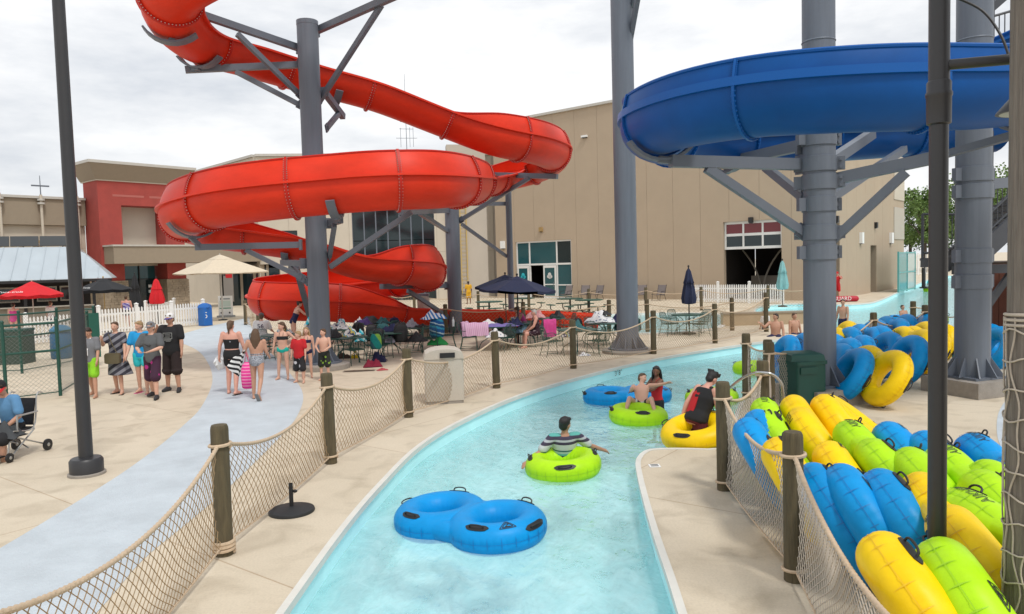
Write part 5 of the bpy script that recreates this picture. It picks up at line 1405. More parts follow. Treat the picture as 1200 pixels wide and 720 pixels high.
s_dress = striped('diagonal striped jersey', [(0, (.03, .03, .045)), (.5, (.20, .20, .23))], .135, (.55, .1, .83)); s_shirt = striped('striped tee', [(0, (.50, .52, .54)), (.30, (.045, .035, .065)), (.44, (.40, .42, .46)), (.54, (.05, .04, .075)), (.70, (.10, .38, .34)), (.80, (.42, .52, .50)), (.92, (.03, .10, .12))], .30, (0, -.25, 1))
sp_suit = spotted('speckled swim cloth', (.34, .36, .40), (.08, .08, .10), 55, .42); sp_black = spotted('black floral cloth', (.010, .010, .012), (.22, .23, .27), 9, .16); sp_cam = spotted('camouflage trunks', (.015, .018, .015), (.20, .36, .04), 11, .30); sp_bw = spotted('black and white trunks', (.015, .015, .018), (.52, .52, .55), 7, .26); sp_dot = spotted('dotted dress cloth', (.03, .008, .018), (.60, .50, .52), 14, .20)
s_purp = striped('purple swim print', [(0, (.30, .26, .60)), (.4, (.05, .05, .30)), (.7, (.55, .50, .70))], .16, (.5, 0, .9), wob=.8)
s_sole = mat('dark sole', (.02, .02, .02), .8); c_shoe = mat('dark trainers', (.03, .03, .033), .7, var=.2); c_pink = cl('pink cloth', (.60, .06, .26))
V_ = 'visitors walking on the deck'
def W_(px, py): return G(px, py)
# --- group walking towards the camera at the left
J = person('boy in grey tee and lime shorts with white lanyard behind the light pole', W_(109, 466), 176, 1.58, 'tan', ('dark', 'short'), head=(0, 28), arms=[(8, 8, 20, 4), (6, 8, 14, 5)], legs=[(6, 2, 2, 2), (-10, 2, -20, 2)], wear=[('tee', c_grey), ('shorts', c_lime, {'len': .8, 'cuff': .095})], group=V_)
ln_ = thing('lanyard', 'white lanyard with a card round the neck of the boy in lime shorts', 'lanyard', J['tp'](0, .12, .25))
for s in (-1, 1): MB().beam(J['tp'](s * .055, .05, .535), J['tp'](s * .01, .15, .22), .025, .004, (0, 1, 0)).build('strap', c_white, ln_, smooth=False)
MB().box(J['tp'](0, .155, .17), (.07, .008, .10)).build('card', c_white, ln_, smooth=False)
gbal = MB().ball(J['hand'][1] + Vector((-.02, -.05, .12)), .062).build('ball', mat('green ball', (.02, .45, .16), .3)); tag(gbal, 'small green ball held by the boy with the lanyard', 'ball')
J = person('woman in a diagonally striped grey dress eating, bag at hip', W_(139, 462), 182, 1.66, 'fair', ('brown', 'bun'), arms=[(14, 12, 22, 6), (38, 6, 128, -18)], legs=[(9, 1, -4, 1), (-9, 1, -14, 1)], wear=[('dress', s_dress)], shoes=('flip', s_sole), group=V_)
bg_ = thing('shoulder_bag', 'olive shoulder bag on the striped dress', 'bag', J['tp'](-.06, .22, -.02))
o = MB(); q = J['tp'](-.02, .22, -.03); o.loft([[(q.x + x * s_, q.y - .05 * y, q.z + zz) for x, y in ((-1, 1), (1, 1), (1, -1), (-1, -1))] for zz, s_ in ((-.14, .12), (-.12, .17), (.06, .17), (.10, .14))]); o.build('pouch', mat('olive leather', (.11, .09, .05), .6, var=.2), bg_)
MB().tube([J['tp'](-.12, .2, .05), J['tp'](.02, .15, .30), J['tp'](.12, .08, .52)], .010, 6).build('strap', mat('olive leather', (.11, .09, .05), .6), bg_)
person('person in bright blue tee and cyan shorts half behind the grey tee boy', W_(168, 461), 186, 1.66, 'fair', ('blond', 'short'), head=(-30, 10), arms=[(5, 8, 10, 5), (10, 12, 30, 5)], legs=[(8, 2, 0, 2), (-8, 2, -12, 2)], wear=[('tee', c_aqua), ('shorts', c_cyan, {'len': .5})], shoes=('flip', c_pink), group=V_)
J = person('boy in charcoal tee, plum board shorts and cap', W_(181, 467), 178, 1.68, 'fair', ('brown', 'short'), arms=[(24, 18, 72, -38), (24, 18, 72, -38)], legs=[(16, 3, 4, 3), (-8, 3, -24, 3)], wear=[('tee', c_char, {'hem': -.10}), ('shorts', c_plum, {'len': 1.0, 'cuff': .10})], hat=(c_grey, c_grey), shoes=('shoe', c_shoe), girth=1.08, group=V_)
sw = MB(); pts = [(-.09, -.02), (-.05, -.045), (.0, -.03), (.10, .035), (.0, -.005), (-.045, -.018), (-.07, -.008), (-.055, .02)]
sw.add([J['tp'](x + .02, .158, .31 + y) for x, y in pts], [tuple(range(len(pts)))]); sw.v = [tuple(J['M'].inverted() @ Vector(v)) for v in sw.v]; sw.build('chest_mark', M_black, J['root'], smooth=False, world=False)
J = person('tall person in black tee, dark shorts and white cap', W_(204, 459), 180, 1.80, 'tan', ('brown', 'short'), head=(-10, 6), arms=[(10, 10, 16, 6), (48, 26, 142, -34)], legs=[(10, 4, 0, 4), (-4, 5, -8, 5)], wear=[('tee', c_black, {'hem': -.13, 'inf': .03}), ('shorts', cl('dark brown cloth', (.022, .012, .012)), {'len': 1.02, 'cuff': .105})], hat=(c_white, cl('purple cloth', (.10, .07, .22))), shoes=('shoe', c_shoe), girth=1.15, group=V_)
gp = MB()
for x0, x1, z0, z1 in ((-.10, .10, .385, .395), (-.10, -.09, .27, .385), (.09, .10, .27, .385), (-.10, .10, .26, .27), (-.06, .06, .35, .357), (-.07, .05, .32, .328), (-.05, .07, .29, .297), (-.08, .08, .23, .245), (-.06, .04, .205, .215)):
    gp.add([J['ltp'](x, .182 - .5 * x * x, z) for x, z in ((x0, z0), (x1, z0), (x1, z1), (x0, z1))], [(0, 1, 2, 3)])
gp.build('shirt_print', mat('pale shirt print', (.30, .31, .30), .8), J['root'], smooth=False, world=False)
# --- two walking away
person('woman in black swim top and shorts walking away', W_(274, 462), -6, 1.64, 'pink', ('brown', 'tail'), arms=[(-6, 16, 4, 8), (10, 14, 24, 6)], legs=[(6, 3, -2, 3), (-8, 3, -14, 3)], wear=[('bandeau', sp_black, {'z0': .14, 'z1': .37, 'straps': False}), ('shorts', c_black, {'len': .45, 'waist': .12})], shoes=('flip', s_sole), girth=1.14, group=V_)
hd_ = person('girl with long hair in grey speckled swimsuit walking away', W_(303, 468), 3, 1.50, 'tan', ('brown', 'long'), arms=[(0, 24, 26, 30), (10, 8, 60, 0)], legs=[(6, 2, 0, 2), (-10, 1, -38, 1, -60)], wear=[('onepiece', sp_suit, {'top': .16, 'straps': False}), ('bandeau', sp_suit, {'z0': .16, 'z1': .20})], shoes=('flip', mat('grey sole', (.2, .2, .2), .8)), girth=1.06, group=V_)
wbag = G(266, 461); tw = MB(); q = Vector((wbag.x + .0, wbag.y, .70)); tw.ball(q, (.13, .07, .15), 9, 7)
for i, v in enumerate(tw.v): tw.v[i] = (v[0] + .03 * math.sin(i * 2.3), v[1] + .02 * math.sin(i * 1.7), v[2] + .03 * math.sin(i * 3.1))
q2 = G(258, 462); tw.v = [(v[0] - q.x + q2.x, v[1], v[2]) for v in tw.v]
tag(tw.build('plastic_bag', mat('white plastic', (.72, .74, .76), .4), ang=20), 'crumpled white plastic bag in the left hand of the woman in black', 'bag')
# striped towel over the girl's arm and a pink bag
tl = MB(); h0 = hd_['arm'][-1][1] + Vector((.10, -.07, .10)); rings = []
for i in range(9):
    u = i / 8; x = h0.x - .02 - .26 * u + .05 * math.sin(u * 3); zt_ = h0.z - .02 - .16 * u; zb_ = h0.z - .55 - .12 * math.sin(PI * u) + .18 * u
    rings.append([(x, h0.y - .05 - .05 * math.sin(u * 9), zt_), (x, h0.y - .09 - .05 * math.sin(u * 9), zt_), (x - .12, h0.y - .11 - .06 * math.sin(u * 7 + 1), zb_), (x - .12, h0.y - .05 - .06 * math.sin(u * 7 + 1), zb_)])
tl.loft(rings); tag(tl.build('striped_towel', striped('black and white towel', [(0, (.75, .75, .75)), (.5, (.012, .012, .014))], .10, (.35, 0, .94)), ang=60), 'black and white striped towel hanging from the girl walking away', 'towel')
pk = thing('mesh_bag', 'pink striped bag carried between the two walking away', 'bag', G(291, 462))
q = G(291, 462); o = MB(); o.loft([[(q.x + r_ * .14 * math.cos(a), q.y + r_ * .09 * math.sin(a), z_) for a in [2 * PI * i / 14 for i in range(14)]] for z_, r_ in ((.12, .6), (.16, .95), (.35, 1.05), (.55, 1.0), (.68, .7), (.72, .3))]); o.build('sack', striped('pink striped mesh', [(0, (.80, .04, .30)), (.6, (.85, .30, .50))], .07), pk)
MB().tube([q + Vector((-.05, 0, .70)), q + Vector((.0, -.02, .95)), q + Vector((.06, 0, .70))], .01, 6).build('strap', c_pink, pk)
# --- family by the left column
F_ = 'children beside the left column'
person('girl in black bikini top and teal bottoms with hand on hip', W_(333, 445), 178, 1.42, 'fair', ('brown', 'tail'), head=(-40, 5), arms=[(-14, 44, 10, -42), (0, 14, 6, 8)], legs=[(2, 3, 0, 2), (0, 6, 0, 4)], wear=[('bandeau', c_black), ('briefs', c_teal)], group=F_)
person('small boy in red tee and black patterned shorts', W_(352, 449), 170, 1.24, 'fair', ('blond', 'short'), head=(-45, 6), arms=[(4, 10, 10, 4), (4, 10, 10, 4)], legs=[(4, 4, 0, 3), (-4, 5, -6, 4)], wear=[('tee', c_red, {'hem': -.10, 'inf': .03}), ('shorts', sp_bw, {'len': 1.0, 'cuff': .105})], group=F_)
person('child with blond hair half hidden behind the red tee boy', W_(361, 443), 185, 1.26, 'fair', ('blond', 'long'), arms=[(4, 10, 10, 4), (4, 14, 60, -20)], wear=[('briefs', c_navy), ('bandeau', c_navy)], group=F_)
person('shirtless boy in dark camouflage trunks in front of the column footing', W_(381, 446), 176, 1.25, 'fair', ('brown', 'short'), head=(-28, 0), arms=[(16, 14, 60, -34), (16, 14, 56, -34)], wear=[('shorts', sp_cam, {'len': .9, 'cuff': .10})], group=F_)
J = person('woman in navy swimsuit bending over the bags', W_(345, 406), -60, 1.66, 'fair', ('dark', 'bun'), lean=22, arms=[(62, 8, 92, -5), (66, 8, 96, -5)], wear=[('onepiece', c_navy, {'top': .30})], group='visitors at the patio tables')
J = person('man in white numbered tee sitting with his back turned', G(307, 412), 8, 1.75, 'fair', ('brown', 'short'), pelvis=.50, lean=14, arms=[(20, 10, 70, 0), (40, 16, 80, 10)], legs=[(86, 10, 5, 0), (86, 10, 5, 0)], wear=[('tee', c_white, {'inf': .025}), ('shorts', cl('pale blue denim', (.22, .30, .42)), {'len': 1.0})], hat=(c_char, c_char), girth=1.15, group='visitors at the patio tables')
nb = MB(); nb.add([J['ltp'](v.x * -1.0, -.163, .33 + v.y) for v in TXT['num'][0]], [tuple(reversed(f)) for f in TXT['num'][1]]); nb.v = [(-(v[0]), v[1], v[2]) for v in nb.v]; nb.f = [tuple(reversed(f)) for f in nb.f]; nb.build('shirt_number', c_navy, J['root'], smooth=False, world=False)
# --- background visitors
B_ = 'visitors in the background'
def back(px, d, lab, H, face, **k):
    p = D(px, 340, d); return person(lab, Vector((p.x, p.y, 0)), face, H, vox=.022, group=B_, **k)
back(147, 38.5, 'woman in purple swimsuit behind the white picket fence', 1.66, 10, skin='pink', hair=('brown', 'bun'), girth=1.15, wear=[('onepiece', s_purp, {'top': .42}), ('shorts', c_black, {'len': .3})])
back(14, 33.5, 'person in pink swimsuit at the bar left of red umbrella pole', 1.62, 10, skin='pink', hair=('dark', 'bun'), wear=[('onepiece', c_pink, {'top': .42})])
back(58, 34.5, 'person in white tee right of the red umbrella pole', 1.62, -8, skin='fair', hair=('brown', 'short'), wear=[('tee', c_white), ('shorts', c_navy)])
back(549, 54, 'person in yellow cloth with blue bag near the pale pier', 1.6, 20, skin='brown', hair=('black', 'short'), wear=[('tee', cl('yellow cloth', (.62, .34, .02))), ('shorts', cl('yellow cloth', (.62, .34, .02)), {'len': 1.0})])
J = back(981, 46.5, 'lifeguard in red standing with arms raised to the face', 1.70, 150, skin='pink', hair=('brown', 'short'), arms=[(70, 20, 150, -30), (60, 30, 140, -40)], wear=[('tee', c_red), ('shorts', c_red, {'len': .8})], hat=(c_red, c_red))
# --- seated at the tables
person('woman with grey hair in dotted dress sitting at the umbrella table', G(630, 407), 100, 1.62, 'pink', ('grey', 'short'), pelvis=.50, lean=8, arms=[(30, 10, 60, -20), (30, 10, 55, 0)], legs=[(85, 8, 5, 0), (85, 8, 5, 0)], wear=[('onepiece', sp_dot, {'top': .45}), ('shorts', sp_dot, {'len': .6})], girth=1.2, group='visitors at the patio tables')
person('woman leaning beside the grey haired woman at the table', G(617, 403), 110, 1.62, 'tan', ('brown', 'bun'), pelvis=.62, lean=30, arms=[(60, 5, 80, 0), (50, 8, 80, 0)], legs=[(60, 8, 0, 0), (60, 8, 0, 0)], wear=[('tank', c_pink), ('shorts', c_navy)], group='visitors at the patio tables')
# --- man in the wheeled chair at the left edge
J = person('man in blue tee and black cap seated at the left edge', G(18, 534), 172, 1.62, 'tan', ('dark', 'short'), pelvis=.47, lean=16, head=(20, 14), arms=[(20, 16, 60, -30), (52, 20, 148, -30)], legs=[(72, 10, -2, -4), (72, 14, -8, 0)], wear=[('tee', c_blue), ('shorts', c_black, {'len': 1.0, 'cuff': .10})], hat=(c_black, c_red), shoes=('shoe', c_black), group='visitors in the foreground')
JW = J
# --- in the river
R_ = 'people in the river'
zc = WL + .02
J = person('young man in striped tee sitting in the lime tube', G(661, 545, WL), 8, 1.72, 'olive', ('black', 'short'), vox=.0125, pelvis=-.04, lean=-10, head=(-48, 4), arms=[(-20, 44, -70, 50), (10, 50, 34, 58)], legs=[(84, 10, 62, 2), (80, 14, 58, 4)], wear=[('tee', s_shirt, {'sleeve': .75, 'hem': -.02}), ('shorts', c_navy, {'len': .9})], group=R_)
J = person('girl with long dark hair in red swimsuit standing in the river', Vector((2.92, 15.25, -1.03)), 110, 1.60, 'brown', ('black', 'long'), vox=.0135, head=(48, 5), arms=[(58, 10, 85, 10), (40, 4, 85, 8)], wear=[('onepiece', c_red, {'top': .40}), ('shorts', c_black, {'len': .5})], group=R_)
J = person('shirtless boy lying across the lime tube reaching out', G(752, 486, WL), 158, 1.5, 'fair', ('brown', 'short'), vox=.0125, pelvis=.17, lean=-34, side=6, head=(75, 12), arms=[(66, 50, 80, 62), (48, 4, 70, -14)], legs=[(126, 26, 60, 20), (122, 12, 54, 4)], wear=[('shorts', striped('black and white shorts', [(0, (.02, .02, .03)), (.6, (.6, .6, .6))], .13, (1, .3, .4)), {'len': .45})], group=R_)
J = person('swimmer in red and black vest wading with the yellow tube', Vector((2.82, 11.55, -.66)), -64, 1.70, 'pink', ('black', 'spiky'), vox=.0125, lean=26, head=(6, 8), arms=[(-10, 16, 8, 10), (26, 14, 60, 0)], wear=[('vest', c_black, {'inf': .02}), ('shorts', c_maroon, {'len': .9})], girth=1.22, group=R_)
vp = MB(); rings = []
for z_ in [-.06 + .56 * i / 9 for i in range(10)]:     # red side panel of the vest
    r_ = .205 if z_ < .40 else .205 - (z_ - .40) * .9
    rings.append([J['ltp'](math.cos(a) * (r_ + o_) - .008, math.sin(a) * (r_ * .70 + o_), z_) for a, o_ in ((R(196), .008), (R(222), .012), (R(248), .012), (R(282), .008), (R(282), -.02), (R(196), -.02))])
vp.loft(rings); vp.build('vest_panel', c_red, J['root'], world=False)
person('shirtless man sitting on the far bank, arm raised', G(909, 397, -.1), 150, 1.76, 'tan', ('dark', 'short'), pelvis=.06, lean=-4, head=(-40, 0), arms=[(10, 14, 20, 5), (50, 30, 120, 20)], legs=[(86, 10, 30, 0), (86, 10, 30, 0)], wear=[('shorts', c_navy)], girth=1.1, group=R_)
person('child with dark hair in white shirt in front of the shirtless man', G(897, 405, WL - .35), 20, 1.30, 'olive', ('black', 'short'), wear=[('tee', c_white), ('shorts', c_navy)], group=R_)
person('person partly hidden by the blue slide column at the bank', G(931, 396, -.15), 200, 1.7, 'tan', ('brown', 'short'), pelvis=.10, legs=[(86, 10, 30, 0), (86, 10, 30, 0)], wear=[('shorts', c_navy)], group=R_)
person('man standing in the river above the blue tube pile', G(988, 404, -.75), 120, 1.75, 'tan', ('dark', 'short'), head=(30, 0), wear=[('shorts', c_navy)], group=R_)
person('swimmer resting on the far blue tube', G(1060, 377, WL), 200, 1.6, 'olive', ('dark', 'short'), pelvis=.0, lean=-10, legs=[(80, 8, 40, 0), (80, 8, 40, 0)], wear=[('shorts', c_navy)], vox=.022, group=R_)
person('swimmer in teal on the farthest lime tube', G(1091, 340, WL), 160, 1.6, 'brown', ('black', 'short'), pelvis=.3, arms=[(20, 70, 40, 110), (10, 20, 20, 10)], legs=[(80, 8, 40, 0), (80, 8, 40, 0)], wear=[('tee', c_cyan), ('shorts', c_cyan)], vox=.03, group=R_)
flush()
# ================================================================ bar kiosk at the left
KZ0, KZ1 = 2.62, 4.55
k0 = D(131, 325, 43.5); k0 = Vector((k0.x, k0.y, 0))
kio = thing('poolside_bar', 'poolside bar with grey metal hip roof and dark serving windows', 'building', k0)
bx_ = Vector((-.90, -.43, 0)).normalized(); by_ = Vector((-.43, .90, 0)).normalized(); KW, KD_ = 17.0, 7.0
def kp(a, b, z): return k0 + bx_ * a + by_ * b + Z * z
e0, e1, r0, r1 = (kp(0, 0, KZ0), kp(KW, 0, KZ0), kp(1.9, 3.5, KZ1), kp(KW, 3.5, KZ1))
npan = 24
for i in range(npan):               # standing seam sheets of the front slope, cut by the hip
    a0, a1 = KW * i / npan + .012, KW * (i + 1) / npan - .012
    def top(a): return kp(max(a, 0), 3.5 * min(1, a / 1.9), KZ0 + (KZ1 - KZ0) * min(1, a / 1.9))
    q = [kp(a0, 0, KZ0), kp(a1, 0, KZ0), top(a1), top(a0)]; dn = Vector((0, 0, -.03))
    MB().add(q + [v + dn for v in q], [(0, 3, 2, 1), (4, 5, 6, 7), (0, 1, 5, 4), (1, 2, 6, 5), (2, 3, 7, 6), (3, 0, 4, 7)]).build('roof_sheet', M_tin, kio, smooth=False)
    if i: MB().beam(kp(a0 - .012, 0, KZ0 + .02), top(a0 - .012) + Z * .02, .03, .05).build('roof_seam', M_tin, kio, smooth=False)
q = [kp(0, 0, KZ0), r0, kp(0, 7, KZ0)]; MB().add(q + [v - Z * .03 for v in q], [(0, 2, 1), (3, 4, 5), (0, 1, 4, 3), (1, 2, 5, 4), (2, 0, 3, 5)]).build('roof_sheet', M_tin, kio, smooth=False)
MB().beam(kp(0, .0, KZ0 - .11), kp(KW, 0, KZ0 - .11), .06, .14).build('fascia_board', M_black, kio, smooth=False)
M3k = Matrix((bx_, by_, Z)).transposed()
MB().box(kp(KW / 2 + .6, 3.3, 1.3), (KW - 1.5, .2, 2.6), M=M3k).build('back_wall', M_inside, kio, smooth=False)
MB().box(kp(KW / 2 + .5, 1.0, .52), (KW - 1.2, .5, 1.04), M=M3k).build('counter', mat('bar front', (.22, .19, .15), .8, var=.2), kio, smooth=False)
MB().box(kp(KW / 2 + .5, .95, 1.07), (KW - 1.0, .75, .06), M=M3k).build('counter_top', mat('bar top', (.36, .33, .28), .5), kio, smooth=False)
for a in (1.0, 4.4, 7.8, 11.2, 14.6): MB().box(kp(a, .8, 1.25), (.16, .16, 2.5), M=M3k).build('post', M_black, kio, smooth=False)
for k, a in enumerate((2.4, 3.6, 5.5, 6.7, 9.0, 10.2)):
    f_ = MB().box(kp(a, 3.12, 1.75), (1.05, .06, .9), M=M3k).build('window_frame', M_cream, kio, smooth=False); MB().box(kp(a, 3.075, 1.75), (.9, .02, .72), M=M3k).build('pane', M_glass, f_, smooth=False)
MB().box(kp(2.0, 1.5, 3.9), (.1, .1, .1), M=M3k).build('roof_vent', M_steel, kio, smooth=False)
# dark clerestory louvre behind the ridge
for i in range(9): MB().box(kp(3.2 + i * 1.5, 4.2, KZ1 + .38), (1.44, .12, .62), M=M3k @ Matrix.Rotation(R(-18), 3, 'X')).build('louvre', mat('dark tinted louvre', (.035, .042, .048), .3), kio, smooth=False)

# ================================================================ umbrellas
def canopy(o, c, r_, h, n=8, drop=.16, sag=.05, tilt=None):
    rings = []; c = Vector(c); M3 = tilt or Matrix.Identity(3)
    for i, t in enumerate((.04, .25, .5, .75, 1.0)):
        ring = []
        for k in range(n * 4):
            a = 2 * PI * k / (n * 4); f = abs((k % 4) - 2) / 2     # 1 on a rib, 0 between ribs
            rr = r_ * t * (math.cos(PI / n) / math.cos((a % (2 * PI / n)) - PI / n)) / 1.0
            ring.append(c + M3 @ Vector((rr * math.cos(a), rr * math.sin(a), h * (1 - t ** 1.12) - sag * t * (1 - f) * (1 if t > .3 else .3))))
        rings.append(ring)
    rings.append([p - M3 @ Z * drop + (Vector((0, 0, .03)) if (i % 4) == 2 else Vector()) for i, p in enumerate(rings[-1])])
    inner = [[p - Z * .012 for p in r__] for r__ in reversed(rings)]
    return o.loft(rings + inner)
def umbrella(label, base, r_, ztop, h, mt, pole_mt, n=8, tilt=None, drop=.14, vent=True, pole=.024):
    base = Vector(base); t = thing('umbrella', label, 'umbrella', base, group='umbrellas')
    hub = base + Z * (ztop - h)
    cn = canopy(MB(), hub, r_, h, n, drop, tilt=tilt).build('canopy', mt, t, ang=25)
    if vent: canopy(MB(), hub + Z * h * .80, r_ * .26, h * .28, n, .05, .01, tilt).build('vent_cap', mt, cn, ang=25)
    MB().tube([base, base + Z * (ztop + .06)], pole, 10).build('pole', pole_mt, t); MB().ball(base + Z * (ztop + .09), .04).build('finial', pole_mt, t)
    for k in range(n):
        a = 2 * PI * k / n; M3 = tilt or Matrix.Identity(3)
        MB().tube([hub + Z * (h - .08), hub + M3 @ Vector((r_ * .97 * math.cos(a), r_ * .97 * math.sin(a), -.03))], .009, 4).build('rib', pole_mt, t)
    MB().lathe([(.25, 0), (.25, .05), (.05, .08)], 18, base).build('base', M_black, t)
    return t
def closed_umbrella(label, base, ztop, ln, mt, r_=.2):
    base = Vector(base); t = thing('umbrella', label, 'umbrella', base, group='umbrellas')
    rings = []; n = 24
    for i, (u, rr) in enumerate(((0, .12), (.08, .35), (.3, .62), (.42, .80), (.43, .70), (.6, .85), (.85, 1.05), (1.0, .95), (1.02, .5))):
        rings.append([base + Vector((r_ * rr * (1 + .22 * math.cos(a * 6 + u * 2)) * math.cos(a), r_ * rr * (1 + .22 * math.cos(a * 6 + u * 2)) * math.sin(a), ztop - ln * u)) for a in [2 * PI * k / n for k in range(n)]])
    MB().loft(rings).build('folded_canopy', mt, t, ang=60)
    MB().tube([base, base + Z * (ztop + .08)], .024, 8).build('pole', M_black, t); MB().ball(base + Z * (ztop + .09), .04).build('finial', M_black, t)
    MB().lathe([(.25, 0), (.25, .05), (.05, .08)], 18, base).build('base', M_black, t)
    return t
u_red = cl('red canvas', (.60, .012, .020)); u_black = cl('black canvas', (.018, .019, .022)); u_navy = cl('navy canvas', (.016, .024, .065)); u_tan = cl('tan canvas', (.62, .53, .40)); u_teal = cl('pale teal canvas', (.22, .44, .44))
M_pal = mat('pale pole', (.5, .48, .44), .5)
def at_(px, d): p = D(px, 330, d); return Vector((p.x, p.y, 0))
def zt_(px, py, b): return ZD(px, py, b.x, b.y)
b_ = at_(37, 34.0); ur = umbrella('open red umbrella with white script in front of the bar', b_, 1.25, zt_(36, 331, b_), .55, u_red, M_pal)
lt = MB(); ex = Vector((1, -.1, 0)).normalized(); ey = Vector((0, .78, .55)).normalized(); vs_, fs_ = TXT['cocaumb']
zt0 = zt_(36, 331, b_); lt.add([b_ + Vector((-.35 + v.x * .75, -.98 + .5 * v.y, zt0 - .405 + .26 * v.y)) for v in vs_], fs_); lt.build('white_script', M_white, ur, smooth=False)
b_ = at_(121, 36.5); ub = umbrella('open black umbrella with white lettering beside the stone pier', b_, 1.3, zt_(121, 327, b_), .5, u_black, mat('bamboo pole', (.45, .30, .10), .5))
lt = MB(); lt.add([b_ + Vector((-.55 + v.x * .6, -1.0 + .5 * v.y, zt_(121, 327, b_) - .40 + .22 * v.y)) for v in vs_], fs_); lt.build('white_lettering', M_white, ub, smooth=False)
b_ = at_(183, 41); closed_umbrella('closed red umbrella behind the white picket fence', b_, zt_(183, 327, b_), 1.35, u_red, .34)
b_ = at_(158, 44); closed_umbrella('closed black umbrella at the portal doors', b_, zt_(158, 322, b_), 2.0, u_black, .30)
b_ = at_(259, 43); umbrella('large tan square umbrella in front of the lobby doors', b_, 2.75, zt_(259, 300, b_), .95, u_tan, M_pal, n=4, drop=.06, pole=.05)
b_ = at_(606, 25.4); tl_ = Matrix.Rotation(R(3), 3, 'Y'); umbrella('open navy umbrella over the table with the seated women', b_, 1.3, zt_(605, 325, b_), .42, u_navy, M_black, n=6, tilt=tl_, drop=.08)
b_ = at_(592, 29.5); umbrella('second open navy umbrella just behind the first', b_, 1.2, zt_(592, 323, b_), .42, u_navy, M_black, n=6, drop=.08)
b_ = at_(807, 27.6); closed_umbrella('closed navy umbrella standing in a patio table', b_, zt_(806, 315, b_), 1.28, u_navy, .22)
b_ = at_(917, 41.5); closed_umbrella('closed pale teal umbrella in front of the white railing', b_, zt_(915, 306, b_), 1.55, u_teal, .26)

# ================================================================ picket and chain link fences
def picket(label, a, b, h=1.05, gap=.15, post=True, ends=True, round_=False):
    a, b = Vector(a), Vector(b); t = (b - a); L_ = t.length; t.normalize(); root = thing('picket_fence', label, 'fence', a, group='white fences')
    M3 = Matrix((t, Vector((-t.y, t.x, 0)), Z)).transposed(); n = int(L_ / gap)
    for z_ in (.22, h * .78): MB().beam(a + Z * z_, b + Z * z_, .04, .09).build('rail', M_white, root, smooth=False)
    me = None
    for i in range(n + 1):
        p = a + t * (L_ * i / n) + Vector((t.y, -t.x, 0)) * .04
        if me is None:
            o = MB(); w_ = .038; pr_ = [(-w_, .06), (w_, .06), (w_, h - .06), (0, h), (-w_, h - .06)]
            o.add([M3 @ Vector((x, -.012, z)) for x, z in pr_] + [M3 @ Vector((x, .012, z)) for x, z in pr_], [(0, 1, 2, 3, 4), (9, 8, 7, 6, 5), (0, 5, 6, 1), (1, 6, 7, 2), (2, 7, 8, 3), (3, 8, 9, 4), (4, 9, 5, 0)])
            ob = o.build('picket', M_white, root, smooth=False, world=False); me = ob.data
        else: ob = bpy.data.objects.new('picket', me); col.objects.link(ob); ob.parent = root
        ob.location = p - a
    npst = max(1, round(L_ / 2.2))
    for i in range(npst + 1):
        p = a + t * (L_ * i / npst); q = MB().box(p + Z * (h + .12) / 2, (.13, .13, h + .12), M=M3).build('post', M_white, root, smooth=False)
        MB().loft([[p + M3 @ Vector((x * s, y * s, z)) for x, y in ((-1, -1), (1, -1), (1, 1), (-1, 1))] for s, z in ((.08, h + .123), (.08, h + .15), (.01, h + .20))]).build('post_cap', M_white, q, smooth=False)
    return root
picket('white picket fence in front of the closed red umbrella', G(117, 393), G(239, 381), 1.2)
picket('short white picket run behind the main picket fence', G(172, 381), G(205, 376), 1.15)
picket('white picket fence left of the light pole behind the chain link', G(32, 405), G(88, 399), 1.15)
p0 = A + U * (gA - 1.0) + nF * 3.2; p1 = A + U * (gB + 1.2) + nF * 3.2
picket('white railing in front of the raised overhead door', p0, p1, 1.15, .14)
picket('white fence at the far end of the tan hall', G(1060, 323), G(1092, 322), 2.6, .4)
def chain(label, pts, h=1.55, top=True):
    pts = [Vector(p) for p in pts]; root = thing('chain_link_fence', label, 'fence', pts[0])
    for p in pts: 
        q = MB().tube([p, p + Z * (h + .04)], .038, 10).build('post', M_green, root); MB().ball(p + Z * (h + .06), .045).build('post_cap', M_green, q)
    M_wire = MATS.get('chain wire') or mat('chain wire', (.20, .22, .20), .5, metal=.5)
    for a, b in zip(pts[:-1], pts[1:]):
        for z_ in (h - .02, h * .62, .10) : MB().tube([a + Z * z_, b + Z * z_], .028 if z_ > .2 else .012, 8).build('rail', M_green, root)
        L_ = (b - a).length; c_ = .10; nu = int(L_ / c_); nv = int(h / c_); o = MB()
        for s in (1, -1):
            for k in range(-nv, nu + nv + 1):
                i0 = k; js = [j for j in range(nv + 1) if 0 <= k + s * j <= nu]
                if len(js) > 1:
                    j0, j1 = js[0], js[-1]; o.tube([a.lerp(b, (k + s * j0) / nu) + Z * (.06 + (h - .1) * j0 / nv), a.lerp(b, (k + s * j1) / nu) + Z * (.06 + (h - .1) * j1 / nv)], .0028, 3, cap=False)
        tag(o.build('wire_mesh', M_wire, root), kind='stuff')
    return root
chain('green chain link fence left of the light pole', [G(-70, 474), G(8, 472), G(71, 464), G(106, 442)], 1.72)
chain('second green chain link fence behind the first, with gate posts', [G(-40, 440), G(26, 438), G(70, 430), G(96, 424), G(113, 426)], 1.72)
bn = G(104, 430); tag(MB().box(bn + Vector((.0, -.05, .95)), (.75, .02, 1.35), R(38)).build('banner', mat('green banner', (.012, .10, .07), .7)), 'green banner hanging on the chain link gate', 'banner')
gbx = G(20, 426); bt = thing('litter_bin', 'dark green litter bin behind the chain link fence', 'bin', gbx)
rbox(MB(), gbx, .42, .36, 0, 1.05, R(5), .06).build('body', mat('drab green bin', (.03, .055, .04), .6), bt); rbox(MB(), gbx, .44, .38, 1.05, 1.12, R(5), .06).build('lid', M_gbin, bt)

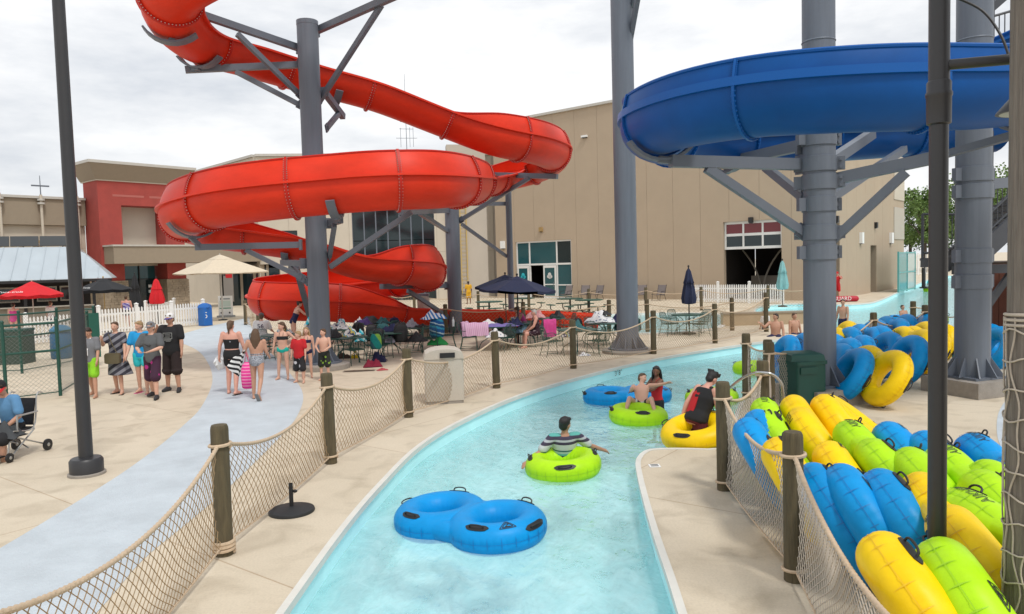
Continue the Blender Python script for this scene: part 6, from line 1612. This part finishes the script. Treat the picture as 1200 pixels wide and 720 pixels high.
# ---------------------------------------------------------------- A-frame board and lobby notice
p = G(265, 372); sg = thing('a_frame_sign', 'white A-frame sign board on a grey weighted base', 'sign', p)
MB().box(p + Z * .06, (.95, .5, .12)).build('weighted_base', mat('grey resin base', (.30, .31, .31), .7), sg)
MB().box(p + Z * .72, (.85, .09, 1.18)).build('panel', M_white, sg, smooth=False)
for x, z_, w_, h_, mt in ((-.22, 1.13, .14, .13, M_black), (.10, 1.13, .4, .09, mat('sign grey', (.3, .33, .33), .7)), (0, .84, .66, .36, mat('sign pale green', (.55, .66, .60), .7)), (0, .56, .72, .06, mat('sign green', (.05, .30, .20), .7)), (-.25, .28, .1, .1, M_black), (.25, .28, .1, .1, M_black)):
    MB().box(p + Vector((x, -.049, z_)), (w_, .006, h_)).build('printed_panel', mt, sg, smooth=False)
p = D(268, 340, 58.5); nb_ = thing('notice_board', 'tall grey notice board with red heading beside the lobby doors', 'sign', Vector((p.x, p.y, 0)))
MB().box(Vector((p.x, p.y, 1.6)), (.75, .08, 2.3)).build('panel', mat('grey board', (.22, .20, .18), .7), nb_, smooth=False); MB().box(Vector((p.x + .08, p.y - .045, 2.45)), (.5, .01, .3)).build('red_heading', c_red, nb_, smooth=False); MB().box(Vector((p.x - .26, p.y - .045, 2.55)), (.16, .01, .16)).build('black_square', M_black, nb_, smooth=False)

# ================================================================ patio furniture
M_patio = mat('green patio mesh', (.018, .075, .058), .5, var=.15, vscale=12)
def make_chair():
    r_ = thing('patio_chair', 'x', 'chair', group='green patio chairs')
    def tb(name, pts, rr=.011): MB().tube(pts, rr, 6).build(name, M_patio, r_, world=False)
    sl = [(.24, .445), (.10, .435), (-.05, .43), (-.20, .425)]; bk = [(-.20, .43, .20), (-.25, .60, .215), (-.30, .80, .20), (-.315, .87, .15)]
    o = MB(); o.tube([(-.22, .24, .445), (.22, .24, .445), (.22, -.2, .425), (-.22, -.2, .425)], .010, 5, closed=True)
    for k in range(1, 16): o.tube([(-.22 + .44 * k / 16, y, z) for y, z in sl], .0035, 4)
    for k in range(1, 10): o.tube([(-.22, .24 - .44 * k / 10, .445 - .02 * k / 10), (.22, .24 - .44 * k / 10, .445 - .02 * k / 10)], .0035, 4)
    tag(o.build('seat', M_patio, r_, world=False), kind='stuff'); o = MB(); o.tube([(-w_, y, z) for y, z, w_ in bk] + [(w_, y, z) for y, z, w_ in reversed(bk)], .010, 5)
    for k in range(1, 15): o.tube([((-1 + 2 * k / 15) * w_, y, z) for y, z, w_ in bk], .0035, 4)
    for k in range(1, 10): z = .43 + .044 * k; y = -.20 - .115 * k / 10; o.tube([(-.2, y, z), (.2, y, z)], .0035, 4)
    tag(o.build('backrest', M_patio, r_, world=False), kind='stuff')
    for s in (-1, 1):
        tb('leg', catmull([(s * .25, .27, 0), (s * .24, .25, .25), (s * .235, .23, .44), (s * .235, .20, .62), (s * .24, .08, .66), (s * .235, -.12, .64), (s * .215, -.27, .66)], 4))
        tb('leg', catmull([(s * .26, -.30, 0), (s * .24, -.24, .22), (s * .22, -.20, .42)], 4))
        tb('rail', [(s * .25, .26, .10), (s * .25, -.27, .10)], .008)
    return remember(r_)
def make_table():
    r_ = thing('patio_table', 'x', 'table', group='green patio tables')
    MB().lathe([(.0, .715), (.58, .715), (.60, .725), (.60, .745), (.0, .75)], 28).build('table_top', M_patio, r_, world=False)
    for k in range(4):
        a = PI / 4 + PI / 2 * k; c_, s_ = math.cos(a), math.sin(a)
        MB().tube(catmull([(c_ * .50, s_ * .50, 0), (c_ * .40, s_ * .40, .22), (c_ * .16, s_ * .16, .40), (c_ * .22, s_ * .22, .60), (c_ * .42, s_ * .42, .715)], 5), .013, 6).build('leg', M_patio, r_, world=False)
    MB().tube([(math.cos(2 * PI * k / 16) * .17, math.sin(2 * PI * k / 16) * .17, .40) for k in range(16)], .009, 5, closed=True).build('ring', M_patio, r_, world=False)
    return remember(r_)
CH, TB = make_chair(), make_table(); first = {'c': True, 't': True}
def put(kind, x, y, rz, label):
    src = CH if kind == 'c' else TB
    if first[kind]: o_ = src; first[kind] = False
    else: o_ = copy_tree(src)
    o_.location = (x, y, 0); o_.rotation_euler = (0, 0, rz); o_['label'] = label; return o_
TABLES = [(392, 25.2, 'beside the column and shirtless boy', (40, 150, 260)), (406, 22.2, 'nearest the red and green bags on the deck', (20, 110, 200, 290)), (436, 27.2, 'under the long black bag', (60, 200, 330)), (456, 23.4, 'behind the litter bin, left', (10, 130, 250)), (498, 25.0, 'with the blue striped towel bag', (30, 150, 280)),
          (578, 24.6, 'under the purple towel and navy umbrella', (70, 190, 300)), (612, 25.6, 'where the two women sit', (10, 150, 270)), (644, 27.6, 'right of the seated women', (40, 160, 280)), (712, 24.8, 'left of the tallest column', (20, 130, 240, 330)), (806, 27.6, 'holding the closed navy umbrella', (30, 120, 210, 300)), (328, 23.6, 'next to the man in white tee', (20, 130, 250)), (676, 22.6, 'by the fence post below the far picnic tables', (200, 320))]
TP = []
ords = ('first', 'second', 'third', 'fourth')
for k, (px, d, nm, angs) in enumerate(TABLES):
    p = D(px, 380, d); rn = random.Random(k); TP.append(Vector((p.x, p.y, 0)))
    put('t', p.x, p.y, rn.uniform(0, 1.5), 'round green mesh patio table ' + nm)
    for j, a in enumerate(angs):
        a2 = R(a + rn.uniform(-12, 12)); rr = .72 + rn.uniform(-.04, .12)
        put('c', p.x + math.cos(a2) * rr, p.y + math.sin(a2) * rr, a2 + PI / 2 + rn.uniform(-.3, .3), ('right hand', 'back right', 'back', 'back left', 'left hand', 'front left', 'front', 'front right')[int(((a + 22.5) % 360) // 45)] + ' green chair at table ' + nm)
# ---------------------------------------------------------------- bags, towels, clutter on the patio
def softbox(o, c, sx, sy, sz, rz=0.0, top=.7, seed=0):
    rn = random.Random(seed); rings = []; c = Vector(c)
    for z_, s in ((0, .86), (.10, 1.0), (.5, 1.02), (.80, .93), (.95, top), (1.0, top * .55)):
        ring = []
        for i in range(16):
            a = 2 * PI * i / 16; ca, sa = math.cos(a), math.sin(a); e = 1 / max(abs(ca), abs(sa)); e = 1 + (e - 1) * .62
            x, y = ca * e * sx / 2 * s * (1 + rn.uniform(-.05, .05)), sa * e * sy / 2 * s * (1 + rn.uniform(-.05, .05))
            ring.append(c + Vector((x * math.cos(rz) - y * math.sin(rz), x * math.sin(rz) + y * math.cos(rz), z_ * sz * (1 + rn.uniform(-.03, .03)))))
        rings.append(ring)
    return o.loft(rings)
def backpack(label, c, mt, m2, rz=0.0, s=1.0, kind='backpack'):
    c = Vector(c); t = thing(kind, label, 'bag', c, rz); L3 = lambda x, y, z: (x * s, y * s, z * s)
    softbox(MB(), (0, 0, 0), .34 * s, .22 * s, .46 * s, 0, .72, int(abs(c.x) * 10)).build('body', mt, t, world=False, ang=70)
    softbox(MB(), L3(0, -.12, .04), .26 * s, .10 * s, .24 * s, 0, .8, 3).build('pocket', m2, t, world=False, ang=70)
    for q in (-1, 1): MB().tube([L3(q * .09, .10, .40), L3(q * .11, .20, .25), L3(q * .10, .12, .04)], .015 * s, 6).build('strap', M_black, t, world=False)
    MB().tube([L3(-.05, .02, .45), L3(0, .02, .52), L3(.05, .02, .45)], .012 * s, 6).build('carry_loop', M_black, t, world=False)
def heap(label, c, mt, sx=.5, sy=.35, sz=.16, rz=0.0, name='towel', cat='towel'):
    rn = random.Random(int(c[0] * 97 + c[1] * 31)); o = MB(); c = Vector(c); n, m_ = 18, 12; P = []
    f1, f2, f3 = (rn.uniform(0, 6) for _ in range(3))
    for j in range(m_ + 1):
        for i in range(n + 1):
            u, v = i / n * 2 - 1, j / m_ * 2 - 1; r_ = max(0, 1 - (u * u) ** 1.2 * .9) * max(0, 1 - (v * v) ** 1.2 * .9)
            z_ = .8 * sz * r_ * (.75 + .25 * math.sin(5 * u + f1) + .22 * math.sin(7 * v + 3 * u + f2) + .12 * math.sin(11 * u - 6 * v + f3))
            x, y = u * sx / 2 * (1 + .08 * math.sin(4 * v + f1)), v * sy / 2 * (1 + .1 * math.sin(3 * u + f2))
            P.append(c + Vector((x * math.cos(rz) - y * math.sin(rz), x * math.sin(rz) + y * math.cos(rz), max(z_, .004))))
    k_ = len(P); F = [(j * (n + 1) + i, j * (n + 1) + i + 1, (j + 1) * (n + 1) + i + 1, (j + 1) * (n + 1) + i) for j in range(m_) for i in range(n)]
    o.add(P, F); o.add([(p.x, p.y, c.z + .001) for p in P], [tuple(reversed(f)) for f in F])
    return tag(o.build(name, mt, ang=60), label, cat)
def drape(label, p, rz, mt, wd=.42, up=.30, dn=.45):
    """towel hung over a chair back"""
    o = MB(); rings = []; p = Vector(p); x_ = Vector((math.cos(rz), math.sin(rz), 0)); y_ = Vector((-x_.y, x_.x, 0))
    prof = [(-.05, .89 - dn), (-.055, .70), (-.04, .885), (0, .91), (.04, .885), (.06, .75), (.06, .89 - up)]
    for i in range(11):
        u = (i / 10 - .5) * wd; wv = .018 * math.sin(i * 1.9); a_ = [p + x_ * u + y_ * (q + wv * (1 if z_ < .85 else .2)) + Z * (z_ - .01 * math.sin(i * 1.3)) for q, z_ in prof]; b2 = [v - y_ * .014 - Z * .008 for v in reversed(a_)]
        rings.append(a_ + b2)
    o.loft(rings); return tag(o.build('towel', mt, ang=70), label, 'towel')
s_blue = striped('blue and white towel', [(0, (.72, .74, .76)), (.5, (.02, .16, .45))], .09, (.8, 0, .5)); s_green = striped('green cut bag cloth', [(0, (.005, .22, .20)), (.45, (.22, .45, .06)), (.75, (.02, .10, .12))], .5, (1, .2, .6)); s_aq = striped('aqua towel', [(0, (.02, .42, .55)), (.5, (.30, .62, .66)), (.8, (.7, .75, .75))], .14, (.7, .2, .6), wob=.7); s_bag = striped('blue check bag', [(0, (.01, .10, .32)), (.35, (.03, .30, .48)), (.6, (.01, .08, .20)), (.85, (.45, .60, .65))], .26, (.3, 0, 1), wob=.4)
s_lil = striped('lilac towel', [(0, (.55, .30, .48)), (.5, (.66, .44, .58))], .06, (1, 0, .1)); c_lil = cl('purple cloth towel', (.20, .16, .42)); c_grn = cl('green nylon', (.01, .22, .05)); c_bk = mat('black nylon', (.010, .010, .012), .6, var=.2, vscale=20, bump=.4, bscale=25); c_wh2 = spotted('white print cloth', (.70, .70, .70), (.25, .28, .36), 10, .30); c_tealn = cl('teal nylon', (.03, .12, .13)); c_pu2 = cl('violet cloth', (.09, .05, .20)); c_mix = striped('mixed bright cloth', [(0, (.6, .58, .55)), (.3, (.04, .05, .12)), (.5, (.5, .42, .1)), (.7, (.05, .3, .4)), (.85, (.7, .7, .7))], .3, (.8, .3, .5), wob=1.2)
T_ = .752
def on(k, dx, dy, z=T_): return TP[k] + Vector((dx, dy, z))
heap('pile of bright towels on the table beside the column', on(0, -.1, -.05), c_mix, .9, .6, .26, .2); heap('white printed towel hanging on the table by the column', on(0, .3, -.2), c_wh2, .4, .4, .34)
backpack('small blue and white tote on the table by the column', on(0, .22, .1), s_aq, c_wh2, .3, .7, 'tote_bag')
heap('long black bag lying on the far patio table', on(2, .0, .0), c_bk, 1.25, .45, .30, .1, 'duffel_bag', 'bag'); heap('small white cloth beside the long black bag', on(2, -.48, .1), c_white, .35, .3, .25)
backpack('black backpack on the chair in front of the far table', on(3, -.62, .35, .45), c_bk, c_bk, .3, 1.15); backpack('teal grey backpack beside the black one', on(3, -.25, .30, .45), c_tealn, cl('brown nylon', (.20, .13, .07)), -.1, 1.2); heap('aqua patterned towel over the chair back left of backpacks', on(3, -.95, .3, .45), s_aq, .4, .4, .42); heap('violet cloth at the right of the teal backpack', on(3, .1, .35, .5), c_pu2, .4, .35, .32)
backpack('large black backpack on the table behind the litter bin', on(3, .38, -.2, .45), c_bk, c_bk, .1, 1.25); heap('grey striped jumper on the table behind the litter bin', on(3, .0, -.3, .45), cl('heather cloth', (.18, .17, .20)), .45, .4, .36); heap('black holdall right of the large black backpack', on(3, .85, -.15, .45), c_bk, .7, .45, .30, 0, 'duffel_bag', 'bag')
backpack('tall blue checked cooler bag on the chair', on(4, .45, -.55, .45), s_bag, s_bag, .05, 1.4, 'cooler_bag'); heap('blue and white striped towel on the cooler bag', on(4, .35, -.5, 1.04), s_blue, .75, .5, .34, .5); heap('green nylon sack under the cooler bag', on(4, .48, -.78, .22), c_grn, .66, .35, .30, 0, 'sack', 'bag'); heap('dark cap and cloth on the table left of the striped towel', on(4, -.15, 0), c_bk, .5, .35, .12); 
wb = on(4, .95, -.1, .75); bt = thing('water_bottle', 'clear plastic bottle standing by the striped towel', 'bottle', wb); MB().lathe([(.04, 0), (.042, .2), (.018, .26), (.018, .29)], 12, wb).build('bottle_body', mat('clear plastic', (.6, .65, .66), .15), bt); MB().lathe([(.02, .291), (.02, .315)], 10, wb).build('cap', M_white, bt)
backpack('green and teal bag on the chair nearest the fence', TP[1] + Vector((.95, -.55, .42)), s_green, s_green, .1, .95, 'tote_bag'); 
gz0 = G(437, 430); heap('crimson bag on the deck under the green chairs', (gz0.x, gz0.y, .003), cl('crimson nylon', (.20, .008, .03)), .5, .35, .28, .2, 'bag', 'bag'); gz0 = G(444, 424); heap('navy cloth lying on the crimson bag', (gz0.x, gz0.y, .003), c_navy, .45, .4, .36)
gz0 = G(416, 420); bt = thing('flipper_pair', 'yellow toy on the deck below the patio table', 'toy', gz0); MB().box(gz0 + Z * .05, (.22, .12, .10), .2).build('toy_body', mat('yellow plastic', (.75, .52, .01), .4), bt); MB().tube([gz0 + Vector((-.08, 0, .1)), gz0 + Vector((0, 0, .22)), gz0 + Vector((.08, 0, .1))], .015, 6).build('toy_handle', mat('yellow plastic', (.75, .52, .01), .4), bt)
gz0 = G(403, 420); heap('dark brown bag on the deck beside the yellow toy', (gz0.x, gz0.y, .003), cl('brown nylon dark', (.05, .03, .02)), .45, .3, .22, 0, 'bag', 'bag'); gz0 = G(421, 435); bt = heap('flat dark tray lying on the deck', (gz0.x, gz0.y, .003), cl('brown tray', (.09, .06, .04)), .8, .3, .03, .1, 'tray', 'tray')
gz0 = G(448, 434); heap('red and pink sandals on the deck by the crimson bag', (gz0.x, gz0.y, .003), cl('coral rubber', (.40, .06, .07)), .30, .24, .07, .3, 'sandals', 'sandals')
backpack('grey patterned rucksack on the chair beside the woman in navy', TP[10] + Vector((.95, -.1, .45)), cl('grey nylon', (.16, .18, .24)), c_navy, .4, 1.2); backpack('dark floral bag right of the grey rucksack', TP[10] + Vector((1.30, -.2, .50)), sp_black, c_bk, -.2, 1.2); heap('aqua towel in the hands of the woman in navy swimsuit', J_t if False else TP[10] + Vector((.95, .3, 1.0)), s_aq, .5, .3, .35)
drape('lilac striped towel over a chair at the umbrella table', TP[5] + Vector((-.50, -.62, .02)), .05, s_lil, .72, .35, .40); drape('second lilac towel at the left of the umbrella table', TP[5] + Vector((-.95, -.1, .02)), 1.0, s_lil, .4)
heap('purple towel spread on the umbrella table', on(5, .25, -.1), c_lil, 1.1, .7, .12, .1); heap('folded white towel on the umbrella table', on(5, -.15, .2), c_white, .7, .5, .22); heap('black shoes and bag in front of the purple towel', on(5, .45, -.5, .45), c_bk, .5, .4, .45, 0, 'bag', 'bag'); heap('pale blue towels on the chair below the purple towel', on(5, .1, -.6, .45), c_wh2, .7, .4, .28)
heap('light blue shorts and towels right of the umbrella pole', on(6, .0, -.45, .46), cl('light blue cloth', (.25, .40, .55)), .8, .5, .30); drape('pink towel over the chair right of the seated women', on(6, .9, -.75, 0), .1, c_pink, .42, .2, .55); heap('orange and yellow bag on a chair right of the seated women', on(6, 1.45, -.75, .3), c_mix, .4, .3, .3, 0, 'bag', 'bag'); heap('pink and white towel beyond the seated women', on(7, -.5, .1), cl('rose cloth', (.70, .36, .36)), .7, .5, .36); heap('grey bag on the deck below the far table', on(7, -.2, -.8, .45), cl('grey bag cloth', (.15, .17, .17)), .5, .4, .34, 0, 'bag', 'bag')
heap('black and white patterned towels left of the tall column', on(8, -.25, .05), c_wh2, 1.0, .6, .42, .1); heap('black bag on top of the patterned towels', on(8, -.1, .12, 1.0), c_bk, .5, .35, .16, 0, 'bag', 'bag'); backpack('black and lime backpack at the left of the patterned towels', on(8, -1.0, .0, .45), c_bk, cl('lime nylon', (.25, .5, .02)), .2, 1.0); heap('dark teal towel hanging by the tall column', on(8, .45, -.1, .5), cl('dark teal cloth', (.01, .10, .13)), .5, .4, .5)
gz0 = G(685, 417); heap('pale shoes on the deck behind the second fence post', (gz0.x, gz0.y, .003), c_wh2, .35, .25, .12, 0, 'shoes', 'shoes')

XTRA = [(0, -.45, .55, c_bk), (1, .1, .1, c_mix), (1, -.35, -.1, c_bk), (2, .45, -.2, c_tealn), (2, -.2, -.5, c_pu2), (3, .0, .2, c_navy), (4, -.45, .1, cl('heather cloth', (.18, .17, .20))), (5, .75, .1, c_navy), (6, -.2, .3, c_mix), (7, .3, .2, c_bk), (8, .35, .2, c_navy), (10, .1, .1, c_mix), (11, .0, .0, c_tealn)]
WH = ['behind the column', 'on the table nearest the fence', 'at the near edge of that table', 'on the far table edge', 'left of the backpacks', 'between the backpacks', 'left on the striped towel table', 'right on the umbrella table', 'behind the seated women', 'on the table right of the women', 'by the tall column', 'on the table of the man in white', 'on the last table by the fence']
for k_, (ti, dx, dy, mt) in enumerate(XTRA):
    heap('rumpled cloth bundle ' + WH[k_], on(ti, dx, dy), mt, .55, .42, .30, k_ * .7, 'clothes_bundle', 'clothes')
for k_, (ti, dx, dy, mt, wh) in enumerate(((1, .85, .45, c_bk, 'on the chair right of the nearest table'), (2, .8, .1, c_navy, 'beside the long black bag'), (4, -.8, -.35, c_bk, 'left of the striped cooler'), (6, -.75, .1, c_bk, 'left of the seated women'), (8, .85, -.3, c_tealn, 'right of the tall column'), (0, .75, .2, c_bk, 'right of the column table'))):
    backpack('dark rucksack ' + wh, on(ti, dx, dy, .45), mt, c_bk, k_ * .5, 1.05)
# ---------------------------------------------------------------- picnic tables beyond the red run-out
def picnic(px, d, lab):
    p = D(px, 350, d); p = Vector((p.x, p.y, 0)); t = thing('picnic_table', lab, 'picnic table', p, group='far picnic tables')
    MB().lathe([(.0, .72), (.75, .72), (.75, .77), (.0, .77)], 8, p).build('table_top', M_green, t, smooth=False); MB().tube([p, p + Z * .72], .05, 8).build('pedestal', M_black, t)
    for k in range(4):
        a = PI / 2 * k + .3; q = p + Vector((math.cos(a) * 1.15, math.sin(a) * 1.15, 0)); MB().box(q + Z * .44, (.75, .28, .05), a + PI / 2).build('bench', M_green, t, smooth=False)
        MB().tube(catmull([p + Vector((math.cos(a) * .2, math.sin(a) * .2, .10)), p + Vector((math.cos(a) * .8, math.sin(a) * .8, .06)), q + Z * .2, q + Z * .42], 4), .03, 6).build('leg', M_black, t)
picnic(573, 41, 'green picnic table left of the slim column'); picnic(612, 44, 'green picnic table behind the umbrellas'); picnic(668, 42, 'green picnic table in front of the glazed door'); picnic(690, 40, 'green picnic table nearest the far rope fence')
# ---------------------------------------------------------------- sling chairs along the tan wall
M_sling = mat('grey brown sling', (.17, .145, .14), .8, var=.1)
def sling():
    r_ = thing('lounge_chair', 'x', 'chair', group='sling chairs along the tan wall')
    MB().loft([[(-.30, y, z), (.30, y, z), (.30, y - .01, z - .02), (-.30, y - .01, z - .02)] for y, z in ((-.35, .42), (.15, .36), (.25, .45), (.45, 1.05))]).build('sling', M_sling, r_, world=False, ang=70)
    for s in (-1, 1):
        MB().tube([(s * .32, -.40, .43), (s * .32, .15, .37), (s * .32, .27, .46), (s * .32, .47, 1.07)], .018, 6).build('side_rail', M_black, r_, world=False)
        MB().tube([(s * .32, -.30, .42), (s * .32, -.36, 0)], .018, 6).build('leg', M_black, r_, world=False); MB().tube([(s * .32, .20, .40), (s * .32, .38, 0)], .018, 6).build('leg', M_black, r_, world=False)
        MB().tube([(s * .34, -.25, .42), (s * .34, -.22, .62), (s * .34, .30, .64)], .018, 6).build('armrest', M_black, r_, world=False)
    return remember(r_)
SLG = sling(); wy = math.atan2(U.y, U.x)
for k, (px, lab) in enumerate(((676, 'right beside the glazed door'), (697, 'second from the glazed door'), (712, 'just left of the tallest column'), (749, 'just right of the tallest column'), (763, 'left of the closed navy umbrella'), (784, 'nearest the closed navy umbrella'), (831, 'left of the raised overhead door'), (560, 'under the slim column'))):
    s = sF(px) if px > 600 else -2.2; q = A + U * s + nF * 1.4; o_ = SLG if k == 0 else copy_tree(SLG)
    o_.location = q; o_.rotation_euler = (0, 0, wy + (.25 if k % 3 == 1 else -.1)); o_['label'] = 'grey sling chair against the tan wall, ' + lab
# ---------------------------------------------------------------- lifeguard float, lifeguard post, glass booth
p0 = G(968, 354.5); p1 = G(1003, 353.5); lf = thing('rescue_tube', 'long red rescue tube lettered in white lying at the pool edge', 'rescue tube', p0)
MB().caps(p0 + Z * .17, p1 + Z * .17, .17, .17, 14).build('foam', mat('red foam', (.42, .012, .03), .5), lf)
e_ = (p1 - p0).normalized(); o = MB(); o.add(on_plane([v * 1.6 for v in TXT['guard'][0]], (p0 + p1) / 2 + Vector((e_.y, -e_.x, 0)) * .178 + Z * .19, e_, (0, 0, 1)), TXT['guard'][1]); o.build('lettering', M_white, lf, smooth=False)
q = CR + V * sR(1036) + U * 1.6; gbth = thing('glass_booth', 'teal tinted glass wind screen beside the receding tan wall', 'screen', q)
M_aq = mat('aqua glass', (.05, .27, .28), .1); Mg = Matrix((V, U, Z)).transposed()
for k in range(2):
    MB().box(q + V * (k * 2.6 - 1.3) + Z * 1.45, (2.4, .05, 2.6), M=Mg).build('pane', M_aq if k == 0 else mat('clear pane', (.42, .50, .48), .1), gbth, smooth=False)
    for z_ in (.1, 1.4, 2.8): MB().box(q + V * (k * 2.6 - 1.3) + Z * z_, (2.5, .12, .1), M=Mg).build('rail', mat('aqua frame', (.10, .35, .34), .4), gbth, smooth=False)
for k in range(3): MB().box(q + V * (k * 2.6 - 2.6) + Z * 1.45, (.1, .12, 2.9), M=Mg).build('post', mat('aqua frame', (.10, .35, .34), .4), gbth, smooth=False)
q = q + V * 4.2 + U * .3; MB_ = thing('bollard', 'dark bollard beside the glass wind screen', 'bollard', q); MB().lathe([(.14, 0), (.14, 1.5), (.10, 1.6), (0, 1.62)], 12, q).build('shaft', M_black, MB_); MB().box(q + Z * .06 + V * .6, (1.6, .5, .1), M=Mg).build('foot', M_black, MB_, smooth=False)
# low retaining wall at the end of the peninsula
a, b = G(846, 382), G(948, 379); rw = thing('retaining_wall', 'low beige retaining wall between the splash basin and river', 'wall', a)
MB().beam(a + Z * .23, b + Z * .23, .35, .46).build('wall_body', mat('beige wall render', (.45, .35, .23), .9, var=.1), rw, smooth=False); MB().beam(a + Z * .495, b + Z * .495, .42, .06).build('wall_cap', mat('brown wall cap', (.30, .25, .19), .8), rw, smooth=False)
# ---------------------------------------------------------------- wheeled chair under the man at the left edge
p = G(18, 534); wc = thing('folding_wheelchair', 'folding chair on small wheels under the man at the left edge', 'wheelchair', p, R(172))
M_al = mat('brushed aluminium', (.42, .42, .41), .35, metal=.8)
def wt(name, pts, rr=.012, mt=M_al): MB().tube(pts, rr, 8).build(name, mt, wc, world=False)
MB().box((0, .10, .42), (.46, .44, .03)).build('seat', c_bk, wc, world=False, smooth=False); MB().box((0, -.17, .66), (.44, .03, .42), M=Matrix.Rotation(R(10), 3, 'X')).build('backrest', c_bk, wc, world=False)
for s in (-1, 1):
    wt('frame_tube', catmull([(s * .24, .40, .10), (s * .24, .36, .30), (s * .24, .32, .44), (s * .24, -.12, .42), (s * .24, -.22, .90), (s * .24, -.34, .93)], 5)); wt('frame_tube', [(s * .24, .34, .38), (s * .24, -.30, .12)]); wt('frame_tube', [(s * .24, -.14, .40), (s * .24, .30, .10)]); wt('armrest', [(s * .27, .24, .44), (s * .27, .22, .66), (s * .27, -.18, .66)], .016)
    for y_, r__ in ((-.34, .09), (.42, .07)):
        w_ = MB(); w_.lathe([(r__ * .8, -.02), (r__, -.015), (r__, .015), (r__ * .8, .02)], 24, (s * .28, y_, r__ + .004), M=Matrix.Rotation(R(90), 3, 'Y')); wo = w_.build('wheel', M_black, wc, world=False); MB().lathe([(.02, -.025), (r__ * .5, -.012), (r__ * .5, .012), (.02, .025)], 12, (s * .28, y_, r__ + .004), M=Matrix.Rotation(R(90), 3, 'Y')).build('hub', M_al, wo, world=False)
wt('cross_bar', [(-.24, .0, .12), (.24, .0, .40)]); wt('cross_bar', [(.24, .02, .12), (-.24, .02, .40)]); MB().box((.0, .50, .10), (.42, .16, .02)).build('footrest', M_black, wc, world=False)
q = JW['tp'](.0, .30, .06); heap('dark bag on the lap of the man at the left edge', (q.x, q.y, q.z - .10), cl('slate nylon', (.05, .055, .06)), .62, .40, .34, .1, 'bag', 'bag')

# ================================================================ trees beyond the hall
M_leaf = [mat('leaf green', (.075, .14, .028), .6, var=.3, vscale=3), mat('leaf light', (.12, .20, .045), .6, var=.3, vscale=3)]
M_bark = mat('bark', (.07, .055, .042), .9, var=.3)
def tree(px, d, h, wd, lab, seed, mt):
    p = D(px, 320, d); p = Vector((p.x, p.y, 0)); rn = random.Random(seed); t = thing('tree', lab, 'tree', p, group='trees beyond the hall')
    tr_ = MB(); tr_.tube([p, p + Vector((.1, 0, h * .3)), p + Vector((.0, .2, h * .75))], [h * .028, h * .02, h * .006], 8)
    for k in range(7):
        a = rn.uniform(0, 6.28); z0 = h * rn.uniform(.28, .6); tr_.tube([p + Z * z0, p + Vector((math.cos(a) * wd * .3, math.sin(a) * wd * .3, z0 + h * .18))], [h * .01, h * .003], 5)
    tr_.build('trunk', M_bark, t); cr_ = MB()
    lobes = [(Vector((rn.uniform(-.36, .36) * wd, rn.uniform(-.36, .36) * wd, h * rn.uniform(.38, .9))), wd * rn.uniform(.12, .24)) for _ in range(22)]
    for c_, r_ in lobes:
        for _ in range(190):
            v = Vector((rn.gauss(0, 1), rn.gauss(0, 1), rn.gauss(0, .8))); v = v.normalized() * r_ * rn.uniform(.55, 1.08); q_ = p + c_ + v; s = h * rn.uniform(.010, .022)
            n1 = Vector((rn.uniform(-1, 1), rn.uniform(-1, 1), rn.uniform(-.3, 1))).normalized(); x_ = n1.orthogonal().normalized(); y_ = n1.cross(x_)
            cr_.add([q_ - x_ * s, q_ + y_ * s * .6, q_ + x_ * s, q_ - y_ * s * .6], [(0, 1, 2, 3)])
    tag(cr_.build('crown', mt, t, smooth=False), kind='stuff')
tree(1066, 120, 12, 8, 'broad green tree just right of the tan hall', 1, M_leaf[0]); tree(1083, 105, 12.5, 7, 'lighter green tree in front of the broad one', 2, M_leaf[1]); tree(1098, 118, 11, 8, 'green tree half behind the light pole', 3, M_leaf[0]); tree(1160, 112, 15, 11, 'green tree seen through the stair railing', 4, M_leaf[1]); tree(1188, 120, 14, 10, 'green tree behind the timber pole', 5, M_leaf[0]); tree(1130, 125, 14, 10, 'green tree hidden mostly by the right column', 6, M_leaf[0])
